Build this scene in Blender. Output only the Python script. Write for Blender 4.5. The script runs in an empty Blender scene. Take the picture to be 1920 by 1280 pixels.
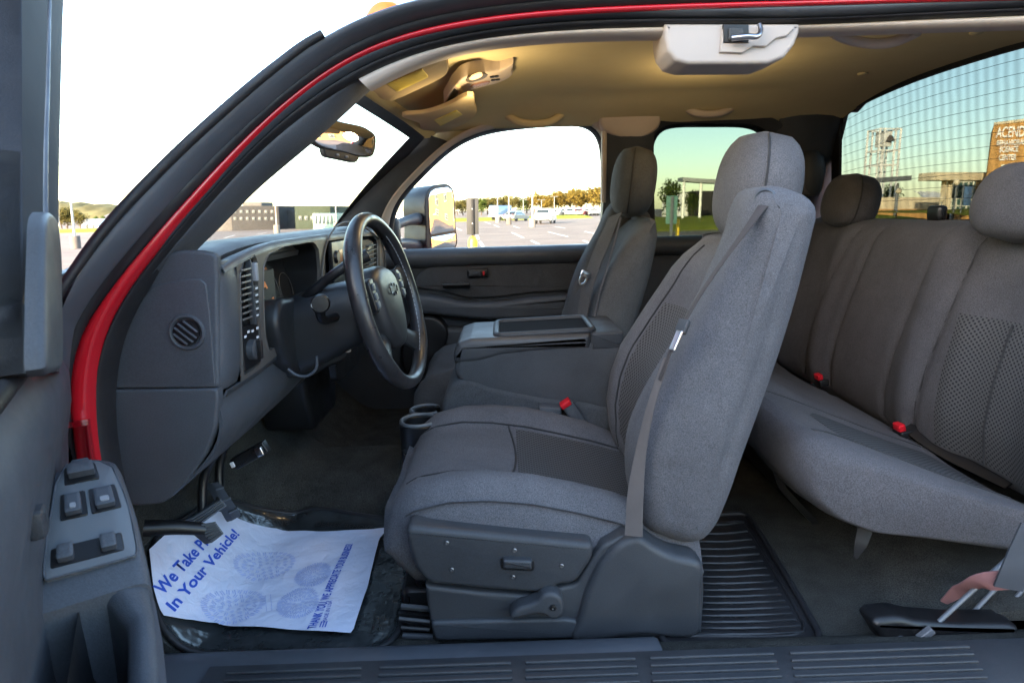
import bpy, bmesh, math, random
from mathutils import Vector, Matrix

scene = bpy.context.scene
COL = scene.collection
random.seed(7)
R = math.radians

# ------------------------------------------------------------------ camera
EYE = 1.75                    # camera height above the asphalt
TILT = R(1.6)                 # the lot falls gently towards the truck's nose
FOC = 1150.0                  # focal length in pixels of the 1920 px wide photograph
PITCH, YAW = R(9.0), R(0.8)
HORIZON = 392.0
PY0 = HORIZON + FOC * math.tan(PITCH)

cam_data = bpy.data.cameras.new("camera")
cam = bpy.data.objects.new("camera", cam_data)
COL.objects.link(cam)
cam.location = (0, 0, EYE)
cam.rotation_euler = (R(90) - PITCH, 0, -YAW)
cam_data.sensor_width = 36.0
cam_data.lens = 36.0 * FOC / 1920.0
cam_data.shift_y = -(640.0 - PY0) / 1920.0
cam_data.clip_start = 0.02
cam_data.clip_end = 4000.0
cam_data.dof.use_dof = True
cam_data.dof.focus_distance = 1.45
cam_data.dof.aperture_fstop = 10.0
scene.camera = cam
scene.render.resolution_x, scene.render.resolution_y = 1024, 682

# ------------------------------------------------------------------ world and sun
SUN_ELEV = R(14.0)
SUN_AZ = Vector((-0.55, -0.83))           # where the sun stands: low, behind the photographer
world = bpy.data.worlds.new("World")
scene.world = world
world.use_nodes = True
wn = world.node_tree
wn.nodes.clear()
wo = wn.nodes.new("ShaderNodeOutputWorld")
wb = wn.nodes.new("ShaderNodeBackground")
ws = wn.nodes.new("ShaderNodeTexSky")
ws.sky_type = 'NISHITA'
ws.sun_disc = False
ws.sun_elevation = SUN_ELEV
ws.sun_rotation = math.atan2(SUN_AZ.x, SUN_AZ.y)
ws.air_density, ws.dust_density, ws.ozone_density = 1.0, 0.7, 1.0
wb.inputs[1].default_value = 0.115
wn.links.new(ws.outputs[0], wb.inputs[0])
wn.links.new(wb.outputs[0], wo.inputs[0])

sun_data = bpy.data.lights.new("sun", 'SUN')
sun_data.energy = 3.3
sun_data.angle = R(0.6)
sun_data.color = (1.0, 0.80, 0.58)
sun = bpy.data.objects.new("sun", sun_data)
COL.objects.link(sun)
az = SUN_AZ.normalized()
sun_vec = Vector((az.x * math.cos(SUN_ELEV), az.y * math.cos(SUN_ELEV), math.sin(SUN_ELEV)))
sun.rotation_euler = sun_vec.to_track_quat('Z', 'Y').to_euler()
sun.location = (-20, -30, 20)

scene.view_settings.view_transform = 'Standard'
scene.view_settings.look = 'None'
scene.view_settings.gamma = 1.0
scene.view_settings.exposure = 3.85
scene.render.engine = 'CYCLES'
scene.cycles.use_denoising = True
scene.cycles.max_bounces = 10
scene.cycles.diffuse_bounces = 5
scene.cycles.glossy_bounces = 4
scene.cycles.transparent_max_bounces = 16
scene.cycles.caustics_reflective = False
scene.cycles.caustics_refractive = False
scene.cycles.sample_clamp_indirect = 6.0

# ------------------------------------------------------------------ frames and sight lines
# cab frame: x to the tail of the truck, y to the passenger side, z up, camera in its origin.
CAB = Matrix.Translation((0, 0, EYE)) @ Matrix.Rotation(-TILT, 4, 'Y')
ROOT_CAB = Vector((0.25, 1.73, -EYE))     # base of the truck, on the asphalt
_fw = Vector((math.sin(YAW) * math.cos(PITCH), math.cos(YAW) * math.cos(PITCH), -math.sin(PITCH)))
_rt = Vector((math.cos(YAW), -math.sin(YAW), 0))
_up = _rt.cross(_fw)
_tocab = Matrix.Rotation(TILT, 3, 'Y')

def ray(px, py):
    return _fw + _rt * ((px - 960.0) / FOC) - _up * ((py - PY0) / FOC)

def P(px, py, y=None, x=None, z=None, a=None, b=None, world=False):
    """measured point of the photograph at a known depth, in the cab frame (or in the world)"""
    d = ray(px, py)
    if not world:
        d = _tocab @ d
    if y is not None:
        t = y / d.y
    elif x is not None:
        t = x / d.x
    elif z is not None:
        t = z / d.z
    else:                      # leaning plane y = a + b z
        t = a / (d.y - b * d.z)
    v = d * t
    if world:
        v.z += EYE
    return v

def PN(px, py, point, n):
    """measured point on a plane through point with normal n, cab frame"""
    d = _tocab @ ray(px, py)
    return d * (Vector(point).dot(n) / d.dot(n))

# ------------------------------------------------------------------ materials
MATS = {}
def new_mat(name):
    m = bpy.data.materials.new(name)
    m.use_nodes = True
    nt = m.node_tree
    b = nt.nodes["Principled BSDF"]
    MATS[name] = m
    return m, nt, b

def N(nt, kind, **kw):
    n = nt.nodes.new(kind)
    for k, v in kw.items():
        if hasattr(n, k):
            setattr(n, k, v)
        else:
            n.inputs[k].default_value = v
    return n

def solid(name, col, rough=0.5, var=0.12, scale=14.0, bump=0.0, bscale=600.0, metal=0.0, spec=0.5, coat=0.0,
          sheen=0.0, fine=0.0, fscale=900.0, rvar=0.0, bdist=0.001, wrinkle=0.0, wscale=16.0):
    """plain material with a slow drift of tone, a fine grain and a bump"""
    m, nt, b = new_mat(name)
    tc = N(nt, "ShaderNodeTexCoord")
    n1 = N(nt, "ShaderNodeTexNoise", Scale=scale, Detail=5.0, Roughness=0.6)
    nt.links.new(tc.outputs["Object"], n1.inputs["Vector"])
    ramp = N(nt, "ShaderNodeMapRange")
    ramp.inputs["From Min"].default_value = 0.3; ramp.inputs["From Max"].default_value = 0.7
    ramp.inputs["To Min"].default_value = 1.0 - var; ramp.inputs["To Max"].default_value = 1.0 + var
    nt.links.new(n1.outputs["Fac"], ramp.inputs["Value"])
    val = ramp.outputs[0]
    if fine > 0:
        n2 = N(nt, "ShaderNodeTexNoise", Scale=fscale, Detail=2.0)
        nt.links.new(tc.outputs["Object"], n2.inputs["Vector"])
        r2 = N(nt, "ShaderNodeMapRange")
        r2.inputs["From Min"].default_value = 0.3; r2.inputs["From Max"].default_value = 0.7
        r2.inputs["To Min"].default_value = 1.0 - fine; r2.inputs["To Max"].default_value = 1.0 + fine
        nt.links.new(n2.outputs["Fac"], r2.inputs["Value"])
        mu = N(nt, "ShaderNodeMath", operation='MULTIPLY')
        nt.links.new(val, mu.inputs[0]); nt.links.new(r2.outputs[0], mu.inputs[1])
        val = mu.outputs[0]
    vm = N(nt, "ShaderNodeVectorMath", operation='SCALE')
    vm.inputs[0].default_value = col
    nt.links.new(val, vm.inputs["Scale"])
    nt.links.new(vm.outputs[0], b.inputs["Base Color"])
    b.inputs["Roughness"].default_value = rough
    if rvar > 0:
        rr = N(nt, "ShaderNodeMapRange")
        rr.inputs["From Min"].default_value = 0.3; rr.inputs["From Max"].default_value = 0.7
        rr.inputs["To Min"].default_value = rough - rvar; rr.inputs["To Max"].default_value = rough + rvar
        nr = N(nt, "ShaderNodeTexNoise", Scale=scale * 2.3, Detail=6.0)
        nt.links.new(tc.outputs["Object"], nr.inputs["Vector"])
        nt.links.new(nr.outputs["Fac"], rr.inputs["Value"])
        nt.links.new(rr.outputs[0], b.inputs["Roughness"])
    b.inputs["Metallic"].default_value = metal
    b.inputs["Specular IOR Level"].default_value = spec
    b.inputs["Coat Weight"].default_value = coat
    b.inputs["Coat Roughness"].default_value = 0.06
    b.inputs["Sheen Weight"].default_value = sheen
    b.inputs["Sheen Roughness"].default_value = 0.45
    if bump > 0:
        nb = N(nt, "ShaderNodeTexNoise", Scale=bscale, Detail=2.0)
        nt.links.new(tc.outputs["Object"], nb.inputs["Vector"])
        bm = N(nt, "ShaderNodeBump", Strength=bump, Distance=bdist)
        nt.links.new(nb.outputs["Fac"], bm.inputs["Height"])
        nt.links.new(bm.outputs[0], b.inputs["Normal"])
        if wrinkle > 0:        # broad soft creases under the fine grain
            nw = N(nt, "ShaderNodeTexNoise", Scale=wscale, Detail=3.0, Roughness=0.45, Distortion=0.8)
            nt.links.new(tc.outputs["Object"], nw.inputs["Vector"])
            bw = N(nt, "ShaderNodeBump", Strength=wrinkle, Distance=0.012)
            nt.links.new(nw.outputs["Fac"], bw.inputs["Height"])
            nt.links.new(bw.outputs[0], bm.inputs["Normal"])
    return m

def glass(name, col, gloss=0.08, stripes=False):
    m = bpy.data.materials.new(name); m.use_nodes = True
    nt = m.node_tree; nt.nodes.clear()
    out = N(nt, "ShaderNodeOutputMaterial")
    tr = N(nt, "ShaderNodeBsdfTransparent"); tr.inputs[0].default_value = (*col, 1)
    gl = N(nt, "ShaderNodeBsdfGlossy"); gl.inputs["Roughness"].default_value = 0.02
    gl.inputs[0].default_value = (0.9, 0.9, 0.9, 1)
    fr = N(nt, "ShaderNodeLayerWeight"); fr.inputs[0].default_value = 0.5
    pw = N(nt, "ShaderNodeMath", operation='POWER'); pw.inputs[1].default_value = 4.0
    nt.links.new(fr.outputs["Facing"], pw.inputs[0])
    mu = N(nt, "ShaderNodeMath", operation='MULTIPLY_ADD'); mu.inputs[1].default_value = gloss * 3.0; mu.inputs[2].default_value = gloss * 0.5
    nt.links.new(pw.outputs[0], mu.inputs[0])
    mx = N(nt, "ShaderNodeMixShader")
    nt.links.new(mu.outputs[0], mx.inputs[0])
    nt.links.new(tr.outputs[0], mx.inputs[1]); nt.links.new(gl.outputs[0], mx.inputs[2])
    nt.links.new(mx.outputs[0], out.inputs[0])
    if stripes:                # strain marks of toughened privacy glass
        tc = N(nt, "ShaderNodeTexCoord")
        wv = N(nt, "ShaderNodeTexWave", Scale=9.5, Distortion=1.0, Detail=1.0)
        wv.bands_direction = 'Y'
        wv.inputs["Detail Scale"].default_value = 2.0
        nt.links.new(tc.outputs["Object"], wv.inputs["Vector"])
        mr = N(nt, "ShaderNodeMapRange")
        mr.inputs["To Min"].default_value = 0.93; mr.inputs["To Max"].default_value = 1.12
        nt.links.new(wv.outputs["Fac"], mr.inputs["Value"])
        vm = N(nt, "ShaderNodeVectorMath", operation='SCALE'); vm.inputs[0].default_value = col
        nt.links.new(mr.outputs[0], vm.inputs["Scale"])
        nt.links.new(vm.outputs[0], tr.inputs[0])
    MATS[name] = m
    return m

def weave(name, c_dark, c_light, ua, va, pitch, rough=0.9):
    """fabric insert with a staggered grid of dark knit holes; ua, va pick the object axes it lies along"""
    m, nt, b = new_mat(name)
    tc = N(nt, "ShaderNodeTexCoord"); sx = N(nt, "ShaderNodeSeparateXYZ")
    nt.links.new(tc.outputs["Object"], sx.inputs[0])
    def wavef(axis, k):
        mm = N(nt, "ShaderNodeMath", operation='MULTIPLY'); mm.inputs[1].default_value = k
        nt.links.new(sx.outputs[axis], mm.inputs[0])
        s = N(nt, "ShaderNodeMath", operation='SINE'); nt.links.new(mm.outputs[0], s.inputs[0])
        return s.outputs[0]
    k = 2 * math.pi / pitch
    a = wavef(ua, k); c = wavef(va, k)
    pr = N(nt, "ShaderNodeMath", operation='MULTIPLY'); nt.links.new(a, pr.inputs[0]); nt.links.new(c, pr.inputs[1])
    mr = N(nt, "ShaderNodeMapRange"); mr.inputs["From Min"].default_value = 0.05; mr.inputs["From Max"].default_value = 0.6
    nt.links.new(pr.outputs[0], mr.inputs["Value"])
    mx = N(nt, "ShaderNodeMix", data_type='RGBA')
    nt.links.new(mr.outputs[0], mx.inputs[0])
    mx.inputs[6].default_value = (*c_light, 1); mx.inputs[7].default_value = (*c_dark, 1)
    nt.links.new(mx.outputs[2], b.inputs["Base Color"])
    b.inputs["Roughness"].default_value = rough
    b.inputs["Specular IOR Level"].default_value = 0.2
    bp = N(nt, "ShaderNodeBump", Strength=0.5, Distance=0.001, invert=True)
    nt.links.new(mr.outputs[0], bp.inputs["Height"]); nt.links.new(bp.outputs[0], b.inputs["Normal"])
    return m

solid("fabric", (0.090, 0.090, 0.099), 0.95, 0.13, 9, 0.5, 900, spec=0.1, sheen=0.04, fine=0.34, fscale=520, wrinkle=0.35, wscale=14)
solid("fabric_dark", (0.066, 0.068, 0.072), 0.95, 0.13, 9, 0.5, 900, spec=0.1, sheen=0.03, fine=0.28, fscale=520, wrinkle=0.35, wscale=14)
solid("fabric_rear_shaded", (0.076, 0.073, 0.079), 0.95, 0.13, 8, 0.5, 900, spec=0.1, sheen=0.03, fine=0.32, fscale=520, wrinkle=0.35, wscale=14)  # seat cloth darkened: weaker light at the back is put into the colour
weave("knit_back", (0.018, 0.019, 0.022), (0.078, 0.076, 0.078), "Y", "Z", 0.0115)
weave("knit_seat", (0.018, 0.019, 0.022), (0.068, 0.068, 0.07), "X", "Y", 0.0115)
solid("seam", (0.024, 0.024, 0.026), 0.9, 0.1)
solid("plastic", (0.058, 0.064, 0.074), 0.50, 0.12, 6, 0.35, 700, spec=0.42, rvar=0.10, fine=0.14, fscale=420)
solid("frame_matte", (0.040, 0.043, 0.045), 0.85, 0.12, 6, spec=0.08)
solid("plastic_dark", (0.036, 0.039, 0.044), 0.5, 0.14, 6, 0.35, 700, spec=0.4, rvar=0.10, fine=0.14, fscale=420)
solid("plastic_black", (0.008, 0.008, 0.009), 0.38, 0.15, 8, spec=0.45, rvar=0.08)
solid("plastic_taupe", (0.085, 0.078, 0.072), 0.42, 0.08, 6, 0.15, 1400, spec=0.45)
solid("plastic_coal", (0.017, 0.018, 0.020), 0.42, 0.12, 7, 0.25, 1400, spec=0.45, rvar=0.08)
solid("leather", (0.018, 0.018, 0.020), 0.34, 0.2, 20, 0.25, 500, spec=0.5, rvar=0.08)
solid("leather_grey", (0.048, 0.050, 0.054), 0.50, 0.1, 9, 0.3, 420, spec=0.5, rvar=0.05)
solid("headliner", (0.60, 0.52, 0.31), 0.95, 0.06, 4, 0.3, 900, spec=0.1, fine=0.08)
solid("visor_cloth", (0.62, 0.51, 0.31), 0.95, 0.05, 5, 0.3, 900, spec=0.1, fine=0.08)
solid("beige", (0.50, 0.43, 0.37), 0.55, 0.05, 6, 0.1, 900, spec=0.4)
solid("beige_light", (0.40, 0.355, 0.325), 0.5, 0.04, 6, spec=0.4)
solid("sticker", (0.80, 0.66, 0.10), 0.6, 0.06, 60)
solid("carpet", (0.048, 0.048, 0.044), 1.0, 0.25, 16, 0.9, 420, spec=0.05, fine=0.45, fscale=420, bdist=0.004)
solid("rubber", (0.012, 0.012, 0.014), 0.55, 0.2, 12, 0.3, 300, spec=0.4, rvar=0.12)
solid("rubber_grey", (0.056, 0.063, 0.075), 0.5, 0.15, 7, 0.15, 500, spec=0.45, rvar=0.1)
solid("red_paint", (0.46, 0.006, 0.014), 0.22, 0.03, 4, spec=0.5, coat=1.0)
solid("rod_grey", (0.10, 0.105, 0.115), 0.4, 0.1, 30, spec=0.6)
solid("chrome", (0.45, 0.45, 0.47), 0.28, 0.05, 10, metal=1.0)
solid("steel", (0.22, 0.225, 0.24), 0.42, 0.1, 30, metal=1.0, rvar=0.1)
solid("belt", (0.050, 0.043, 0.043), 0.7, 0.08, 30, 0.5, 700, spec=0.25)
solid("belt_light", (0.100, 0.088, 0.085), 0.7, 0.06, 30, 0.4, 700, spec=0.25)
solid("belt_pink", (0.26, 0.13, 0.13), 0.7, 0.06, 30, 0.4, 700, spec=0.25)
solid("button_red", (0.55, 0.01, 0.02), 0.35, 0.05, 20)
solid("paper", (0.62, 0.66, 0.80), 0.75, 0.04, 9, 0.35, 26, spec=0.25, bdist=0.004, wrinkle=0.3, wscale=40)
solid("ink_blue", (0.02, 0.08, 0.50), 0.7, 0.1, 60)
solid("ink_pale", (0.42, 0.49, 0.75), 0.8, 0.15, 90)
solid("ink_black", (0.004, 0.004, 0.004), 0.5, 0.1)
solid("tray_black", (0.010, 0.010, 0.011), 0.9, 0.1, spec=0.05)
solid("film_edge", (0.03, 0.034, 0.036), 0.16, 0.3, 18, 0.6, 22, spec=0.6, bdist=0.006)
solid("white_print", (0.65, 0.66, 0.68), 0.5, 0.05)
solid("grey_print", (0.22, 0.23, 0.25), 0.5, 0.05)
solid("gauge_orange", (0.60, 0.18, 0.03), 0.6, 0.1)
solid("gauge_lens", (0.010, 0.011, 0.013), 0.6, 0.05, spec=0.25)
solid("radio_window", (0.30, 0.15, 0.085), 0.25, 0.06, 20, spec=0.5)
solid("key_tag", (0.75, 0.74, 0.72), 0.5, 0.04)
solid("amber", (0.80, 0.22, 0.01), 0.25, 0.1, 30, spec=0.6)
solid("mirror_face", (0.80, 0.80, 0.80), 0.015, 0.0, metal=1.0)
m_ = solid("lamp_lens", (0.75, 0.42, 0.16), 0.35, 0.05)
m_.node_tree.nodes["Principled BSDF"].inputs["Emission Color"].default_value = (1.0, 0.58, 0.24, 1)
m_.node_tree.nodes["Principled BSDF"].inputs["Emission Strength"].default_value = 0.14
glass("windscreen_glass", (0.86, 0.88, 0.87), 0.09)
glass("clear_glass", (0.93, 0.94, 0.92), 0.06)
glass("privacy_glass", (0.27, 0.295, 0.27), 0.05)
glass("privacy_glass_rear", (0.245, 0.262, 0.255), 0.05, stripes=True)
glass("film_clear", (0.66, 0.70, 0.72), 0.20)

# ------------------------------------------------------------------ object helpers
def V(p):
    return Vector(p)

CURRENT = {"offset": Vector((0, 0, 0))}

def mesh_object(name, verts, faces, mat, parent=None, smooth=True, sharp=35.0, offset=None):
    off = CURRENT["offset"] if offset is None else offset
    me = bpy.data.meshes.new(name)
    me.from_pydata([tuple(V(v) - off) for v in verts], [], [tuple(f) for f in faces])
    bm = bmesh.new(); bm.from_mesh(me)
    bmesh.ops.remove_doubles(bm, verts=bm.verts, dist=1e-6)
    bmesh.ops.recalc_face_normals(bm, faces=bm.faces)
    bm.to_mesh(me); bm.free()
    me.materials.append(MATS[mat] if isinstance(mat, str) else mat)
    if smooth:
        me.shade_smooth()
        if sharp:
            me.set_sharp_from_angle(angle=R(sharp))
    o = bpy.data.objects.new(name, me)
    COL.objects.link(o)
    if parent is not None:
        o.parent = parent
    return o

def empty(name, parent=None, loc=(0, 0, 0)):
    o = bpy.data.objects.new(name, None)
    o.empty_display_size = 0.1
    COL.objects.link(o)
    o.location = loc
    if parent is not None:
        o.parent = parent
    return o

def tag(o, label=None, cat=None, group=None, kind=None):
    if label: o["label"] = label
    if cat: o["category"] = cat
    if group: o["group"] = group
    if kind: o["kind"] = kind
    return o

def copy_tree(o, parent=None):
    c = o.copy(); COL.objects.link(c)
    if parent is not None:
        c.parent = parent
    for ch in o.children:
        copy_tree(ch, c)
    return c

def resample(pts, n, closed=False, smooth=True):
    """n points spaced evenly along a Catmull-Rom curve (or polyline) through pts"""
    pts = [V(p) for p in pts]
    m = len(pts)
    dense = []
    segs = m if closed else m - 1
    sub = 14 if smooth else 2
    for i in range(segs):
        p1, p2 = pts[i], pts[(i + 1) % m]
        if closed:
            p0, p3 = pts[i - 1], pts[(i + 2) % m]
        else:
            p0 = pts[i - 1] if i > 0 else p1 * 2 - p2
            p3 = pts[i + 2] if i + 2 < m else p2 * 2 - p1
        for k in range(sub):
            t = k / sub
            if smooth:
                # centripetal-like: chord scaled tangents keep the curve from overshooting
                d1 = max((p1 - p0).length, 1e-9); d2 = max((p2 - p1).length, 1e-9); d3 = max((p3 - p2).length, 1e-9)
                m1 = ((p1 - p0) / d1 * d2 + (p2 - p1) / d2 * d1) / (d1 + d2) * d2
                m2 = ((p2 - p1) / d2 * d3 + (p3 - p2) / d3 * d2) / (d2 + d3) * d2
                t2, t3 = t * t, t * t * t
                dense.append(p1 * (2*t3 - 3*t2 + 1) + m1 * (t3 - 2*t2 + t) + p2 * (-2*t3 + 3*t2) + m2 * (t3 - t2))
            else:
                dense.append(p1.lerp(p2, t))
    dense.append(pts[0].copy() if closed else pts[-1].copy())
    L = [0.0]
    for i in range(1, len(dense)):
        L.append(L[-1] + (dense[i] - dense[i - 1]).length)
    tot = L[-1]
    out = []
    cnt = n if closed else n - 1
    j = 0
    for i in range(n):
        s = tot * i / cnt
        while j < len(L) - 2 and L[j + 1] < s:
            j += 1
        seg = L[j + 1] - L[j]
        t = (s - L[j]) / seg if seg > 1e-12 else 0
        out.append(dense[j].lerp(dense[j + 1], max(0, min(1, t))))
    return out

def fillet(poly, rad, k=5, closed=True):
    """round the corners of a 2-d polygon; rad is one number or one per corner"""
    n = len(poly)
    out = []
    for i in range(n):
        r = rad[i] if isinstance(rad, (list, tuple)) else rad
        p = Vector(poly[i][:2])
        if (not closed and i in (0, n - 1)) or r <= 0:
            out.append(p); continue
        a = Vector(poly[i - 1][:2]) - p; b = Vector(poly[(i + 1) % n][:2]) - p
        la, lb = a.length, b.length
        r_ = min(r, la * 0.48, lb * 0.48)
        a.normalize(); b.normalize()
        s, e = p + a * r_, p + b * r_
        for q in range(k + 1):
            t = q / k
            out.append(s * (1 - t) ** 2 + p * 2 * t * (1 - t) + e * t ** 2)
    return out

def grid(rows, close_u=False, close_v=False):
    """rows of points -> verts, faces"""
    nu, nv = len(rows), len(rows[0])
    verts = [p for r in rows for p in r]
    faces = []
    for i in range(nu if close_u else nu - 1):
        for j in range(nv if close_v else nv - 1):
            a = i * nv + j; b = i * nv + (j + 1) % nv
            c = ((i + 1) % nu) * nv + (j + 1) % nv; d = ((i + 1) % nu) * nv + j
            faces.append((a, b, c, d))
    return verts, faces

def loft(name, rings, mat, parent=None, cap=True, sharp=50, closed=True):
    v, f = grid(rings, False, closed)
    n = len(rings[0])
    if cap and closed:
        f.append(tuple(range(n - 1, -1, -1)))
        base = (len(rings) - 1) * n
        f.append(tuple(base + i for i in range(n)))
    return mesh_object(name, v, f, mat, parent, sharp=sharp)

def sheet(name, rows, mat, parent=None, thick=0.0, sharp=60, dirn=None):
    """open surface through rows of points; with thick it gets a back a little way along dirn"""
    v, f = grid(rows)
    if thick > 0:
        d = V(dirn).normalized() * thick
        nu, nv = len(rows), len(rows[0]); k = len(v)
        v = v + [V(p) + d for p in v]
        f2 = [tuple(k + i for i in reversed(q)) for q in f]
        rim = []
        for i in range(nu - 1):
            rim.append((i * nv, (i + 1) * nv, k + (i + 1) * nv, k + i * nv))
            a = i * nv + nv - 1; b = (i + 1) * nv + nv - 1
            rim.append((b, a, k + a, k + b))
        for j in range(nv - 1):
            rim.append((j + 1, j, k + j, k + j + 1))
            a = (nu - 1) * nv + j
            rim.append((a, a + 1, k + a + 1, k + a))
        f = f + f2 + rim
    return mesh_object(name, v, f, mat, parent, sharp=sharp)

def tube(name, path, rad, mat, parent=None, n=10, closed=False, smooth_n=0, flat=1.0, upv=None, cap=True):
    pts = [V(p) for p in path]
    if smooth_n:
        pts = resample(pts, smooth_n, closed)
    m = len(pts)
    rings = []
    prev = None
    for i in range(m):
        if closed:
            t = pts[(i + 1) % m] - pts[i - 1]
        else:
            t = pts[min(i + 1, m - 1)] - pts[max(i - 1, 0)]
        t.normalize()
        if upv is not None:
            s = V(upv)
        elif prev is None:
            s = Vector((0, 0, 1)) if abs(t.z) < 0.9 else Vector((1, 0, 0))
        else:
            s = prev
        s = (s - t * s.dot(t)).normalized()
        prev = s
        w = t.cross(s)
        r = rad[min(i * len(rad) // m, len(rad) - 1)] if isinstance(rad, (list, tuple)) else rad
        if isinstance(rad, (list, tuple)) and len(rad) > 1:
            q = i / max(1, m - 1) * (len(rad) - 1); k = min(int(q), len(rad) - 2)
            r = rad[k] + (rad[k + 1] - rad[k]) * (q - k)
        rings.append([pts[i] + s * (math.cos(2*math.pi*k/n) * r * flat) + w * (math.sin(2*math.pi*k/n) * r) for k in range(n)])
    v, f = grid(rings, closed, True)
    if not closed and cap:
        f.append(tuple(range(n - 1, -1, -1)))
        b = (m - 1) * n
        f.append(tuple(b + i for i in range(n)))
    return mesh_object(name, v, f, mat, parent, sharp=60)

def ribbon(name, path, width, nrm, thick, mat, parent=None, smooth_n=24):
    """flat strap: nrm is the direction its face looks to (or one per path point)"""
    pts = resample(path, smooth_n)
    m = len(pts)
    rings = []
    for i in range(m):
        t = (pts[min(i + 1, m - 1)] - pts[max(i - 1, 0)]).normalized()
        if isinstance(nrm, list):
            q = i / (m - 1) * (len(nrm) - 1); k = min(int(q), len(nrm) - 2)
            d = V(nrm[k]).lerp(V(nrm[k + 1]), q - k)
        else:
            d = V(nrm)
        d = (d - t * d.dot(t)).normalized()
        w = t.cross(d)
        if isinstance(width, (list, tuple)):
            q = i / (m - 1) * (len(width) - 1); k = min(int(q), len(width) - 2)
            wd = width[k] + (width[k + 1] - width[k]) * (q - k)
        else:
            wd = width
        h = wd / 2; e = thick / 2
        rings.append([pts[i] + w * h + d * e, pts[i] + w * (h * 0.4) + d * (e * 1.6), pts[i] - w * (h * 0.4) + d * (e * 1.6), pts[i] - w * h + d * e,
                      pts[i] - w * h - d * e, pts[i] + w * h - d * e])
    return loft(name, rings, mat, parent, sharp=50)

def slab_geo(outline, c0, c1, r, bulge=0.0, r_far=0.0, m=5, inner=(0.8, 0.55, 0.3, 0.12), fan=True, frame=None):
    """outline: 2-d closed polygon (a, b); extruded from depth c0 (near, rounded by r) to c1"""
    pts = [Vector(p[:2]) for p in outline]
    n = len(pts)
    area = sum(pts[i].x * pts[(i+1) % n].y - pts[(i+1) % n].x * pts[i].y for i in range(n))
    if area < 0:
        pts.reverse()
    nrm = []
    for i in range(n):
        e1 = (pts[i] - pts[i - 1]); e2 = (pts[(i + 1) % n] - pts[i])
        if e1.length < 1e-9: e1 = e2
        if e2.length < 1e-9: e2 = e1
        n1 = Vector((-e1.y, e1.x)).normalized(); n2 = Vector((-e2.y, e2.x)).normalized()
        q = n1 + n2
        if q.length < 1e-6: q = n1
        q.normalize()
        nrm.append(q / max(0.5, q.dot(n1)))
    sg = 1.0 if c1 > c0 else -1.0
    if frame is None:
        frame = lambda a, b, c: Vector((a, c, b))
    rings = []
    if r_far > 0:
        for k in range(m, 0, -1):
            th = math.pi / 2 * k / m
            o = r_far * (1 - math.cos(th)); d = r_far * (1 - math.sin(th))
            rings.append([(p + q * o, c1 - sg * d) for p, q in zip(pts, nrm)])
    else:
        rings.append([(p, c1) for p in pts])
    for k in range(0, m + 1):
        th = math.pi / 2 * k / m
        o = r * (1 - math.cos(th)); d = r * (1 - math.sin(th))
        rings.append([(p + q * o, c0 + sg * d) for p, q in zip(pts, nrm)])
        if r <= 0: break
    last = [p for p, d in rings[-1]]
    cen = sum(last, Vector((0, 0))) / n
    if fan:
        for s in inner:
            rings.append([(cen + (p - cen) * s, c0 - sg * bulge * (1 - s * s)) for p in last])
    rows = [[frame(p.x, p.y, d) for p, d in rg] for rg in rings]
    v, f = grid(rows, False, True)
    f.append(tuple(range(n)))
    base = (len(rows) - 1) * n
    if fan:
        v.append(frame(cen.x, cen.y, c0 - sg * bulge)); ci = len(v) - 1
        for i in range(n):
            f.append((base + i, base + (i + 1) % n, ci))
    else:
        f.append(tuple(base + i for i in range(n)))
    return v, f

def slab(name, outline, c0, c1, r, mat, parent=None, sharp=40, **kw):
    v, f = slab_geo(outline, c0, c1, r, **kw)
    return mesh_object(name, v, f, mat, parent, sharp=sharp)

def pslab(name, pix, y0, y1, r, mat, parent=None, n=0, smooth=True, rad=0, **kw):
    """slab whose outline was measured in the photograph on the plane y = y0"""
    o = [P(a, b, y=y0) for a, b in pix]
    o = [Vector((p.x, p.z)) for p in o]
    if rad:
        o = fillet(o, rad)
    elif n:
        o = [Vector(q[:2]) for q in resample([(p.x, p.y, 0) for p in o], n, True, smooth)]
    return slab(name, o, y0, y1, r, mat, parent, **kw)

def box(name, c, size, mat, parent=None, bev=0.0, rot=None, sharp=30):
    sx, sy, sz = (s / 2 for s in size)
    o = [(-sx, -sz), (sx, -sz), (sx, sz), (-sx, sz)]
    if bev > 0:
        o = fillet(o, bev, 3)
    v, f = slab_geo(o, -sy, sy, bev, r_far=bev, m=3, fan=False)
    M = Matrix.Identity(3) if rot is None else rot
    c = V(c)
    v = [c + M @ V(p) for p in v]
    return mesh_object(name, v, f, mat, parent, sharp=sharp)

def lathe(name, base, axis, prof, mat, parent=None, n=24, sharp=40):
    """prof: (radius, height) pairs along axis from base"""
    ax = V(axis).normalized()
    s = ax.cross(Vector((0, 0, 1)))
    if s.length < 0.1: s = ax.cross(Vector((1, 0, 0)))
    s.normalize(); w = ax.cross(s)
    base = V(base)
    rings = [[base + ax * h + (s * math.cos(2*math.pi*k/n) + w * math.sin(2*math.pi*k/n)) * max(r, 1e-5) for k in range(n)] for r, h in prof]
    return loft(name, rings, mat, parent, sharp=sharp)

def euler(x=0, y=0, z=0):
    return (Matrix.Rotation(R(z), 3, 'Z') @ Matrix.Rotation(R(y), 3, 'Y') @ Matrix.Rotation(R(x), 3, 'X'))

def relax(pts, passes=14):
    """take small wobbles out of a measured curve, ends held"""
    for _ in range(passes):
        pts = [pts[0]] + [pts[i - 1] * 0.25 + pts[i] * 0.5 + pts[i + 1] * 0.25 for i in range(1, len(pts) - 1)] + [pts[-1]]
    return pts

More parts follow.
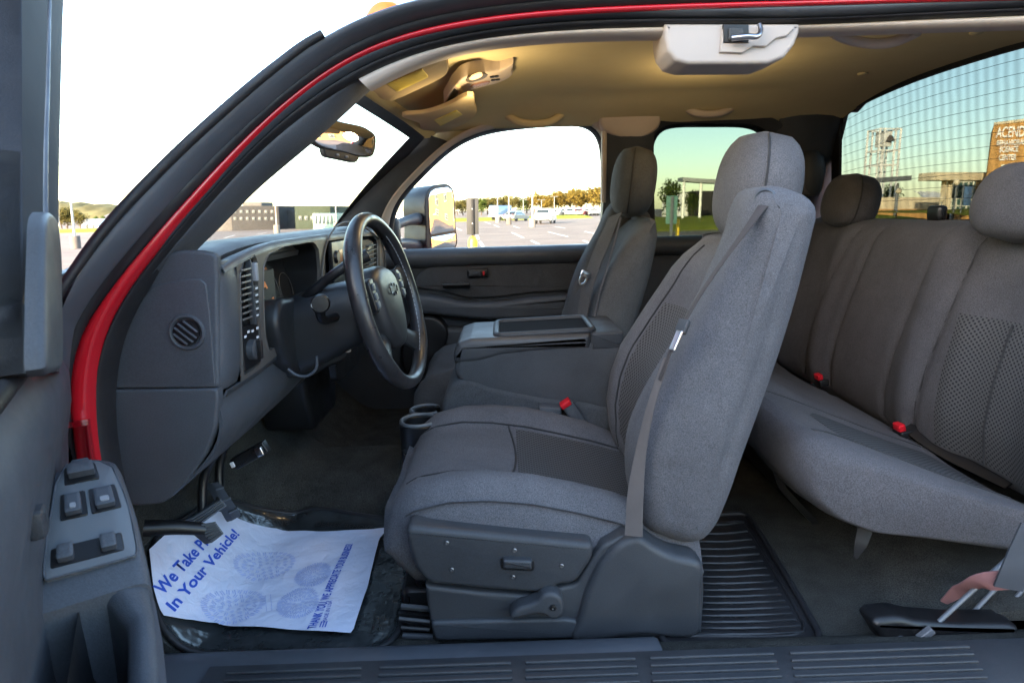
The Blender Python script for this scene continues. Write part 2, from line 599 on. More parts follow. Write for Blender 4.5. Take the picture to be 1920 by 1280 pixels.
def band(name, A, B, bulge, mat, parent=None, n=70, m=6, back=0.02, toward=(0, -1, 0)):
    """moulding between two edge curves, swelling towards the viewer side"""
    A = relax(resample(A, n)); B = relax(resample(B, n))
    rows = []
    tw = V(toward)
    for a, b in zip(A, B):
        row = []
        for k in range(m + 1):
            t = k / m
            row.append(a.lerp(b, t) + tw * (bulge * math.sin(math.pi * t) ** 0.7 if 0 < t < 1 else 0))
        row += [b - tw * back, a - tw * back]
        rows.append(row)
    return loft(name, rows, mat, parent, sharp=50)

def text_object(name, body, size, origin, ux, uy, mat, parent=None, depth=0.0, spread=1.0, align='LEFT', bold=0.0, squeeze=1.0, fit=0.0):
    """flat lettering: origin = left end of the base line, ux along the line, uy up the letters"""
    cu = bpy.data.curves.new(name, 'FONT')
    cu.body = body
    cu.size = size
    cu.extrude = depth
    cu.offset = bold
    cu.space_character = spread
    cu.align_x = align
    cu.resolution_u = 3
    o = bpy.data.objects.new(name, cu)
    COL.objects.link(o)
    dg = bpy.context.evaluated_depsgraph_get()
    me = bpy.data.meshes.new_from_object(o.evaluated_get(dg))
    bpy.data.objects.remove(o)
    bpy.data.curves.remove(cu)
    ux = V(ux).normalized(); uy = V(uy); uy = (uy - ux * uy.dot(ux)).normalized(); uz = ux.cross(uy)
    off = CURRENT["offset"]
    if fit > 0:
        squeeze = fit / max(vt.co.x for vt in me.vertices)
    for vt in me.vertices:
        c = vt.co.copy()
        vt.co = V(origin) - off + ux * (c.x * squeeze) + uy * c.y + uz * c.z
    me.materials.clear(); me.materials.append(MATS[mat])
    ob = bpy.data.objects.new(name, me)
    COL.objects.link(ob)
    if parent is not None:
        ob.parent = parent
    return ob

# ================================================================== the place around the truck
solid("asphalt", (0.135, 0.106, 0.090), 0.9, 0.22, 0.35, 0.4, 60, spec=0.2, fine=0.2, fscale=40, bdist=0.01)
solid("line_paint", (0.40, 0.375, 0.34), 0.8, 0.1, 3)
solid("lawn", (0.16, 0.17, 0.02), 1.0, 0.3, 0.5, spec=0.05, fine=0.35, fscale=9)
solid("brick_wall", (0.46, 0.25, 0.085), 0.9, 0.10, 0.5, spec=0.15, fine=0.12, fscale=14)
solid("brick_dark", (0.030, 0.027, 0.025), 0.9, 0.12, 0.4, spec=0.15, fine=0.12, fscale=8)  # dark brick, lowered further: the school's shaded side is in the colour
solid("green_clad", (0.024, 0.031, 0.018), 0.8, 0.1, 0.4, spec=0.2)  # cladding darkened along with the brick to carry the same shade
solid("stucco", (0.60, 0.50, 0.34), 0.9, 0.06, 0.7, spec=0.15)
solid("white_clad", (0.66, 0.64, 0.60), 0.8, 0.06, 0.6, spec=0.2)
solid("white_metal", (0.75, 0.73, 0.68), 0.5, 0.05, 2, spec=0.4)
solid("grey_metal", (0.12, 0.13, 0.135), 0.45, 0.08, 3, spec=0.4)
solid("pole_metal", (0.20, 0.20, 0.195), 0.5, 0.08, 3, spec=0.4)
solid("pole_brown", (0.30, 0.24, 0.18), 0.6, 0.08, 3)
solid("concrete", (0.16, 0.14, 0.12), 0.9, 0.15, 3, spec=0.15)
solid("concrete_dark", (0.09, 0.08, 0.072), 0.9, 0.15, 3, spec=0.15)
solid("window_far", (0.030, 0.045, 0.048), 0.45, 0.15, 0.5, spec=0.3)
solid("window_teal", (0.05, 0.105, 0.095), 0.4, 0.2, 0.8, spec=0.4)
solid("frame_dull", (0.045, 0.048, 0.043), 0.6, 0.05)
solid("window_frame_far", (0.62, 0.60, 0.48), 0.6, 0.05)
solid("sign_letters", (0.90, 0.89, 0.86), 0.6, 0.02)
solid("sign_back", (0.016, 0.016, 0.017), 0.5, 0.08, 4, spec=0.4)  # plate darkened: its shade is put into the base colour
solid("sign_post_dark", (0.007, 0.007, 0.008), 0.6, 0.1, 4, spec=0.3)
solid("sign_green", (0.10, 0.21, 0.17), 0.5, 0.08, 4)
solid("bollard_yellow", (0.80, 0.52, 0.02), 0.45, 0.06, 5, spec=0.5)
solid("car_white", (0.42, 0.42, 0.41), 0.25, 0.02, 2, spec=0.5, coat=0.8)
solid("car_silver", (0.13, 0.145, 0.155), 0.3, 0.03, 2, spec=0.5, coat=0.8)
solid("car_blue", (0.06, 0.11, 0.20), 0.3, 0.03, 2, spec=0.5, coat=0.8)
solid("car_red", (0.35, 0.03, 0.03), 0.3, 0.03, 2, spec=0.5, coat=0.8)
solid("car_dark", (0.04, 0.045, 0.05), 0.3, 0.03, 2, spec=0.5, coat=0.8)
solid("car_glass", (0.015, 0.02, 0.022), 0.08, 0.05, spec=0.6)
solid("tail_lamp", (0.45, 0.02, 0.02), 0.25, 0.05)
solid("tyre", (0.012, 0.012, 0.013), 0.8, 0.1)
solid("bark", (0.07, 0.05, 0.035), 0.95, 0.3, 8)
solid("hill_green", (0.075, 0.070, 0.035), 1.0, 0.35, 0.02, spec=0.05, fine=0.3, fscale=0.15)

def leaf_mat(name, c1, c2):
    m, nt, b = new_mat(name)
    g = N(nt, "ShaderNodeNewGeometry")
    mx = N(nt, "ShaderNodeMix", data_type='RGBA')
    nt.links.new(g.outputs["Random Per Island"], mx.inputs[0])
    mx.inputs[6].default_value = (*c1, 1); mx.inputs[7].default_value = (*c2, 1)
    nt.links.new(mx.outputs[2], b.inputs["Base Color"])
    b.inputs["Roughness"].default_value = 0.8
    b.inputs["Specular IOR Level"].default_value = 0.15
    tr = N(nt, "ShaderNodeBsdfTranslucent")
    nt.links.new(mx.outputs[2], tr.inputs[0])
    ms = N(nt, "ShaderNodeMixShader"); ms.inputs[0].default_value = 0.35
    out = nt.nodes["Material Output"]
    nt.links.new(b.outputs[0], ms.inputs[1]); nt.links.new(tr.outputs[0], ms.inputs[2])
    nt.links.new(ms.outputs[0], out.inputs[0])
    return m
leaf_mat("leaf_gold", (0.085, 0.060, 0.012), (0.15, 0.105, 0.018))
leaf_mat("leaf_olive", (0.050, 0.048, 0.014), (0.10, 0.082, 0.020))
leaf_mat("leaf_green", (0.030, 0.050, 0.010), (0.070, 0.095, 0.016))

SLOPE = math.tan(TILT)
def gz(x, y=0.0):
    """height of the asphalt, flattening out far away"""
    return SLOPE * max(-150.0, min(60.0, x))

def G(px, py):
    """point of the asphalt seen at a pixel of the photograph"""
    p = P(px, py, z=-EYE)
    return CAB @ p

def pixel_size(dist):      # metres per photo pixel at that depth
    return dist / FOC

CURRENT["offset"] = Vector((0, 0, 0))
xs = [-900, -400, -150] + list(range(-140, 61, 10)) + [200, 900]
ys = [-600, -150, -40, 0, 40, 80, 150, 400, 1200]
rows = [[Vector((x, y, gz(x))) for y in ys] for x in xs]
lot = sheet("parking_lot", rows, "asphalt")
tag(lot, kind="structure")

def ground_quad(name, a, b, w, mat, lift=0.006, parent=None):
    d = (b - a); n = Vector((-d.y, d.x, 0)).normalized() * (w / 2)
    v = [a + n, b + n, b - n, a - n]
    return mesh_object(name, [Vector((q.x, q.y, gz(q.x) + lift)) for q in v], [(0, 1, 2, 3)], mat, parent, smooth=False)
for a, b in [((960, 436), (981, 446)), ((1028, 435), (1065, 444)), ((1096, 434), (1119, 439)), ((996, 451), (1010, 458)), ((1094, 451), (1106, 456)),
             ((909, 416), (920, 420)), ((926, 422), (936, 426)), ((963, 424), (974, 428)), ((893, 437), (897, 449)), ((900, 453), (906, 463)), ((746, 441), (756, 450)),
             ((1040, 425), (1060, 428)), ((855, 428), (866, 432)), ((420, 447), (440, 441)), ((480, 440), (500, 436))]:
    ground_quad("stall_line", G(*a), G(*b), 0.16, "line_paint", parent=lot)

def lawn_strip(x0, x1, y0, y1, lift, name="lawn"):
    rows = []
    for i in range(13):
        x = x0 + (x1 - x0) * i / 12
        rows.append([Vector((x, y0 + (y1 - y0) * t, gz(x) + lift * min(1.0, t * 3.0) - (0.2 if t == 0 else 0))) for t in (0, 0.02, 0.12, 0.25, 0.4, 0.7, 1.0)])
    o = sheet(name, rows, "lawn")
    tag(o, kind="structure")
    return o
lawn_strip(-90, 14, 96, 118, 0.3)
lawn_strip(10.0, 30.0, 40.0, 64.0, 0.5)
lawn_strip(24.0, 60.0, 26.0, 43.5, 0.85)
lawn_strip(-140, -62, 60, 75, 0.14)

# ---- far hills at both ends of the lot
def hill(name, x0, x1, y, top, seed):
    rnd = random.Random(seed)
    rows = []
    hs = [top * (0.55 + 0.45 * math.sin(math.pi * i / 30) ** 0.5) * (0.85 + 0.3 * rnd.random()) for i in range(31)]
    for d, k in [(0, 0), (6, 0.5), (16, 0.9), (34, 1.0), (60, 0.7)]:
        rows.append([Vector((x0 + (x1 - x0) * i / 30, y + d + rnd.random() * 3, gz(x0 + (x1 - x0) * i / 30) - 1 + hs[i] * k)) for i in range(31)])
    return tag(sheet(name, rows, "hill_green"), kind="structure")
hill("hill", -330, -215, 330, 11, 3)

# ---- trees
def crown_geo(rnd, h, r, n, leaf):
    v, f = [], []
    lobes = []
    for k in range(11):
        a = rnd.random() * 6.283; q = rnd.random()
        lobes.append((Vector((math.cos(a) * r * 0.55 * q, math.sin(a) * r * 0.55 * q, h * (0.34 + 0.5 * rnd.random()))), r * (0.38 + 0.25 * rnd.random())))
    lobes.append((Vector((0, 0, h * 0.80)), r * 0.5))
    for k in range(n):
        c, lr = rnd.choice(lobes)
        d = Vector((rnd.gauss(0, 1), rnd.gauss(0, 1), rnd.gauss(0, 1) * 0.9)).normalized()
        p = c + d * lr * (0.55 + 0.5 * rnd.random())
        s = leaf * (0.6 + 0.8 * rnd.random())
        e1 = Vector((rnd.gauss(0, 1), rnd.gauss(0, 1), rnd.gauss(0, 1))).normalized()
        e2 = e1.cross(d + Vector((0.01, 0, 0))).normalized()
        i = len(v)
        v += [p - e1 * s, p + e2 * s * 0.7, p + e1 * s, p - e2 * s * 0.7]
        f.append((i, i + 1, i + 2, i + 3))
    return v, f
def raw_mesh(name, v, f, mat):
    me = bpy.data.meshes.new(name); me.from_pydata([tuple(p) for p in v], [], f)
    me.materials.append(MATS[mat]); return me
def tree_proto(seed, h, r, n, leaf, mat):
    rnd = random.Random(seed)
    v, f = crown_geo(rnd, h, r, n, leaf)
    cm = raw_mesh("crown", v, f, mat)
    t = empty("tree")
    c = bpy.data.objects.new("crown", cm); COL.objects.link(c); c.parent = t
    tk = tube("trunk", [(0, 0, -0.3), (0.03 * h, 0, h * 0.2), (0.0, 0.02 * h, h * 0.42), (0.02 * h, 0, h * 0.7)], [0.035 * h, 0.026 * h, 0.02 * h, 0.006 * h], "bark", t, n=7)
    for k in range(4):
        a = k * 1.7 + seed; b0 = Vector((0.0, 0.01 * h, h * (0.32 + 0.07 * k)))
        tube("limb", [b0, b0 + Vector((math.cos(a) * r * 0.35, math.sin(a) * r * 0.35, h * 0.12)), b0 + Vector((math.cos(a) * r * 0.6, math.sin(a) * r * 0.6, h * 0.25))], [0.014 * h, 0.009 * h, 0.003 * h], "bark", t, n=5)
    return t
PROTOS = []
for i, (m, seed) in enumerate([("leaf_gold", 1), ("leaf_gold", 2), ("leaf_olive", 3), ("leaf_olive", 4), ("leaf_green", 5), ("leaf_green", 6)]):
    PROTOS.append(tree_proto(seed, 8.0, 3.6, 1500, 0.26, m))
used_proto = set()
def place_tree(kind, px, py_base, dist, h, label, group=None, rot=0.0, wide=1.0):
    p = P(px, HORIZON, y=dist, world=True)
    if kind in used_proto:
        t = copy_tree(PROTOS[kind])
    else:
        t = PROTOS[kind]; used_proto.add(kind)
    s = h / 8.0
    t.location = (p.x, p.y, gz(p.x))
    t.rotation_euler = (0, 0, rot)
    t.scale = (s * wide, s * wide, s)
    tag(t, label, "tree", group)
    return t
line = [(846, 5.0, 2), (857, 5.4, 3), (868, 5.2, 2), (879, 5.8, 3), (891, 5.4, 2), (902, 5.6, 4), (914, 6.2, 3), (926, 5.8, 2), (938, 6.2, 3), (950, 6.6, 2), (962, 6.0, 3), (975, 5.6, 4),
        (1004, 7.6, 1), (988, 5.8, 2), (1016, 6.0, 0), (1027, 6.2, 0), (1038, 7.0, 1), (1048, 7.6, 0), (1058, 7.2, 1), (1068, 8.0, 0), (1079, 8.2, 1), (1090, 8.0, 0), (1101, 8.6, 1), (1112, 8.2, 0), (1123, 8.8, 1), (1137, 8.6, 0), (1152, 8.2, 1)]
def beside(px, gold):
    """what a tree of the far row stands behind or next to"""
    marks = [(846, "the tow mirror's edge"), (857, "the tow mirror's rear rim"), (868, "the gap before the grey sign plate"), (879, "the grey sign plate's front edge"), (891, "the grey sign plate"), (902, "the gap right of the grey sign plate"), (914, "the open lot left of the box truck"), (930, "the lamp pole left of the box truck"), (940, "the box truck"), (952, "the dark footed lamp pole"), (964, "the silver sedan"), (976, "the short lamp pole"),
             (989, "the gap left of the tallest lamp pole"), (1003, "the tallest lamp pole"), (1016, "the thin pole by the white SUV"), (1027, "the roof of the white SUV"), (1038, "the thin pole before the golden row"), (1048, "the first cars of the parked row"), (1058, "the second pair of parked cars"), (1068, "the parked row's left middle"), (1079, "the middle of the parked row"), (1090, "the parked row's right middle"),
             (1101, "the last but one parked cars"), (1112, "the last parked cars"), (1123, "the window's rear edge"), (1137, "the passenger headrest"), (1152, "the passenger headrest's far side")]
    return min(marks, key=lambda m: abs(m[0] - px))[1]
for i, (px, h, k) in enumerate(line):
    lab = ("golden tree" if k < 2 else "green leafed tree" if k == 4 else "dull olive tree") + " in the far row behind " + beside(px, k < 2)
    place_tree(k, px, 410, 205 + (i * 37 % 23), h, lab, "trees along the far edge of the lot", i * 1.3, 1.25 if k != 1 else 1.1)
place_tree(4, 1257, 400, 62, 4.1, "leafy green tree seen through the privacy quarter window", rot=0.4, wide=0.8)
place_tree(5, 1298, 400, 60, 3.0, "small young tree beside the columned canopy", rot=2.0, wide=0.7)
place_tree(4, 1668, 390, 66, 3.1, "small green tree behind the tower's legs", rot=1.0, wide=1.0)
for i, (px, d, h, k) in enumerate([(122, 150, 5.0, 2), (134, 155, 4.6, 3), (147, 150, 3.8, 2), (112, 150, 4.8, 3)]):
    place_tree(k, px, 430, d, h, ["rounded dull tree at the lot edge beyond the driver door", "smaller dull tree just behind the tall lamp pole beyond the driver door", "lowest of the dull trees beyond the driver door", "dull tree half hidden by the driver door frame"][i], "trees beyond the driver door", i, 1.2)
for i, px in enumerate([178, 192]):
    place_tree(5, px, 430, 170, 3.0, ["small bright tree beside the pale far building", "slim dark tree at the end of the pale far building"][i], None, i, 0.6)

# ---- lamp poles
def lamp_pole(px, base_py, top_py, label, dist=None, heads=2, base_mat="concrete", mat="pole_metal", group="lot lamp poles", dia=0.085):
    if dist is None:
        g = G(px, base_py); dist = g.y
    g = P(px, base_py, y=dist, world=True); g.z = gz(g.x)
    h = P(px, top_py, y=g.y, world=True).z - g.z
    t = empty("lamp_pole", loc=g)
    lathe("footing", (0, 0, -0.2), (0, 0, 1), [(0.30, 0), (0.30, 0.98), (0.27, 1.02), (0.01, 1.02)], base_mat, t, 16)
    lathe("shaft", (0, 0, 0.8), (0, 0, 1), [(dia, 0), (dia * 0.9, 0.1), (dia * 0.55, h - 0.9), (0.01, h - 0.88)], mat, t, 10)
    for s in ([-1, 1] if heads == 2 else [1]):
        tube("arm", [(0, 0, h - 0.12), (s * 0.2, 0, h - 0.08), (s * 0.4, 0, h - 0.05)], 0.02, mat, t, n=6)
        box("lamp_head", (s * 0.5, 0, h - 0.04), (0.36, 0.22, 0.08), "grey_metal", t, 0.02)
    tag(t, label, "lamp pole", group)
    return t
lamp_pole(998, 426, 258, "tallest lamp pole in the lot on a pale concrete footing")
lamp_pole(933, 415, 352, "lamp pole left of the blue truck in the lot", dist=82)
lamp_pole(954, 419, 350, "lamp pole on a dark footing beside the silver car", dist=70, base_mat="concrete_dark")
lamp_pole(981, 413, 374, "short lamp pole between the silver car and the tallest pole", dist=105)
lamp_pole(1015, 412, 374, "thin lamp pole just behind the white SUV", dist=110)
lamp_pole(1039, 411, 368, "thin lamp pole in front of the golden trees", dist=115)
lamp_pole(141, 452, 345, "lamp pole on a dark footing beyond the open driver door", dist=40, base_mat="concrete_dark", heads=1)
lamp_pole(519, 428, 347, "brown lamp pole in front of the school building", dist=62, mat="pole_brown")
lamp_pole(631, 424, 370, "far lamp pole at the end of the green clad wing", dist=68)

# ---- cars
def car_proto(name, L, W, H, nose, mat, boxy=False):
    t = empty(name)
    # side outline (x along the car, z up), lofted across the width with tumblehome
    if boxy:
        low = [(-L/2, 0.35), (-L/2 + 0.02, 0.75), (-L/2 + 0.1, 0.98), (L/2 - nose, 1.02), (L/2 - 0.25, 0.88), (L/2, 0.70), (L/2 - 0.02, 0.32)]
        top = [(-L/2 + 0.10, 0.96), (-L/2 + 0.42, H - 0.06), (-L/2 + 0.8, H), (0.3, H - 0.02), (L/2 - nose - 0.75, H - 0.12), (L/2 - nose + 0.02, 1.0)]
    else:
        low = [(-L/2, 0.35), (-L/2 + 0.02, 0.78), (-L/2 + 0.15, 0.92), (L/2 - nose, 0.90), (L/2 - 0.25, 0.72), (L/2, 0.55), (L/2 - 0.02, 0.28)]
        top = [(-L/2 + 0.45, 0.90), (-L/2 + 1.1, H - 0.05), (-L/2 + 1.6, H), (0.2, H - 0.01), (L/2 - nose - 0.8, H - 0.14), (L/2 - nose + 0.05, 0.88)]
    def shell(nm, pts, halves, m, shrink=1.0):
        rings = []
        for s, k in halves:
            rings.append([Vector((x * (1 - 0.02 * (1 - k)), s * W / 2, z * k + (1 - k) * 0.6)) for x, z in fillet(pts, 0.12, 3)])
        return loft(nm, rings, m, t, sharp=45)
    shell("body", low, [(-1, 0.96), (-0.93, 1.0), (0.93, 1.0), (1, 0.96)], mat)
    rings = []
    for s, dz in [(-1, -0.0), (-0.9, 0.0), (0.9, 0.0), (1, -0.0)]:
        ring = []
        for x, z in fillet(top, 0.10, 3):
            tt = max(0, (z - 0.92) / (H - 0.92))
            ring.append(Vector((x, s * W / 2 * (0.96 - 0.16 * tt), z - (0.04 if abs(s) == 1 else 0) * tt)))
        rings.append(ring)
    loft("cabin", rings, mat, t, sharp=45)
    # glass set 4 mm proud of the cabin
    zb, zt = 1.0 if boxy else 0.94, H - 0.14
    for s in (-1, 1):
        q = []
        for x, z in [(-L/2 + 0.55, zb + 0.02), (-L/2 + 0.85, zt), (L/2 - nose - 0.85, zt), (L/2 - nose - 0.25, zb + 0.02)]:
            tt = max(0, (z - 0.92) / (H - 0.92))
            q.append(Vector((x, s * (W / 2 * (0.96 - 0.16 * tt) + 0.006), z)))
        mesh_object("side_window", q + [p - Vector((0, s * 0.02, 0)) for p in q], [(0, 1, 2, 3), (7, 6, 5, 4), (0, 4, 5, 1), (1, 5, 6, 2), (2, 6, 7, 3), (3, 7, 4, 0)], "car_glass", t, smooth=False)
        lathe("wheel", (-L/2 + 0.85, s * (W/2 - 0.22), 0.33), (0, s, 0), [(0.1, 0), (0.33, 0.01), (0.34, 0.2), (0.22, 0.225), (0.2, 0.20), (0.01, 0.21)], "tyre", t, 16)
        lathe("wheel", (L/2 - 0.9, s * (W/2 - 0.22), 0.33), (0, s, 0), [(0.1, 0), (0.33, 0.01), (0.34, 0.2), (0.22, 0.225), (0.2, 0.20), (0.01, 0.21)], "tyre", t, 16)
        box("tail_lamp", (-L/2 - 0.005, s * (W/2 - 0.22), 0.84), (0.06, 0.30, 0.16), "tail_lamp", t, 0.02)
        box("headlamp", (L/2 - 0.10, s * (W/2 - 0.28), 0.66), (0.16, 0.34, 0.14), "white_metal", t, 0.03)
    bx = -L/2 + (0.26 if boxy else 0.76)
    q = [Vector((-L/2 + 0.16, -W*0.38, zb + 0.02)), Vector((-L/2 + 0.16, W*0.38, zb + 0.02)), Vector((-L/2 + 0.40, W*0.34, zt + 0.02)), Vector((-L/2 + 0.40, -W*0.34, zt + 0.02))]
    if not boxy:
        q = [Vector((-L/2 + 0.48, -W*0.38, 0.94)), Vector((-L/2 + 0.48, W*0.38, 0.94)), Vector((-L/2 + 1.05, W*0.33, zt + 0.04)), Vector((-L/2 + 1.05, -W*0.33, zt + 0.04))]
    q = [p + Vector((-0.02, 0, 0.012)) for p in q]
    mesh_object("rear_glass", q + [p + Vector((0.03, 0, -0.02)) for p in q], [(0, 1, 2, 3), (7, 6, 5, 4), (0, 4, 5, 1), (1, 5, 6, 2), (2, 6, 7, 3), (3, 7, 4, 0)], "car_glass", t, smooth=False)
    q = [Vector((L/2 - nose - 0.02, -W*0.40, 1.02)), Vector((L/2 - nose - 0.02, W*0.40, 1.02)), Vector((L/2 - nose - 0.72, W*0.34, H - 0.12)), Vector((L/2 - nose - 0.72, -W*0.34, H - 0.12))]
    q = [p + Vector((0.03, 0, 0.0)) for p in q]
    mesh_object("front_glass", q + [p + Vector((-0.03, 0, -0.02)) for p in q], [(0, 1, 2, 3), (7, 6, 5, 4), (0, 4, 5, 1), (1, 5, 6, 2), (2, 6, 7, 3), (3, 7, 4, 0)], "car_glass", t, smooth=False)
    box("rear_bumper", (-L/2 - 0.01, 0, 0.48), (0.12, W * 0.92, 0.22), "car_dark" if boxy else mat, t, 0.04)
    box("number_plate", (-L/2 - 0.035, 0, 0.80), (0.02, 0.4, 0.14), "line_paint", t, 0.004)
    return t
suv = car_proto("suv", 4.6, 1.86, 1.68, 1.25, "car_white", True)
g = P(1023, 420, y=70, world=True); suv.location = (g.x, g.y, gz(g.x)); suv.rotation_euler = (0, 0, R(77))
tag(suv, "white SUV driving away past the tallest lamp pole", "car")
sed = car_proto("sedan", 4.6, 1.8, 1.45, 1.2, "car_silver")
g = P(968, 412, y=88, world=True); sed.location = (g.x, g.y, gz(g.x)); sed.rotation_euler = (0, 0, R(60))
tag(sed, "silver sedan parked in the middle of the far lot", "car")
# box truck with a blue and white body
bt = empty("box_truck")
g = P(944, 410, y=98, world=True); bt.location = (g.x, g.y, gz(g.x)); bt.rotation_euler = (0, 0, R(35))
box("cargo_box", (-0.6, 0, 1.55), (3.0, 1.9, 1.5), "car_blue", bt, 0.05)
box("skirt", (-0.4, 0, 0.68), (3.6, 1.86, 0.30), "car_white", bt, 0.05)
cabv = fillet([(0.92, 0.4), (2.0, 0.4), (2.05, 1.0), (1.75, 1.15), (1.45, 1.8), (0.92, 1.85)], 0.1, 3)
slab("cab", [(p.x, p.y) for p in cabv], -0.9, 0.9, 0.06, "car_white", bt, r_far=0.06, fan=False)
box("side_window", (1.2, -0.905, 1.42), (0.4, 0.02, 0.4), "car_glass", bt, 0.005)
for x in (-1.3, 1.4):
    for s in (-1, 1):
        lathe("wheel", (x, s * 0.72, 0.35), (0, s, 0), [(0.1, 0), (0.34, 0.01), (0.35, 0.2), (0.22, 0.225), (0.01, 0.21)], "tyre", bt, 14)
tag(bt, "blue and white box truck far out in the lot", "truck")
far_mats = ["car_white", "car_white", "car_silver", "car_white", "car_dark", "car_white", "car_red", "car_white", "car_silver", "car_white", "car_white", "car_white"]
protos = {}
for i, m in enumerate(far_mats):
    px = 1044 + i * 7.4
    if m not in protos:
        c = protos[m] = car_proto("parked_car", 4.4, 1.8, 1.5, 1.2, m, i % 2 == 0)
    else:
        c = copy_tree(protos[m])
    g = P(px, 409, y=120 + (i % 3) * 4, world=True)
    c.location = (g.x, g.y, gz(g.x)); c.rotation_euler = (0, 0, R(70 + 20 * (i % 2)))
    nm = "tiny " + {"car_white": "white", "car_silver": "silver", "car_dark": "dark", "car_red": "red"}[m] + " car, " + ["first", "second", "third", "fourth", "fifth", "sixth", "seventh", "eighth", "ninth", "tenth", "eleventh", "last"][i] + " of the parked row before the golden trees"
    tag(c, nm, "car", "cars parked before the golden trees")

# ---- sign post standing in a yellow bollard
g = G(887, 519); g = P(887, 500, y=14.0, world=True); g.z = gz(g.x)
sp = empty("parking_sign", loc=g)
zt = P(887, 371, y=14.0, world=True).z - g.z; zb_ = P(887, 440, y=14.0, world=True).z - g.z
slab("sign_plate", fillet([(-0.135, zb_), (0.135, zb_), (0.135, zt), (-0.135, zt)], 0.03), 0.02, 0.026, 0.002, "sign_back", sp, fan=False)
slab("back_channel", fillet([(-0.028, 0.8), (0.028, 0.8), (0.028, zt - 0.02), (-0.028, zt - 0.02)], 0.004), -0.02, 0.018, 0.006, "sign_post_dark", sp, fan=False)
zy = P(887, 443, y=14.0, world=True).z - g.z
lathe("bollard", (0, 0.0, -0.1), (0, 0, 1), [(0.105, 0), (0.105, zy - 0.02), (0.095, zy + 0.04), (0.07, zy + 0.08), (0.03, zy + 0.10), (0.005, zy + 0.10)], "bollard_yellow", sp, 20)
for zz in (zt - 0.25, zb_ + 0.25):
    lathe("bolt", (0, -0.02, zz), (0, -1, 0), [(0.012, 0), (0.012, 0.008), (0.004, 0.01)], "chrome", sp, 8)
tag(sp, "grey back of a sign plate on a post in a yellow bollard", "sign")
g = P(1259, 412, y=22.0, world=True); g.z = gz(g.x)
sp = empty("green_sign", loc=g)
zt = P(1259, 367, y=22.0, world=True).z - g.z; zb_ = P(1259, 420, y=22.0, world=True).z - g.z
slab("sign_plate", fillet([(-0.2, zb_), (0.2, zb_), (0.2, zt), (-0.2, zt)], 0.03), 0.02, 0.026, 0.002, "sign_green", sp, fan=False)
slab("back_channel", fillet([(-0.05, 0), (0.05, 0), (0.05, zt - 0.02), (-0.05, zt - 0.02)], 0.004), -0.02, 0.018, 0.006, "grey_metal", sp, fan=False)
tag(sp, "greenish sign plate seen through the rear quarter window", "sign")
g = P(1271, 416, y=22.5, world=True); g.z = gz(g.x)
lathe("yellow_post", g, (0, 0, 1), [(0.07, -0.1), (0.07, 1.15), (0.05, 1.2), (0.005, 1.2)], "bollard_yellow", None, 14)
tag(bpy.data.objects["yellow_post"], "slim yellow post beside the greenish sign", "bollard")

# ---- buildings
def wall_block(name, px0, px1, top_py, dist, depth, mat, parent, base_drop=1.0, x_lean=0.0):
    a = P(px0, top_py, y=dist, world=True); b = P(px1, top_py, y=dist, world=True)
    zb0 = min(gz(a.x), gz(b.x)) - base_drop
    h = a.z - zb0
    return box(name, ((a.x + b.x) / 2, dist + depth / 2, zb0 + h / 2), (b.x - a.x, depth, h), mat, parent, 0.02), a, b, zb0
def window_rect(px0, px1, py0, py1, dist, mat, parent, frame=None, fw=0.10, name="window"):
    a = P(px0, py0, y=dist, world=True); b = P(px1, py1, y=dist, world=True)
    c = (a + b) / 2; w, h = abs(b.x - a.x), abs(a.z - b.z)
    o = box(name, (c.x, dist - 0.03, c.z), (w, 0.10, h), frame or mat, parent, 0.01)
    if frame:
        n = max(1, int(round(w / max(0.8, h * 0.6))))
        for i in range(n):
            ww = (w - fw * (n + 1)) / n
            x = c.x - w / 2 + fw + ww / 2 + i * (ww + fw)
            box("pane", (x, dist - 0.085, c.z), (ww, 0.02, h - 2 * fw), mat, o, 0.004)
    return o

sb = empty("school_building", loc=(0, 0, 0))
D = 78.0
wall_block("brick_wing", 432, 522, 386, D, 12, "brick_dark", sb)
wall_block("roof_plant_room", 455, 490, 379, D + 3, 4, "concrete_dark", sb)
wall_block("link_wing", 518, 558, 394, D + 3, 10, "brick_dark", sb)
wall_block("roof_vent", 521, 534, 388, D + 5, 3, "concrete_dark", sb)
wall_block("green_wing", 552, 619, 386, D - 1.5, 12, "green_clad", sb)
wall_block("glazed_wing", 586, 632, 400, D - 6, 4, "window_teal", sb)
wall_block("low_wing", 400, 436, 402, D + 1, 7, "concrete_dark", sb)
for i in range(7):
    for py in (394, 407):
        window_rect(438 + i * 11.6, 444 + i * 11.6, py, py + 6, D, "window_far", sb, "frame_dull", 0.12)
for i in range(4):
    window_rect(560 + i * 11, 567 + i * 11, 405, 413, D - 1.5, "window_far", sb, "frame_dull", 0.12)
for i in range(6):
    window_rect(590 + i * 7, 595 + i * 7, 404, 420, D - 6, "window_far", sb)
tag(sb, "long dark brick school building seen through the windscreen", "building")

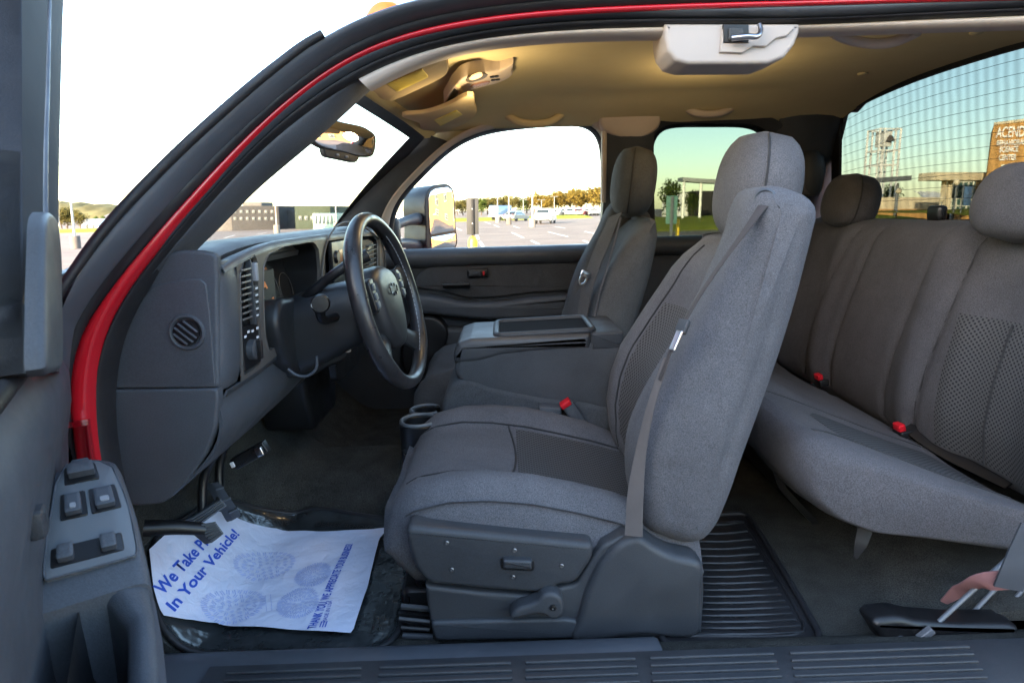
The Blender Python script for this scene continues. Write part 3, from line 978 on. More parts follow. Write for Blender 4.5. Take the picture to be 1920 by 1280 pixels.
pb = empty("pale_building")
wall_block("wall", 152, 222, 417, 160, 15, "white_clad", pb)
wall_block("gable", 158, 182, 411, 158, 15, "white_clad", pb)
for i in range(4):
    window_rect(160 + i * 12, 166 + i * 12, 421, 427, 158 if i < 2 else 160, "window_far", pb)
tag(pb, "pale low building far beyond the open driver door", "building")
lb = empty("low_shed")
wall_block("wall", 742, 772, 399, 150, 10, "brick_dark", lb)
wall_block("roof_edge", 741, 773, 397, 149.5, 11, "white_clad", lb)
tag(lb, "low dull shed behind the tow mirror arm", "building")
wb_ = empty("white_pavilion")
wall_block("wall", 1282, 1312, 362, 75, 10, "white_clad", wb_)
wall_block("brick_bay", 1306, 1345, 358, 72, 8, "brick_dark", wb_)
tag(wb_, "pale wall with a brown brick bay behind the columned canopy", "building")

# columned canopy beyond the quarter window and running to the tower
cp = empty("columned_canopy")
pts = [P(1276, 333, y=56, world=True), P(1335, 337, y=55, world=True), P(1420, 337, y=54, world=True), P(1500, 336, y=53, world=True)]
rows = []
for p in resample(pts, 14):
    rows.append([p + Vector((0, -0.7, 0.0)), p + Vector((0, 0.9, 0.0)), p + Vector((0, 0.9, -0.34)), p + Vector((0, -0.7, -0.34))])
loft("roof_slab", rows, "grey_metal", cp)
for px in (1283, 1315, 1350, 1400, 1450):
    p = P(px, 337, y=55.0, world=True)
    z0 = gz(p.x)
    lathe("column", (p.x, p.y, z0), (0, 0, 1), [(0.12, 0), (0.12, p.z - z0 - 0.2), (0.01, p.z - z0 - 0.19)], "white_metal", cp, 10)
tag(cp, "curved grey canopy on slim columns outside the quarter window", "canopy")

# clock tower: four open lattice legs with a box at the top
ct = empty("clock_tower")
D = 52.0
fl0, fl1 = P(1651, 240, y=D, world=True), P(1690, 240, y=D, world=True)
zt = fl0.z; z0 = gz(fl0.x); W = fl1.x - fl0.x
cx, cy = (fl0.x + fl1.x) / 2, D + W / 2
zc = P(1670, 282, y=D, world=True).z; zm = P(1670, 309, y=D, world=True).z; zl = P(1670, 334, y=D, world=True).z
for sx in (-1, 1):
    for sy in (-1, 1):
        x, y = cx + sx * W / 2, cy + sy * W / 2
        for dx in (0, -sx * 0.42):
            box("leg", (x + dx, y, (z0 + zt) / 2), (0.13, 0.13, zt - z0), "white_metal", ct, 0.01)
        for z in (zt - 0.07, zc, zm):
            box("leg_tie", (x - sx * 0.21, y, z), (0.30, 0.10, 0.12), "white_metal", ct, 0.01)
for z in (zt - 0.07, zc, zm):
    for sy in (-1, 1):
        box("crossbeam", (cx, cy + sy * W / 2, z), (W - 0.96, 0.09, 0.10), "white_metal", ct, 0.01)
    for sx in (-1, 1):
        box("side_beam", (cx + sx * W / 2, cy, z), (0.09, W - 0.2, 0.10), "white_metal", ct, 0.01)
pa = box("clock_panel", (cx, cy, (zt + zc) / 2 + 0.1), (W - 1.0, W - 0.6, (zt - zc) * 0.72), "white_clad", ct, 0.02)
lathe("bell", (cx + 0.1, cy - W * 0.5 + 0.1, (zt + zc) / 2 - 0.15), (0, 0, 1), [(0.34, 0), (0.28, 0.12), (0.2, 0.35), (0.08, 0.48), (0.01, 0.5)], "concrete_dark", ct, 14)
tag(ct, "white open lattice tower with a bell box seen through the back window", "tower")
tb = empty("walkway_beam")
a, b = P(1622, 338, y=D - 3, world=True), P(1697, 333, y=D - 3, world=True)
rows = [[p + Vector((0, -0.8, 0.12)), p + Vector((0, 0.8, 0.12)), p + Vector((0, 0.8, -0.26)), p + Vector((0, -0.8, -0.26))] for p in resample([a, a.lerp(b, .5), b], 6)]
loft("roof_slab", rows, "grey_metal", tb)
for px in (1648, 1684):
    p = P(px, 338, y=D - 3, world=True)
    lathe("column", (p.x, p.y, gz(p.x)), (0, 0, 1), [(0.10, 0), (0.10, p.z - gz(p.x) - 0.25), (0.01, p.z - gz(p.x) - 0.24)], "grey_metal", tb, 10)
tag(tb, "grey roofed walkway at the foot of the open tower", "canopy")

# low beige block and entrance of the brick building
eb = empty("entrance_building")
D = 46.0
wall_block("low_wall", 1640, 1772, 370, D + 4, 2, "stucco", eb)
wall_block("plinth", 1640, 1772, 392, D + 3.9, 2.2, "brick_wall", eb)
a, b = P(1733, 372, y=D + 5, world=True), P(1775, 358, y=D + 5, world=True)
rows = [[Vector((a.x, D + 5, a.z)), Vector((b.x + 1, D + 5, a.z))], [Vector((a.x + 1.4, D + 8, b.z)), Vector((b.x + 1, D + 8, b.z))]]
sheet("sloped_roof", rows, "white_metal", eb, 0.08, dirn=(0, 0, -1))
for i in range(6):
    x = a.x + 0.4 + i * 0.55
    box("roof_rib", (x + 0.7, D + 6.45, (a.z + b.z) / 2 + 0.04), (0.05, 3.3, 0.05), "white_metal", eb, 0.0, rot=euler(x=math.degrees(math.atan2(b.z - a.z, 3.0))))
wall_block("portico_roof", 1752, 1862, 323, D - 4, 7, "stucco", eb, 0)
o = bpy.data.objects["portico_roof"]
bpy.data.objects.remove(o)
a, b = P(1752, 323, y=D - 4, world=True), P(1866, 338, y=D - 4, world=True)
box("portico_roof", ((a.x + b.x) / 2, D - 3.2, (a.z + b.z) / 2), (b.x - a.x, 1.6, a.z - b.z), "stucco", eb, 0.02)
for px in (1771, 1782):
    p = P(px, 338, y=D - 3, world=True); z0 = gz(p.x)
    box("portico_post", (p.x, p.y, (p.z + z0) / 2), (0.24, 0.24, p.z - z0), "stucco", eb, 0.01)
window_rect(1784, 1822, 340, 399, D, "window_teal", eb, None, name="glazed_wall")
gl = bpy.data.objects["glazed_wall"]
for px in (1784, 1793, 1803, 1813, 1822):
    p0, p1 = P(px, 340, y=D - 0.1, world=True), P(px, 399, y=D - 0.1, world=True)
    box("mullion", ((p0.x + p1.x) / 2, D - 0.13, (p0.z + p1.z) / 2), (0.10, 0.08, p0.z - p1.z), "window_frame_far", gl, 0.005)
for py in (341, 358, 372, 386, 398):
    p0, p1 = P(1784, py, y=D - 0.1, world=True), P(1822, py, y=D - 0.1, world=True)
    box("transom", ((p0.x + p1.x) / 2, D - 0.10, p0.z), (p1.x - p0.x, 0.06, 0.10), "window_frame_far", gl, 0.005)
wall_block("brick_bay", 1821, 1850, 338, D + 0.5, 1.5, "brick_wall", eb)
for px, py0, py1 in [(1806, 374, 386), (1812, 374, 386), (1806, 389, 398), (1812, 389, 398)]:
    pass
tag(eb, "beige entrance block with a glazed door wall beside the brick sign wall", "building")

# the tall curved brick wall that carries the sign, running on behind the truck
bb = empty("brick_sign_building")
A0 = P(1846, 380, y=40.0, world=True)
path = [Vector((A0.x, 40.0, 0)), Vector((A0.x + 2.6, 38.2, 0)), Vector((A0.x + 6, 35.6, 0)), Vector((A0.x + 9.5, 31.5, 0)), Vector((A0.x + 13, 24, 0)), Vector((A0.x + 15, 12, 0)), Vector((A0.x + 15.5, -6, 0)), Vector((A0.x + 12, -34, 0))]
zt0 = P(1853, 235, y=40.0, world=True).z
pts = resample(path, 40)
rows = []
for i, p in enumerate(pts):
    t = i / 39
    z1 = zt0 + 1.3 * math.sin(min(1, t * 3.2) * math.pi / 2)
    z0 = gz(p.x) - 0.5
    n = Vector((0.6, 0.8, 0))
    lean = 0.25 if i == 0 else 0.0
    rows.append([Vector((p.x - lean * 0.8, p.y, z0)), Vector((p.x, p.y, z1)), Vector((p.x, p.y, z1)) + n * 5, Vector((p.x, p.y, z0)) + n * 5])
loft("brick_wall", rows, "brick_wall", bb, sharp=30)
rows = []
for i, p in enumerate(pts):
    t = i / 39
    z1 = zt0 + 1.3 * math.sin(min(1, t * 3.2) * math.pi / 2)
    q = Vector((p.x, p.y, z1)); d = Vector((-0.6, -0.8, 0)) * 0.08
    rows.append([q + d + Vector((0, 0, 0.003)), q + d + Vector((0, 0, 0.16)), q - d * 6 + Vector((0, 0, 0.16)), q - d * 6 + Vector((0, 0, 0.003))])
loft("coping", rows, "stucco", bb, sharp=30)
def wall_pt(px, py):
    """point on the sign wall: its first stretch runs straight enough for the lettering"""
    d = ray(px, py)
    p0, p1 = path[0], path[2]
    n = Vector((-(p1 - p0).y, (p1 - p0).x, 0)).normalized()
    t = (p0.x * n.x + p0.y * n.y) / (d.x * n.x + d.y * n.y)
    q = d * t; q.z += EYE
    return q - n * (0.12 if n.y > 0 else -0.12)
for body, px, px1, py, ppx in [("ACENDA", 1867, 1931, 259, 19), ("BEHAVIORAL", 1868, 1922, 274, 10), ("SCIENCE", 1873, 1908, 286, 10), ("CENTER", 1872, 1905, 301, 10)]:
    o_ = wall_pt(px, py); r_ = wall_pt(px1, py); r_.z = o_.z
    size = ppx / FOC * o_.y * 1.42
    text_object("sign_lettering", body, size, o_, (r_ - o_), (0, 0, 1), "sign_letters", bb, depth=0.03, bold=0.008, fit=(r_ - o_).length)
p0, p1 = wall_pt(1877, 309), wall_pt(1893, 332)
c_ = (p0 + p1) / 2
box("window", c_, ((p1 - p0).xy.length, 0.12, p0.z - p1.z), "window_frame_far", bb, 0.01, rot=euler(z=math.degrees(math.atan2((p1 - p0).y, (p1 - p0).x))))
# windows in the long flank behind the truck, met by the mirrors
for i, k in enumerate([12, 15, 18, 21, 24, 27, 30, 33, 36]):
    p = pts[k]; q = pts[k + 1]
    ang = math.degrees(math.atan2((q - p).y, (q - p).x))
    nrm = Vector((-(q - p).y, (q - p).x, 0)).normalized()
    if nrm.x > 0: nrm = -nrm
    for zz in (2.2, 5.6):
        w_ = box("window", p + nrm * 0.02 + Vector((0, 0, gz(p.x) + zz)), (1.8, 0.16, 1.9), "window_frame_far", bb, 0.01, rot=euler(z=ang))
        for sx in (-0.43, 0.43):
            for sz in (-0.44, 0.44):
                off = (q - p).normalized() * sx
                box("pane", p + nrm * 0.115 + off + Vector((0, 0, gz(p.x) + zz + sz)), (0.76, 0.03, 0.80), "window_far", w_, 0.003, rot=euler(z=ang))
tag(bb, "tall curved brick wall with white sign lettering behind the back window", "building")

# globe lamps on the lawn in front of the entrance
for i, (px, top, d) in enumerate([(1794, 340, 34), (1685, 357, 40), (1767, 372, 41)]):
    p = P(px, top, y=d, world=True); z0 = gz(p.x)
    t = empty("globe_lamp", loc=(p.x, p.y, z0)); h = p.z - z0
    lathe("post", (0, 0, 0), (0, 0, 1), [(0.06, 0), (0.05, 0.4), (0.035, h - 0.25), (0.07, h - 0.22), (0.01, h - 0.2)], "grey_metal", t, 8)
    lathe("lantern", (0, 0, h - 0.22), (0, 0, 1), [(0.05, 0), (0.15, 0.08), (0.17, 0.2), (0.12, 0.3), (0.02, 0.36)], "stucco", t, 10)
    tag(t, ["lantern on a tall post before the glazed entrance", "short lantern post near the tower foot", "small lantern post before the beige low wall"][i], "lamp")
p = P(1801, 400, y=33, world=True); z0 = gz(p.x)
t = empty("lawn_banner", loc=(p.x, p.y, z0))
tube("pole", [(0, 0, 0), (0, 0, 2.4)], 0.03, "grey_metal", t, n=6)
box("banner", (0.28, 0, 1.75), (0.42, 0.02, 1.0), "car_blue", t, 0.004)
tag(t, "small blue banner on a pole before the entrance", "banner")

# ---- unseen brick block, added behind the photographer to shade the truck
sh = empty("added_shade_block", loc=(-6.0, -14.0, gz(-6.0)))
box("wall", (0, -5.0, 3.45), (26.0, 10.0, 7.7), "brick_wall", sh, 0.02)
box("coping", (0, -5.0, 7.36), (26.3, 10.3, 0.10), "stucco", sh, 0.02)
for i in range(7):
    for zz in (1.9, 5.3):
        w_ = box("window", (-10.5 + i * 3.5, 0.02, zz), (1.8, 0.14, 1.9), "window_frame_far", sh, 0.01)
        for sx in (-0.43, 0.43):
            for sz in (-0.44, 0.44):
                box("pane", (-10.5 + i * 3.5 + sx, 0.10, zz + sz), (0.76, 0.03, 0.80), "window_far", w_, 0.003)
tag(sh, "unseen brick block with white windows added behind the photographer for shade", "building")

# ================================================================== the truck
truck = empty("pickup_truck")
truck.matrix_world = CAB @ Matrix.Translation(ROOT_CAB)
tag(truck, "red extended cab pickup truck with open driver doors and grey cloth interior", "pickup truck")
CURRENT["offset"] = ROOT_CAB
MID = 1.73                                # centre line of the cab

def PB(px, py, off=0.0):
    """driver side door opening: upright below the belt, leaning in above it"""
    p = P(px, py, a=0.95 + off, b=0.5)
    if p.z < -0.10:
        p = P(px, py, y=0.90 + off)
    return p

def PS(px, py, off=0.0):
    """inner face of the passenger side, leaning in above the belt"""
    return P(px, py, a=2.413 + off, b=-0.38)

# ---- door opening on the driver side: seals and paint, from outside to inside
E0 = [(96, 720), (105, 585), (150, 497), (202, 427), (260, 372), (300, 322), (397, 235), (467, 168), (540, 110), (607, 68), (640, 47), (690, 23), (767, 0), (900, -24), (1100, -46), (1400, -62), (1750, -74), (2100, -84)]
E1 = [(110, 740), (122, 625), (175, 548), (230, 480), (283, 423), (367, 323), (433, 262), (500, 199), (567, 143), (640, 90), (740, 47), (850, 22), (1000, 3), (1150, -6), (1400, -16), (1750, -26), (2100, -34)]
R0 = [(150, 905), (128, 760), (123, 665), (140, 627), (187, 570), (233, 504), (307, 424), (383, 337), (433, 286), (483, 234), (530, 193), (583, 150), (640, 111), (690, 85), (750, 64), (840, 43), (940, 28), (1073, 17), (1280, 8), (1513, 2), (1800, -5), (2100, -12)]
R1 = [(185, 930), (166, 840), (160, 744), (160, 677), (173, 627), (200, 574), (253, 507), (318, 427), (394, 343), (440, 291), (487, 243), (533, 199), (590, 155), (640, 118), (740, 76), (840, 53), (940, 37), (1073, 26), (1280, 17), (1513, 10), (1800, 2), (2100, -5)]
S1 = [(205, 945), (178, 850), (170, 744), (174, 680), (192, 622), (222, 567), (275, 497), (333, 432), (400, 352), (433, 316), (483, 266), (533, 219), (583, 180), (640, 143), (740, 93), (840, 68), (973, 47), (1140, 36), (1280, 35), (1500, 35), (1707, 25), (2100, 6)]
S2 = [(232, 960), (208, 862), (198, 744), (201, 682), (215, 625), (240, 572), (290, 507), (352, 430), (433, 335), (480, 289), (533, 241), (590, 197), (640, 165), (672, 145), (740, 111), (840, 83), (973, 63), (1140, 53), (1280, 50), (1500, 47), (1707, 38), (2100, 22)]
frame_part = empty("door_opening", truck)
def cv(L, off): return [PB(a, b, off) for a, b in L]
band("outer_seal", cv(E0, -0.045), cv(E1, -0.005), 0.016, "rubber_grey", frame_part, n=90, back=0.03)
band("drip_channel", cv(E1, -0.006), cv(R0, 0.012), 0.003, "rubber", frame_part, n=90, back=0.02)
band("painted_jamb", cv([(a, b - 1.5) for a, b in R0], 0.010), cv([(a, b + 1.5) for a, b in R1], 0.016), 0.005, "red_paint", frame_part, n=90, back=0.02)
band("door_seal", cv(R1, 0.018), cv(S1, 0.04), 0.008, "rubber_grey", frame_part, n=90, back=0.02)
band("inner_seal", cv(S1, 0.036), cv(S2, 0.055), 0.007, "rubber", frame_part, n=90, back=0.02)
# slim gutter strip beside the windscreen
gut = [PB(a, b, -0.055) for a, b in [(108, 552), (190, 437), (300, 318), (420, 206), (520, 122), (580, 78), (605, 64)]]
tube("gutter_strip", gut, [0.007, 0.008, 0.008, 0.007], "rubber", frame_part, n=8, smooth_n=40)

# ---- interior trim of the driver side A pillar and roof rail
pil = empty("windscreen_pillar", truck)
A_in = [(250, 600), (300, 530), (352, 470), (400, 427), (450, 372), (500, 328), (567, 273), (640, 208), (688, 164)]
A_out = [(222, 612), (240, 572), (290, 507), (352, 430), (433, 335), (533, 241), (590, 197), (640, 165), (671, 146)]
band("pillar_trim", cv(A_out, 0.056), cv(A_in, 0.11), 0.012, "plastic", pil, n=50, back=0.03)

rail = empty("roof_rail_trim", truck)
H1 = [(670, 146), (740, 111), (840, 83), (973, 63), (1140, 53), (1280, 50), (1500, 47), (1707, 38), (2100, 22)]
H2 = [(690, 166), (790, 115), (873, 93), (1007, 76), (1140, 70), (1280, 68), (1497, 63), (1707, 56), (2100, 44)]
band("rail_cover", cv(H1, 0.056), cv(H2, 0.075), 0.008, "beige", rail, n=70, back=0.03)

# ---- roof: outer skin and headliner
def roof_z(x, y, z0):
    u = (y - MID) / 0.60
    v = max(0.0, (-x - 0.02) / 0.42)
    w = max(0.0, (x - 0.80) / 0.5)
    return z0 + 0.085 * (1 - abs(u) ** 2.6) - 0.035 * v ** 2 - 0.015 * w ** 2

roof = empty("roof", truck)
rows = []
for i in range(31):
    row = []
    for j in range(33):
        y = 1.185 + 1.145 * j / 32
        u = (y - MID) / 0.60
        xf = -0.24 - 0.12 * (1 - abs(u) ** 2.0)
        xr = 1.245 + 0.03 * (1 - u * u)
        x = xf + (xr - xf) * i / 30
        z = roof_z(x, y, 0.292)
        # pressed front panel between the visors and long swage lines
        if x < 0.10:
            s = max(0, 1 - ((x + 0.10) / 0.20) ** 2)
            z -= 0.010 * s * math.exp(-(u / 0.55) ** 4)
        z += 0.010 * math.exp(-((abs(u) - 0.62) / 0.12) ** 2) * min(1, max(0, (x - 0.05) / 0.2)) * min(1, max(0, (1.05 - x) / 0.2))
        row.append(Vector((x, y, z)))
    rows.append(row)
sheet("headliner", rows, "headliner", roof, 0.012, dirn=(0, 0, 1))
rows = []
for i in range(25):
    row = []
    for j in range(25):
        y = 1.175 + 1.175 * j / 24
        u = (y - MID) / 0.62
        xf = -0.20 - 0.22 * (1 - abs(u) ** 2.2)
        x = xf + (1.33 - xf) * i / 24
        row.append(Vector((x, y, 0.318 + 0.125 * (1 - abs(u) ** 2.4) - 0.06 * max(0, (-x) / 0.42) ** 2)))
    rows.append(row)
sheet("roof_skin", rows, "red_paint", roof, 0.004, dirn=(0, 0, 1))
# amber clearance lamp on the front edge of the roof
cl = P(716, 16, y=1.42)
def lamp_ring(s, h): return [cl + Vector((math.cos(t) * 0.036 * s + 0.012 * h, math.sin(t) * 0.03 * s, h * 0.030 - 0.018)) for t in [2 * math.pi * k / 20 for k in range(20)]]
loft("clearance_lamp", [lamp_ring(1, 0), lamp_ring(0.97, 0.3), lamp_ring(0.85, 0.65), lamp_ring(0.6, 0.9), lamp_ring(0.2, 1.0)], "amber", roof)
# little push fasteners in the headliner near the back window
for a, b, yy in [(1828, 98, 1.42), (1615, 173, 1.9)]:
    q = P(a, b, y=yy); q.z = roof_z(q.x, q.y, 0.292)
    lathe("fastener", q, (0, 0, -1), [(0.014, -0.002), (0.014, 0.003), (0.009, 0.006), (0.001, 0.006)], "headliner", roof, 14)

# ---- windscreen
ws_part = empty("windscreen", truck)
def screen(u, t, push=0.0):
    """u -1..1 across, t 0 bottom .. 1 top"""
    yb, yt = MID + 0.83 * u, MID + 0.56 * u
    xb = -0.70 - 0.22 * (1 - abs(u) ** 2.2)
    xt = -0.285 - 0.115 * (1 - abs(u) ** 2.0)
    zb = -0.13
    zt = 0.262 + 0.075 * (1 - abs(u) ** 2.4)
    y = yb + (yt - yb) * t; x = xb + (xt - xb) * t; z = zb + (zt - zb) * t
    return Vector((x - 0.02 * math.sin(math.pi * t) - push, y, z + push * 0.7))
rows = [[screen(-1 + 2 * j / 28, i / 12) for j in range(29)] for i in range(13)]
sheet("pane", rows, "windscreen_glass", ws_part, 0.005, dirn=(-0.7, 0, 0.7))
rows = [[screen(-1 + 2 * j / 28, 0.955 + 0.055 * i / 2, -0.004) for j in range(29)] for i in range(3)]
sheet("shade_band", rows, "plastic_black", ws_part, 0.003, dirn=(-0.7, 0, 0.7))
rows = [[screen(0.905 + 0.1 * j / 4, i / 12, -0.004) for j in range(5)] for i in range(13)]
sheet("edge_band", rows, "plastic_black", ws_part, 0.003, dirn=(-0.7, 0, 0.7))
# wire of the mirror running down to the dash
tube("mirror_wire", [screen(-0.02, 0.70, -0.012), screen(-0.02, 0.35, -0.012), screen(-0.02, 0.03, -0.012)], 0.0016, "plastic_black", ws_part, n=6, smooth_n=10)
# wipers parked along the cowl
tube("wiper", [Vector((-0.90, 1.55, -0.12)), Vector((-0.86, 1.30, -0.085)), Vector((-0.78, 1.05, -0.10))], 0.006, "plastic_black", ws_part, n=6, smooth_n=12)

# ---- header strip between the screen and headliner
rows = [[screen(-1 + 2 * j / 28, 1.0, -0.002).lerp(Vector((-0.24 - 0.12 * (1 - abs(-1 + 2*j/28) ** 2), MID + 0.6 * (-1 + 2*j/28), roof_z(-0.24 - 0.12 * (1 - (-1 + 2*j/28) ** 2), MID + 0.6 * (-1 + 2*j/28), 0.288))), k / 4) + Vector((0, 0, -0.006 * math.sin(math.pi * k / 4))) for j in range(29)] for k in range(5)]
sheet("windscreen_header", rows, "headliner", roof, 0.006, dirn=(0, 0, 1))

rows = [[PS(a, b, 0.035) for a, b in r] for r in ([(740, 215), (800, 215), (860, 215), (920, 212)], [(755, 235), (800, 240), (850, 245), (905, 238)], [(775, 262), (800, 275), (835, 272), (870, 258)])]
sheet("header_corner", rows, "headliner", roof, 0.01, dirn=(0, 1, 0))

# ---- passenger side A pillar trim
pp = empty("passenger_pillar", truck)
Ain = [PS(a, b, 0.0) for a, b in [(776, 246), (772, 262), (740, 300), (690, 357), (640, 413), (612, 446)]]
Aou = [PS(a, b, 0.045) for a, b in [(846, 268), (838, 281), (805, 315), (765, 358), (738, 392), (700, 446)]]
band("pillar_trim", Ain, Aou, 0.020, "plastic", pp, n=30, back=0.03, toward=(0.3, -1, 0))

# ---- passenger door
pdoor = empty("passenger_door", truck)
OPEN = [(741, 469), (741, 392), (791, 334), (842, 285), (872, 264), (915, 250), (973, 242), (1063, 236), (1113, 236), (1123, 248), (1126, 300), (1126, 455), (1105, 458), (920, 465)]
og = [PS(a, b, 0.045) for a, b in OPEN]
def ring_band(name, inner, outer, off_in, off_out, bulge, mat, parent, n=100):
    A = resample([PS(a, b, off_in) for a, b in inner], n, True)
    B = resample([PS(a, b, off_out) for a, b in outer], n, True)
    rows = []
    for a, b in zip(A, B):
        row = [a.lerp(b, k / 5) + Vector((0, -1, 0)) * bulge * math.sin(math.pi * k / 5) for k in range(6)]
        row += [b + Vector((0, 0.02, 0)), a + Vector((0, 0.02, 0))]
        rows.append(row)
    v, f = grid(rows, True, True)
    return mesh_object(name, v, f, mat, parent, sharp=50)
def grow(L, d, cx, cy):
    out = []
    n = len(L)
    for i, (a, b) in enumerate(L):
        p0, p1 = L[i - 1], L[(i + 1) % n]
        tx, ty = p1[0] - p0[0], p1[1] - p0[1]
        l = math.hypot(tx, ty); nx, ny = ty / l, -tx / l
        if (a - cx) * nx + (b - cy) * ny < 0: nx, ny = -nx, -ny
        out.append((a + nx * d, b + ny * d))
    return out
top_open = [(735, 470), (741, 392), (791, 334), (842, 285), (872, 264), (915, 250), (973, 242), (1063, 236), (1113, 236), (1123, 248), (1126, 300), (1128, 470)]
top_mid = [(727, 470), (734, 389), (786, 329), (838, 279), (869, 258), (913, 243), (972, 235), (1063, 229), (1115, 229), (1130, 243), (1133, 300), (1135, 470)]
top_out = [(700, 470), (722, 384), (777, 321), (832, 268), (864, 247), (908, 230), (968, 221), (1060, 214), (1118, 214), (1143, 234), (1146, 300), (1148, 470)]
band("window_frame", [PS(a, b, 0.05) for a, b in top_open], [PS(a, b, 0.03) for a, b in top_mid], 0.003, "plastic_black", pdoor, n=70)
band("frame_cover", [PS(a, b, 0.03) for a, b in top_mid], [PS(a, b, 0.0) for a, b in top_out], 0.008, "beige", pdoor, n=70)
rows = [[Vector((-0.60 + 1.06 * i / 10, 2.45 + 0.06 - 0.40 * (z + 0.15) - 0.015 * ((z + 0.15) / 0.45) ** 2, z)) for z in [-0.20 + 0.53 * j / 8 for j in range(9)]] for i in range(11)]
sheet("pane", rows, "clear_glass", pdoor, 0.004, dirn=(0, 1, 0))

def side_panel(name, x0, x1, prof, mat, parent, nx=24, thick=0.02):
    rows = []
    for i in range(nx + 1):
        x = x0 + (x1 - x0) * i / nx
        rows.append([Vector((x, y, z)) for y, z in prof])
    return sheet(name, rows, mat, parent, thick, dirn=(0, 1, 0))
# top pad, insert, armrest and lower panel as their own mouldings
pad = fillet([(2.53, -0.150), (2.455, -0.148), (2.430, -0.175), (2.435, -0.205), (2.46, -0.225), (2.53, -0.225)], 0.018, 5)
rings = [[Vector((x, a, b)) for a, b in pad] for x in [-0.62 + 1.03 * i / 12 for i in range(13)]]
loft("top_pad", rings, "plastic", pdoor, sharp=60)
side_panel("back_panel", -0.66, 0.43, [(2.47, -0.20), (2.475, -0.30), (2.48, -0.50), (2.48, -0.84)], "plastic_dark", pdoor)
ins = fillet([(-0.385, -0.300), (-0.33, -0.222), (-0.22, -0.212), (0.30, -0.205), (0.375, -0.235), (0.375, -0.332), (0.10, -0.338), (-0.02, -0.352), (-0.16, -0.352), (-0.24, -0.325)], [0.02, 0.05, 0.06, 0.04, 0.03, 0.01, 0.04, 0.03, 0.03, 0.04], 6)
slab("cloth_insert", ins, 2.458, 2.49, 0.010, "fabric_dark", pdoor, fan=False)
arm = fillet([(-0.40, -0.318), (-0.26, -0.338), (-0.16, -0.364), (-0.01, -0.364), (0.10, -0.349), (0.385, -0.343), (0.385, -0.425), (0.10, -0.440), (-0.10, -0.436), (-0.40, -0.395)], [0.01, 0.04, 0.04, 0.04, 0.04, 0.01, 0.02, 0.06, 0.06, 0.02], 6)
slab("armrest", arm, 2.415, 2.49, 0.020, "plastic", pdoor, fan=False)
lp = [(-0.40, -0.46), (-0.1, -0.47), (0.36, -0.47), (0.36, -0.70), (-0.40, -0.72)]
slab("map_pocket", fillet(lp, 0.06), 2.43, 2.49, 0.02, "plastic_dark", pdoor, fan=False)
slab("speaker_grille", [q[:2] for q in resample([(-0.38, -0.43, 0), (-0.27, -0.43, 0), (-0.24, -0.47, 0), (-0.27, -0.58, 0), (-0.33, -0.66, 0), (-0.40, -0.66, 0), (-0.42, -0.5, 0)], 50, True)], 2.42, 2.48, 0.012, "plastic_black", pdoor, fan=False)
# inner handle with its red lock flag, and the window switches
hq = P(896, 512, y=2.449)
box("handle_recess", hq, (0.085, 0.012, 0.036), "plastic_black", pdoor, 0.006)
box("door_handle", hq + Vector((-0.012, -0.010, 0)), (0.05, 0.010, 0.022), "plastic_dark", pdoor, 0.004)
box("lock_flag", hq + Vector((0.024, -0.008, 0.0)), (0.008, 0.006, 0.016), "button_red", pdoor, 0.002)
sq = P(855, 541, y=2.40)
box("switch_plate", sq + Vector((0, 0.03, 0.008)), (0.11, 0.05, 0.012), "plastic_black", pdoor, 0.004, rot=euler(x=-20))
for k in (-0.025, 0.02):
    box("window_switch", sq + Vector((k, 0.02, 0.018)), (0.022, 0.022, 0.010), "plastic_dark", pdoor, 0.003)
# outer skin
sk = [[Vector((x, y, z)) for y, z in [(2.55, -0.16), (2.60, -0.30), (2.615, -0.5), (2.60, -0.75), (2.57, -0.92)]] for x in [-0.66, -0.3, 0.0, 0.44]]
sheet("outer_skin", sk, "red_paint", pdoor, 0.006, dirn=(0, 1, 0))

# ---- passenger side rear door with fixed privacy glass
rdoor = empty("rear_access_door", truck)
# dark trim around the quarter window
ro_in = [(1226, 445), (1226, 350), (1226, 255), (1229, 244), (1240, 240), (1290, 238), (1350, 238), (1415, 239), (1428, 242), (1436, 251), (1447, 300), (1460, 445)]
ro_out = [(1200, 445), (1200, 350), (1200, 240), (1204, 226), (1222, 216), (1290, 214), (1350, 214), (1440, 215), (1465, 222), (1480, 240), (1500, 300), (1510, 445)]
band("window_surround", [PS(a, b, 0.035) for a, b in ro_in], [PS(a, b, 0.0) for a, b in ro_out], 0.006, "plastic_dark", rdoor, n=70)
rows = [[Vector((0.54 + 0.58 * i / 8, 2.45 + 0.05 - 0.40 * (z + 0.15), z)) for z in [-0.18 + 0.50 * j / 8 for j in range(9)]] for i in range(9)]
sheet("pane", rows, "privacy_glass", rdoor, 0.004, dirn=(0, 1, 0))
rings = [[Vector((x, a, b + 0.022)) for a, b in pad] for x in [0.44 + 0.70 * i / 10 for i in range(11)]]
loft("top_pad", rings, "plastic", rdoor, sharp=60)
side_panel("back_panel", 0.43, 1.20, [(2.47, -0.17), (2.475, -0.30), (2.48, -0.50), (2.48, -0.84)], "plastic_dark", rdoor)
sk = [[Vector((x, y, z)) for y, z in [(2.55, -0.16), (2.60, -0.30), (2.615, -0.5), (2.60, -0.75), (2.57, -0.92)]] for x in [0.445, 0.8, 1.1, 1.34]]
sheet("outer_skin", sk, "red_paint", rdoor, 0.006, dirn=(0, 1, 0))

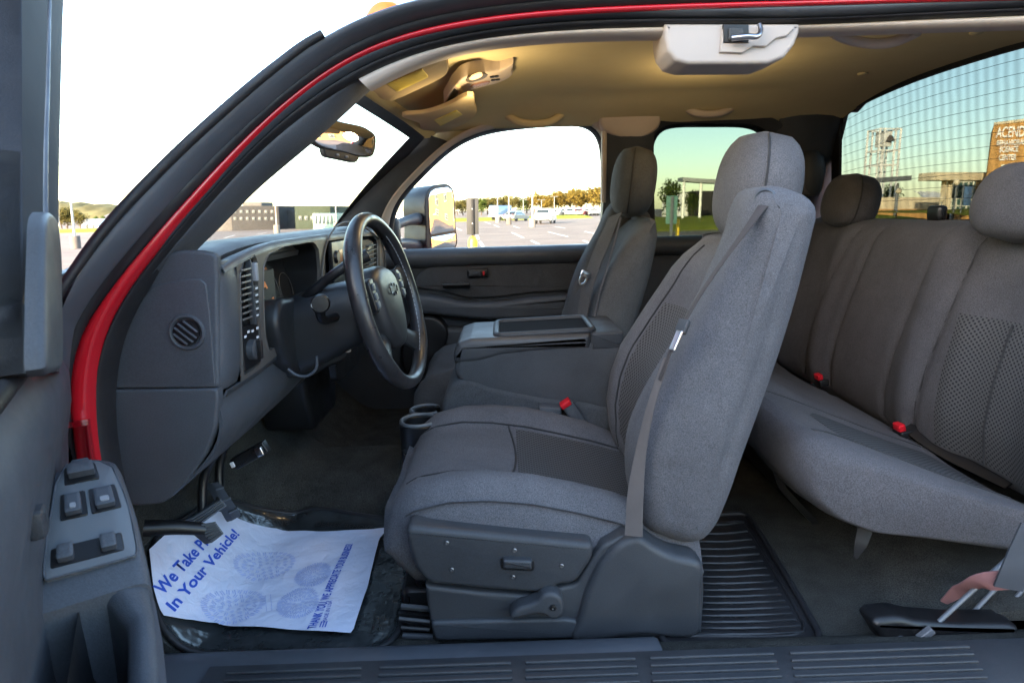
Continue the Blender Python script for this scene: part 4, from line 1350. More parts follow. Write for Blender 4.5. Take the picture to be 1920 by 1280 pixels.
# ---- passenger B pillar
bp = empty("passenger_door_pillar", truck)
o = [PS(a, b, -0.02) for a, b in [(1126, 214), (1140, 206), (1226, 203), (1238, 212), (1236, 238), (1226, 247), (1140, 249), (1128, 240)]]
rings = []
cen = sum(o, Vector()) / len(o)
oo = resample(o, 40, True)
for s, d in [(1.0, 0.05), (1.0, 0.012), (0.985, 0.004), (0.95, -0.002), (0.88, -0.005), (0.5, -0.007), (0.05, -0.007)]:
    rings.append([cen + (p - cen) * s + Vector((0, d, 0)) for p in oo])
loft("belt_anchor_cover", rings, "beige", bp)
A = [PS(a, b, -0.005) for a, b in [(1137, 244), (1135, 330), (1128, 420), (1120, 520)]]
B = [PS(a, b, -0.005) for a, b in [(1226, 244), (1226, 330), (1228, 420), (1230, 520)]]
band("pillar_trim", A, B, 0.02, "plastic_dark", bp, n=16, back=0.04)
A = [PS(a, b, -0.01) for a, b in [(1129, 246), (1129, 300), (1128, 380)]]
B = [PS(a, b, 0.0) for a, b in [(1139, 246), (1139, 300), (1138, 380)]]
band("pillar_edge", A, B, 0.008, "beige", bp, n=12)

# ---- passenger C pillar and back wall
cpil = empty("rear_corner_trim", truck)
rows = []
for z in [0.32, 0.26, 0.15, 0.0, -0.15, -0.5, -0.82]:
    y0 = 2.40 - 0.38 * z if z > -0.15 else 2.46
    rows.append([Vector((1.02, y0 + 0.02, z)), Vector((1.08, y0 - 0.005, z)), Vector((1.14, y0 - 0.012, z)), Vector((1.20, y0 - 0.008, z)), Vector((1.27, y0 + 0.02, z))])
sheet("corner_panel", rows, "plastic_dark", cpil, 0.02, dirn=(0.3, 1, 0))
q = P(1530, 300, y=2.29)
lathe("belt_tower", q + Vector((0, 0.05, -0.13)), (0, 0, 1), [(0.04, 0), (0.052, 0.03), (0.056, 0.10), (0.050, 0.14), (0.03, 0.165), (0.005, 0.172)], "plastic_dark", cpil, 20)
q = P(1518, 345, y=2.30)
box("warning_card", q + Vector((0, 0.0, 0)), (0.045, 0.004, 0.075), "fabric", cpil, 0.001)

dcp = empty("driver_corner_trim", truck)
rows = []
for z in [0.34, 0.26, 0.15, 0.0, -0.15, -0.5, -0.80]:
    y0 = 1.06 + 0.38 * z if z > -0.15 else 1.003
    rows.append([Vector((1.215, y0 - 0.10, z)), Vector((1.20, y0 - 0.03, z)), Vector((1.225, y0 + 0.02, z)), Vector((1.27, y0 + 0.03, z)), Vector((1.33, y0 + 0.03, z))])
sheet("corner_panel", rows, "plastic_dark", dcp, 0.02, dirn=(0.6, -0.6, 0))
rows = []
for z in [0.36, 0.26, 0.15, 0.0, -0.15, -0.5, -0.9]:
    y0 = 0.98 + 0.42 * z if z > -0.15 else 0.90
    rows.append([Vector((1.215, y0 - 0.03, z)), Vector((1.24, y0 - 0.06, z)), Vector((1.32, y0 - 0.065, z)), Vector((1.40, y0 - 0.05, z))])
sheet("outer_corner", rows, "red_paint", dcp, 0.01, dirn=(0, 1, 0))

back = empty("rear_wall", truck)
rows = [[Vector((1.33, y, z)) for y in (0.98, 1.4, MID, 2.1, 2.48)] for z in (-0.10, -0.3, -0.6, -0.84)]
sheet("trim_panel", rows, "plastic_dark", back, 0.02, dirn=(1, 0, 0))
rows = [[Vector((1.37, y, z)) for y in (0.92, 1.4, MID, 2.1, 2.56)] for z in (-0.08, -0.3, -0.6, -0.90)]
sheet("outer_skin", rows, "red_paint", back, 0.005, dirn=(1, 0, 0))

# ---- back window with its defroster lines
rw = empty("rear_window", truck)
def rear(y, z):
    u = (y - MID) / 0.60
    return Vector((1.285 - 0.115 * (z + 0.10) + 0.035 * (1 - u * u), y, z))
def rw_top(u): return 0.300 + 0.052 * (1 - abs(u) ** 2.3)
def rw_half(t): return 0.620 - 0.05 * t
rows = []
for i in range(13):
    t = i / 12
    rows.append([rear(MID + rw_half(t) * u, -0.13 + (rw_top(u) + 0.13) * t) for u in [-1 + 2 * j / 24 for j in range(25)]])
sheet("pane", rows, "privacy_glass_rear", rw, 0.004, dirn=(1, 0, 0))
# black border: outline of the glass, rounded at the corners
def rw_outline(inset, n=140):
    pts = []
    for k in range(21):
        u = -1 + 2 * k / 20
        pts.append((MID + (rw_half(1) - inset) * u, rw_top(u) - inset))
    loop = [(MID - rw_half(0) + inset, -0.13 + inset)] + pts + [(MID + rw_half(0) - inset, -0.13 + inset)]
    rr = [0.03] + [0.028] + [0] * 19 + [0.028] + [0.03]
    fl = fillet(loop, rr, 6)
    return [rear(q.x, q.y) for q in [Vector(w[:2]) for w in resample([(p.x, p.y, 0) for p in fl], n, True, False)]]
O, I = rw_outline(-0.035), rw_outline(0.0)
rows = [[o + Vector((-0.012, 0, 0)), o.lerp(i_, 0.5) + Vector((-0.012, 0, 0)), i_ + Vector((-0.006, 0, 0)), i_ + Vector((0.004, 0, 0)), o + Vector((0.012, 0, 0))] for o, i_ in zip(O, I)]
v, f = grid(rows, True, True)
mesh_object("window_gasket", v, f, "plastic_black", rw, sharp=50)
for k in range(14):
    t = 0.05 + 0.90 * k / 13
    pts = [rear(MID + (rw_half(t) - 0.02) * u, -0.13 + (rw_top(u) + 0.13) * t) + Vector((-0.003, 0, 0)) for u in [-1 + 2 * j / 16 for j in range(17)]]
    tube("defroster_line", pts, 0.0006, "plastic_black", rw, n=5)

# ---- grab handles under the roof
gh = empty("grab_handles", truck)
def grab(pix, y, mat, r=0.0115):
    return tube("grab_handle", [P(a, b, y=y + dy) for a, b, dy in pix], [r * 1.1, r, r, r, r * 1.1], mat, gh, n=10, smooth_n=30, flat=1.2)
grab([(946, 203, 0.04), (951, 215, 0.0), (972, 228, -0.02), (1003, 232, -0.02), (1034, 227, -0.02), (1053, 214, 0.0), (1060, 202, 0.04)], 2.25, "visor_cloth")
grab([(1276, 186, 0.04), (1283, 200, 0.0), (1303, 211, -0.02), (1330, 214, -0.02), (1357, 210, -0.02), (1377, 199, 0.0), (1384, 186, 0.04)], 2.25, "beige")
grab([(1562, 60, -0.02), (1580, 70, 0.0), (1610, 79, 0.02), (1645, 82, 0.02), (1680, 77, 0.02), (1706, 66, 0.0), (1720, 58, -0.02)], 1.27, "beige", 0.009)
for pix in ([(940, 200), (955, 193), (1050, 190), (1068, 196), (1050, 222), (1005, 228), (960, 222)], [(1268, 186), (1280, 180), (1378, 180), (1392, 186), (1375, 206), (1330, 212), (1288, 206)]):
    pslab("handle_recess", pix, 2.285, 2.31, 0.004, "headliner", gh, n=40, fan=False)

# ---- striker housing for the rear door in the roof rail
st = empty("roof_latch", truck)
LY = 1.150
pslab("latch_cover", [(1247, 44), (1247, 70), (1252, 95), (1266, 114), (1290, 121), (1440, 120), (1472, 108), (1491, 84), (1500, 60), (1501, 44)], LY, LY + 0.09, 0.008, "beige_light", st, n=110, smooth=False, fan=False)
pslab("latch_step", [(1350, 98), (1393, 100), (1413, 87), (1437, 88), (1456, 72), (1476, 68), (1489, 54), (1489, 47), (1357, 47)], LY - 0.006, LY + 0.01, 0.003, "beige_light", st, n=0, fan=False)
pslab("latch_pocket", [(1357, 46), (1404, 46), (1404, 80), (1357, 80)], LY - 0.0085, LY, 0.001, "plastic_black", st, fan=False)
lp_ = [P(1372, 72, y=LY - 0.02), P(1400, 69, y=LY - 0.027), P(1421, 68, y=LY - 0.027), P(1426, 60, y=LY - 0.022), P(1424, 46, y=LY - 0.015)]
tube("striker", lp_, [0.0055, 0.005, 0.005, 0.0045, 0.004], "chrome", st, n=10, smooth_n=20)
pslab("latch_plate", [(1367, 52), (1396, 52), (1396, 76), (1367, 76)], LY - 0.0125, LY - 0.006, 0.002, "plastic_dark", st, rad=0.004, fan=False)

# ---- floor, sill and toe board
fl = empty("cab_floor", truck)
def floor_z(x, y):
    """height of the carpet: tunnel in the middle, toe board in front, step under the bench"""
    z = -0.812
    u = (y - MID) / 0.20
    z += 0.10 * math.exp(-u ** 4) * min(1, max(0, (0.5 - x) / 0.4))
    t = max(0.0, -0.56 - x)
    z += 1.5 * t * t / (t + 0.14)
    if x > 0.75: z += 0.35 * min(x - 0.75, 0.15)
    return z
rows = []
for i in range(70):
    x = -0.92 + 2.27 * i / 69
    rows.append([Vector((x, 1.02 + 1.46 * j / 32, floor_z(x, 1.02 + 1.46 * j / 32))) for j in range(33)])
sheet("carpet", rows, "carpet", fl, 0.02, dirn=(0, 0, -1))
rows = [[Vector((-0.92, y, z)) for y in (0.95, 1.4, 2.0, 2.5)] for z in (-0.10, -0.45, -0.84)]
sheet("firewall", rows, "plastic_black", fl, 0.01, dirn=(-1, 0, 0))
# sill trim: smooth inner moulding, then the ridged scuff plate
s0 = [P(430, 1246, y=0.945), P(735, 1247, y=0.945), P(1000, 1246, y=0.945), P(1236, 1243, y=0.945)]
s0 = [Vector((-0.62, 0.945, -0.748)), Vector((0.0, 0.945, -0.748)), Vector((0.245, 0.945, -0.748))]
rows = []
for i in range(25):
    x = -0.66 + 0.91 * i / 24
    rows.append([Vector((x, 0.900, -0.760)), Vector((x, 0.945, -0.752)), Vector((x, 0.975, -0.756)), Vector((x, 1.005, -0.775)), Vector((x, 1.035, -0.808)), Vector((x, 1.06, -0.83))])
sheet("sill_moulding", rows, "rubber_grey", fl, 0.02, dirn=(0, 0.5, -1))
# scuff plate: a base with ridges in blocks along it
prof = [(0.80, -0.80), (0.82, -0.765), (0.835, -0.7565), (0.938, -0.7505), (0.945, -0.756)]
rows = [[Vector((x, a, b)) for a, b in prof] for x in [-0.52 + 1.75 * i / 20 for i in range(21)]]
sheet("scuff_plate", rows, "plastic_dark", fl, 0.01, dirn=(0, 0.3, -1))
blocks = [(-0.47, -0.245), (-0.225, -0.005), (0.01, 0.195), (0.21, 0.42), (0.435, 0.74)]
for xa, xb in blocks:
    for k in range(6):
        y = 0.843 + 0.0155 * k
        z = -0.7565 + (y - 0.835) * 0.058
        box("ridge", ((xa + xb) / 2 + 0.004 * k * (xa + xb), y, z + 0.0015), (xb - xa, 0.0055, 0.006), "plastic_dark", fl, 0.0018)
rows = [[Vector((x, 0.93, -0.758)), Vector((x, 0.97, -0.768)), Vector((x, 1.01, -0.79)), Vector((x, 1.04, -0.82))] for x in (0.25, 0.6, 0.9, 1.25)]
sheet("carpet_edge", rows, "carpet", fl, 0.02, dirn=(0, 0.3, -1))
rows = [[Vector((x, y, z)) for y, z in [(0.80, -0.80), (0.785, -0.84), (0.79, -0.95), (0.83, -1.02), (0.95, -1.04)]] for x in (-0.70, 0.0, 0.7, 1.36)]
sheet("rocker_panel", rows, "red_paint", fl, 0.01, dirn=(0, 1, 0.2))
rows = [[Vector((x, y, -0.90)) for y in (0.84, 1.73, 2.6)] for x in (-0.95, 0.2, 1.36)]
sheet("underfloor", rows, "plastic_black", fl, 0.02, dirn=(0, 0, -1))
rows = [[Vector((x, 2.485, z)) for x in (-0.96, -0.8, -0.64)] for z in (-0.12, -0.5, -0.86)]
sheet("passenger_kick_panel", rows, "plastic_dark", fl, 0.02, dirn=(0, 1, 0))
rows = [[Vector((x, 0.99, z)) for x in (-0.96, -0.8, -0.74)] for z in (-0.40, -0.6, -0.86)]
sheet("driver_kick_panel", rows, "plastic_dark", fl, 0.02, dirn=(0, -1, 0))
# ---- exterior: hood, fenders, cowl, bed, wheels (simple but whole)
ext = empty("front_end", truck)
rows = []
for i in range(13):
    x = -0.86 - 1.35 * i / 12
    row = []
    for j in range(21):
        u = -1 + 2 * j / 20
        z = -0.185 - 0.06 * u * u - 0.10 * (i / 12) ** 2 - (0.0 if abs(u) < 0.9 else 0.06 * (abs(u) - 0.9) / 0.1)
        row.append(Vector((x, MID + 0.86 * u, z)))
    rows.append(row)
sheet("hood", rows, "red_paint", ext, 0.006, dirn=(0, 0, -1))
for s in (-1, 1):
    rows = []
    for i in range(15):
        x = -0.68 - 1.55 * i / 14
        row = []
        for y, z in [(0.80, -0.235), (0.86, -0.24), (0.895, -0.29), (0.91, -0.45), (0.91, -0.62)]:
            zz = z if i > 2 else z + 0.10 * (1 - i / 2) * (1 if z > -0.3 else 0)
            row.append(Vector((x, MID + s * y, zz)))
        rows.append(row)
    sheet("fender", rows, "red_paint", ext, 0.006, dirn=(0, -s, 0))
rows = [[Vector((-0.66 - 0.22 * (1 - abs(u) ** 2) - k * 0.11, MID + 0.84 * u, -0.135 - 0.03 * k)) for u in [-1 + 2 * j / 16 for j in range(17)]] for k in range(3)]
sheet("cowl", rows, "plastic_black", ext, 0.01, dirn=(0, 0, -1))
slab("grille", fillet([(0.95, -0.30), (2.51, -0.30), (2.51, -0.75), (0.95, -0.75)], 0.05), -2.24, -2.19, 0.01, "plastic_black", ext, fan=False, frame=lambda a, b, c: Vector((c, a, b)))
slab("front_bumper", fillet([(0.86, -0.72), (2.60, -0.72), (2.60, -1.0), (0.86, -1.0)], 0.05), -2.34, -2.20, 0.04, "chrome", ext, fan=False, frame=lambda a, b, c: Vector((c, a, b)))
bed = empty("cargo_bed", truck)
for s in (-1, 1):
    rows = [[Vector((x, MID + s * y, z)) for y, z in [(0.80, -0.235), (0.89, -0.235), (0.92, -0.30), (0.94, -0.5), (0.92, -0.85)]] for x in (1.42, 2.2, 3.0, 3.4)]
    sheet("bed_side", rows, "red_paint", bed, 0.03, dirn=(0, -s, 0))
box("bed_floor", (2.41, MID, -0.72), (1.98, 1.66, 0.04), "plastic_black", bed, 0.005)
box("tailgate", (3.42, MID, -0.50), (0.05, 1.66, 0.5), "red_paint", bed, 0.01)
for x in (-1.55, 2.45):
    for s in (-1, 1):
        w = lathe("wheel", (x, MID + s * 0.66, -EYE + 0.385), (0, s, 0), [(0.20, 0), (0.36, 0.01), (0.385, 0.04), (0.385, 0.20), (0.36, 0.235), (0.24, 0.24), (0.22, 0.20), (0.06, 0.17), (0.01, 0.17)], "rubber", truck, 32)
        lathe("rim", (x, MID + s * 0.895, -EYE + 0.385), (0, s, 0), [(0.225, 0), (0.225, 0.008), (0.19, 0.010), (0.16, -0.012), (0.09, -0.016), (0.085, 0.02), (0.01, 0.024)], "steel", w, 28)

# ---- passenger side tow mirror
tm = empty("tow_mirror", truck)
mn_ = Vector((0.80, -0.60, 0.02)).normalized()
mp_ = P(825, 405, y=2.86)
mu2 = Vector((0, 0, 1)); me2 = mu2.cross(mn_).normalized(); mu2 = mn_.cross(me2)
def MP(a, b):
    p = PN(a, b, mp_, mn_) - mp_
    return Vector((p.dot(me2), p.dot(mu2)))
def MF(a, b, c): return mp_ + me2 * a + mu2 * b + mn_ * c
hs = [(797, 380), (800, 362), (810, 350), (828, 345), (842, 346), (850, 354), (853, 370), (855, 420), (857, 460), (852, 470), (830, 474), (804, 474), (800, 460), (799, 420)]
slab("housing", [Vector(q[:2]) for q in resample([(*MP(a, b), 0) for a, b in hs], 70, True)], 0.0, -0.17, 0.006, "plastic_black", tm, r_far=0.05, fan=False, frame=MF, sharp=70)
g = [(803, 372), (806, 360), (815, 354), (838, 351), (846, 357), (849, 372), (850, 400), (852, 432), (806, 440), (804, 410)]
slab("mirror_glass", [Vector(q[:2]) for q in resample([(*MP(a, b), 0) for a, b in g], 60, True, False)], 0.004, -0.004, 0.001, "mirror_face", tm, fan=False, frame=MF)
g = [(807, 445), (852, 437), (854, 450), (853, 462), (840, 467), (809, 468)]
slab("wide_angle_glass", [Vector(q[:2]) for q in resample([(*MP(a, b), 0) for a, b in g], 40, True, False)], 0.004, -0.004, 0.001, "mirror_face", tm, bulge=0.006, frame=MF)
for q0, q1 in [((742, 422), (788, 410)), ((745, 456), (788, 462))]:
    p0, p1 = P(*q0, y=2.60), P(*q1, y=2.84)
    tube("mirror_arm", [p0, p0.lerp(p1, 0.5) + Vector((0, 0, 0.006)), p1], [0.020, 0.022, 0.030], "plastic", tm, n=12, smooth_n=10)
lathe("mirror_base", P(738, 440, y=2.57) + Vector((0, 0, -0.05)), (0, 0, 1), [(0.02, 0), (0.03, 0.02), (0.03, 0.10), (0.02, 0.12)], "plastic_dark", tm, 12)

# ================================================================== dashboard
CURRENT["offset"] = ROOT_CAB
solid("plate_grey", (0.105, 0.115, 0.125), 0.42, 0.06, 8, 0.15, 900, spec=0.5)
dash = empty("dashboard", truck)

def XF(y, z):
    return -0.462 + 0.26 * max(0, y - 1.56) ** 1.8 + 0.06 * (z + 0.17)

def top_z(y):
    e = max(0.0, 1.30 - y) / 0.31
    return -0.046 - 0.030 * e ** 2.2

# top pad: from the lip over the pod forward to the glass
rows = []
for i in range(37):
    y = 0.992 + 1.483 * i / 36
    zt = top_z(y)
    drop = 0.02 * max(0, (1.02 - y) / 0.035)
    row = []
    for x, dz in [(-0.505, -0.020), (-0.500, -0.008), (-0.510, 0.0), (-0.54, 0.002), (-0.60, -0.001), (-0.70, -0.010), (-0.80, -0.026), (-0.90, -0.05)]:
        u = abs((y - MID) / 0.83)
        xx = x if x > -0.65 else -0.65 + (x + 0.65) * (1.05 - 0.75 * min(1, u ** 2.5))
        row.append(Vector((xx, y, zt + dz - drop - 0.012 * (abs(x + 0.5) > 0.15) * 0)))
    rows.append(row)
sheet("top_pad", rows, "leather_grey", dash, 0.03, dirn=(0, 0, -1))

# end panel towards the door, with the fuse cover seam and round vent
endp = [(188, 640), (208, 585), (232, 548), (262, 508), (298, 480), (335, 470), (372, 470), (398, 474), (406, 482), (407, 510), (408, 600), (410, 724), (405, 728), (300, 729), (185, 730), (184, 690)]
pslab("end_panel", endp, 0.985, 1.00, 0.006, "plastic", dash, n=140, smooth=False, fan=False)
# body of the dash behind the end panel
rings = []
for y in (0.998, 1.04, 1.10, 1.16):
    rings.append([Vector((x, y, z)) for x, z in [(-0.515, -0.085), (-0.515, -0.38), (-0.80, -0.38), (-0.80, -0.14), (-0.66, -0.085)]])
loft("dash_core", rings, "plastic", dash)
cov = [(238, 600), (286, 536), (345, 524), (375, 523), (386, 533), (392, 580), (404, 726), (300, 727), (199, 728), (200, 690), (214, 640)]
pslab("fuse_cover", cov, 0.9815, 0.99, 0.0022, "plastic", dash, n=110, smooth=False, fan=False)
low_end = [(199, 731), (300, 730), (406, 728), (409, 745), (404, 800), (386, 850), (352, 900), (318, 935), (300, 945), (255, 949), (226, 940), (212, 900), (202, 810)]
pslab("lower_end_panel", low_end, 0.980, 1.00, 0.005, "plastic", dash, n=90, smooth=False, fan=False)
vc = P(350, 623, y=0.980)
lathe("vent_ring", vc + Vector((0, 0.004, 0)), (0, -1, 0), [(0.030, 0), (0.0300, 0.003), (0.0285, 0.006), (0.026, 0.0065), (0.0225, 0.004), (0.0205, -0.002), (0.0205, -0.004)], "plastic", dash, 32)
lathe("vent_throat", vc + Vector((0, 0.003, 0)), (0, -1, 0), [(0.021, -0.004), (0.021, 0.0055), (0.0005, 0.0055)], "plastic_black", dash, 28)
for k in (-0.0135, -0.0045, 0.0045, 0.0135):
    L_ = math.sqrt(0.0205 ** 2 - k ** 2) * 2 - 0.003
    rt_ = euler(y=42)
    box("vent_blade", vc + rt_ @ Vector((0, -0.004, k)), (L_, 0.006, 0.0025), "plastic", dash, 0.0008, rot=rt_)

# pod: rounded shell whose face carries the openings
def tile(name, y0, y1, z0, z1, hole, mat, parent, depth=0.06, tunnel="plastic_black", back=None, n=96, r=0.0, lip=0.004):
    """piece of dash face with one opening; hole is a closed (y, z) outline"""
    cy = sum(p[0] for p in hole) / len(hole); cz = sum(p[1] for p in hole) / len(hole)
    hp = resample([(a, b, 0) for a, b in hole], 240, True, False)
    def cast(poly, ang):
        d = Vector((math.cos(ang), math.sin(ang))); best = None
        m = len(poly)
        for i in range(m):
            a = Vector((poly[i][0] - cy, poly[i][1] - cz)); b = Vector((poly[(i + 1) % m][0] - cy, poly[(i + 1) % m][1] - cz))
            e = b - a; den = d.x * e.y - d.y * e.x
            if abs(den) < 1e-12: continue
            t = (a.x * e.y - a.y * e.x) / den; s = (a.x * d.y - a.y * d.x) / den
            if t > 0 and -1e-6 <= s <= 1 + 1e-6 and (best is None or t > best): best = t
        return d * (best or 0.01)
    rect = [(y0, z0(y0) if callable(z0) else z0)]
    steps = 12
    zf0 = z0 if callable(z0) else (lambda q: z0)
    zf1 = z1 if callable(z1) else (lambda q: z1)
    rect = [(y0 + (y1 - y0) * k / steps, zf0(y0 + (y1 - y0) * k / steps)) for k in range(steps + 1)] + [(y1 + (y0 - y1) * k / steps, zf1(y1 + (y0 - y1) * k / steps)) for k in range(steps + 1)]
    angs = sorted([2 * math.pi * k / n for k in range(n)] + [math.atan2(b - cz, a - cy) % (2 * math.pi) for a, b in (rect[0], rect[steps], rect[steps + 1], rect[-1])])
    rows = []
    for an in angs:
        i_, o_ = cast([(p.x, p.y) for p in hp], an), cast(rect, an)
        row = []
        for t in (1.0, 0.5, 0.15, 0.05):
            q = i_.lerp(o_, t); y, z = q.x + cy, q.y + cz
            row.append(Vector((XF(y, z), y, z)))
        y, z = i_.x + cy, i_.y + cz
        row.append(Vector((XF(y, z) + lip * 0.4, y, z)))
        row.append(Vector((XF(y, z) - 0.006, cy + i_.x * 0.985, cz + i_.y * 0.985)))
        rows.append(row)
    v, f = grid(rows, True, False)
    o = mesh_object(name, v, f, mat, parent, sharp=40)
    if depth > 0:
        rows = []
        for an in angs:
            i_ = cast([(p.x, p.y) for p in hp], an)
            row = []
            for d, s in ((0.006, 0.985), (0.02, 0.97), (depth, 0.90), (depth, 0.5), (depth, 0.01)):
                y, z = cy + i_.x * s, cz + i_.y * s
                row.append(Vector((XF(y, z) - d, y, z)))
            rows.append(row)
        v, f = grid(rows, True, False)
        mesh_object("recess", v, f, tunnel, o, sharp=40)
    return o

pod = empty("instrument_pod", truck)
# rounded near flank and underside of the pod
rows = []
for i in range(13):
    z = -0.071 - 0.215 * i / 12
    r_ = 0.02 if 0 < i < 12 else 0.012
    inset = 0.008 if i in (0, 12) else (0.002 if i in (1, 11) else 0)
    xf = XF(1.02, z)
    rows.append([Vector((-0.53, 1.005 + inset, z)), Vector((-0.505, 0.990 + inset, z)), Vector((-0.485, 0.984 + inset, z)), Vector((xf - 0.012, 0.987 + inset, z)), Vector((xf - 0.003 - inset, 0.998 + inset, z)), Vector((xf - inset, 1.015, z)), Vector((xf - inset, 1.05, z))])
sheet("pod_flank", rows, "plastic", pod, 0.01, dirn=(-0.5, 1, 0))
def pod_top(y): return top_z(y) - 0.014
def pod_bot(y): return -0.286 if y < 1.14 else -0.286 + 0.02 * min(1, (y - 1.14) / 0.3)
tile1 = tile("switch_bezel", 1.048, 1.146, pod_bot, pod_top, [(1.058, -0.180), (1.060, -0.100), (1.075, -0.078), (1.120, -0.068), (1.135, -0.080), (1.137, -0.268), (1.130, -0.2755), (1.062, -0.278), (1.056, -0.268)], "plastic_taupe", pod, 0.008)
tile2 = tile("gauge_bezel", 1.146, 1.545, pod_bot, pod_top, [(1.162, -0.225), (1.160, -0.150), (1.166, -0.095), (1.190, -0.074), (1.28, -0.064), (1.40, -0.061), (1.48, -0.066), (1.515, -0.085), (1.525, -0.13), (1.525, -0.24), (1.50, -0.258), (1.18, -0.262)], "plastic_taupe", pod, 0.10, "plastic_black")
tile3 = tile("radio_bezel", 1.545, 2.02, lambda y: -0.34, pod_top, [(1.568, -0.31), (1.566, -0.085), (1.585, -0.068), (1.95, -0.070), (1.985, -0.085), (1.99, -0.30), (1.97, -0.32), (1.58, -0.32)], "plastic_taupe", pod, 0.008)
# underside lip of the pod
rows = [[Vector((XF(y, pod_bot(y)), y, pod_bot(y))), Vector((XF(y, pod_bot(y)) - 0.006, y, pod_bot(y) - 0.012)), Vector((-0.50, y, pod_bot(y) - 0.018)), Vector((-0.54, y, pod_bot(y) - 0.018))] for y in [0.998 + 0.55 * k / 14 for k in range(15)]]
sheet("pod_lip", rows, "plastic", pod, 0.004, dirn=(-1, 0, 0))
rows = [[Vector((-0.502, y, top_z(y) - 0.016)), Vector((XF(y, -0.06) - 0.014, y, top_z(y) - 0.004)), Vector((XF(y, -0.06) - 0.004, y, top_z(y) - 0.006)), Vector((XF(y, -0.06), y, top_z(y) - 0.014))] for y in [1.0 + 1.02 * k / 30 for k in range(31)]]
sheet("pod_brow", rows, "plastic", pod, 0.004, dirn=(0, 0, -1))

# side vent with blades and the light switch column, flush with the bezel
for k in range(9):
    z = -0.093 - 0.0108 * k
    box("vent_blade", (XF(1.08, z) - 0.001, 1.080, z), (0.010, 0.038, 0.0036), "plastic_taupe", tile1, 0.0008, rot=euler(y=-14))
box("vent_divider", (XF(1.1, -0.13), 1.102, -0.135), (0.012, 0.004, 0.118), "plastic_dark", tile1, 0.001)
box("vent_wheel", (XF(1.11, -0.1) + 0.001, 1.118, -0.100), (0.014, 0.012, 0.034), "grey_print", tile1, 0.003)
for k in range(5):
    z = -0.130 - 0.0125 * k
    box("switch_button", (XF(1.118, z) - 0.001, 1.119, z), (0.010, 0.026, 0.0098), "plastic_dark", tile1, 0.002)
    box("button_mark", (XF(1.118, z) + 0.0046, 1.119, z), (0.0012, 0.010, 0.003), "white_print", tile1, 0.0003)
box("switch_plate", (XF(1.095, -0.232) - 0.004, 1.097, -0.232), (0.010, 0.074, 0.080), "plastic_black", tile1, 0.003)
lathe("light_knob", (XF(1.09, -0.235), 1.090, -0.238), (1, 0, 0), [(0.019, 0), (0.0185, 0.012), (0.016, 0.014), (0.001, 0.014)], "plastic_dark", tile1, 20)
box("knob_grip", (XF(1.09, -0.235) + 0.016, 1.090, -0.238), (0.014, 0.008, 0.034), "plastic_black", tile1, 0.002)
for a, b in [(1.070, -0.210), (1.084, -0.204), (1.102, -0.206), (1.070, -0.264), (1.106, -0.264), (1.124, -0.205), (1.124, -0.222), (1.124, -0.239), (1.124, -0.256)]:
    box("switch_mark", (XF(a, b) + 0.0015, a, b), (0.0015, 0.008, 0.0042), "white_print", tile1, 0.0002)

# instrument cluster: tilted dark lens and a dial face with orange figures
rows = [[Vector((-0.545 + 0.03 * (k / 6), y, -0.09 - 0.15 * (k / 6))) for y in (1.18, 1.26, 1.34, 1.42, 1.50)] for k in range(7)]
sheet("gauge_face", rows, "gauge_lens", tile2, 0.004, dirn=(-1, 0, 0))
def gauge_pt(y, k): return Vector((-0.5425 + 0.03 * k, y, -0.09 - 0.15 * k))
for y, k in [(1.205, 0.34), (1.190, 0.66), (1.225, 0.80), (1.30, 0.3), (1.36, 0.24)]:
    text_object("gauge_figure", random.choice(["40", "60", "20", "H", "80"]), 0.020, gauge_pt(y, k) + Vector((0.003, 0, 0)), (0, 1, 0), (-0.2, 0, 1), "gauge_orange", tile2)
for cy_, rad_ in [(1.24, 0.045), (1.36, 0.055), (1.46, 0.038)]:
    pts = [gauge_pt(cy_ + rad_ * math.cos(t), 0.55) + Vector((0.003, 0, 0)) + Vector((-0.2, 0, 1)) * rad_ * math.sin(t) for t in [2 * math.pi * k / 28 for k in range(28)]]
    tube("gauge_ring", pts, 0.0008, "plastic_taupe", tile2, n=5, closed=True)

# side panel of the cluster with its orange figures, just inside the bezel
rows = [[Vector((-0.486, y, z)) for y in (1.168, 1.22, 1.29)] for z in (-0.110, -0.17, -0.235)]
sheet("gauge_side_panel", rows, "gauge_lens", tile2, 0.003, dirn=(-1, 0, 0))
for (a, b), tx in zip([(495, 538), (488, 563), (509, 568)], ["A", "F", "4"]):
    p = P(a - 3, b + 5, x=-0.4845)
    text_object("gauge_figure", tx, 0.020, p, (0, 1, 0), (0, 0, 1), "gauge_orange", tile2, bold=0.001, fit=0.030)

# radio and climate controls
def stack_box(name, y, z, dy, dz, dx, mat, out=0.0, bev=0.002):
    return box(name, (XF(y, z) - 0.006 + dx / 2 + out, y, z), (dx, dy, dz), mat, tile3, bev)
stack_box("radio_body", 1.715, -0.125, 0.25, 0.105, 0.012, "plastic_black")
stack_box("radio_display", 1.715, -0.112, 0.13, 0.032, 0.002, "radio_window", 0.0115, 0.0005)
lathe("volume_knob", (XF(1.61, -0.11) + 0.004, 1.622, -0.112), (1, 0, 0), [(0.017, 0), (0.017, 0.012), (0.014, 0.016), (0.001, 0.016)], "plastic_black", tile3, 20)
for k in range(6):
    stack_box("radio_button", 1.645 + 0.028 * k, -0.146, 0.022, 0.010, 0.004, "plastic_taupe", 0.0115, 0.001)
for k in range(4):
    stack_box("preset_button", 1.66 + 0.035 * k, -0.163, 0.026, 0.009, 0.004, "plastic_dark", 0.0115, 0.001)
stack_box("climate_panel", 1.715, -0.225, 0.25, 0.070, 0.010, "plastic_black")
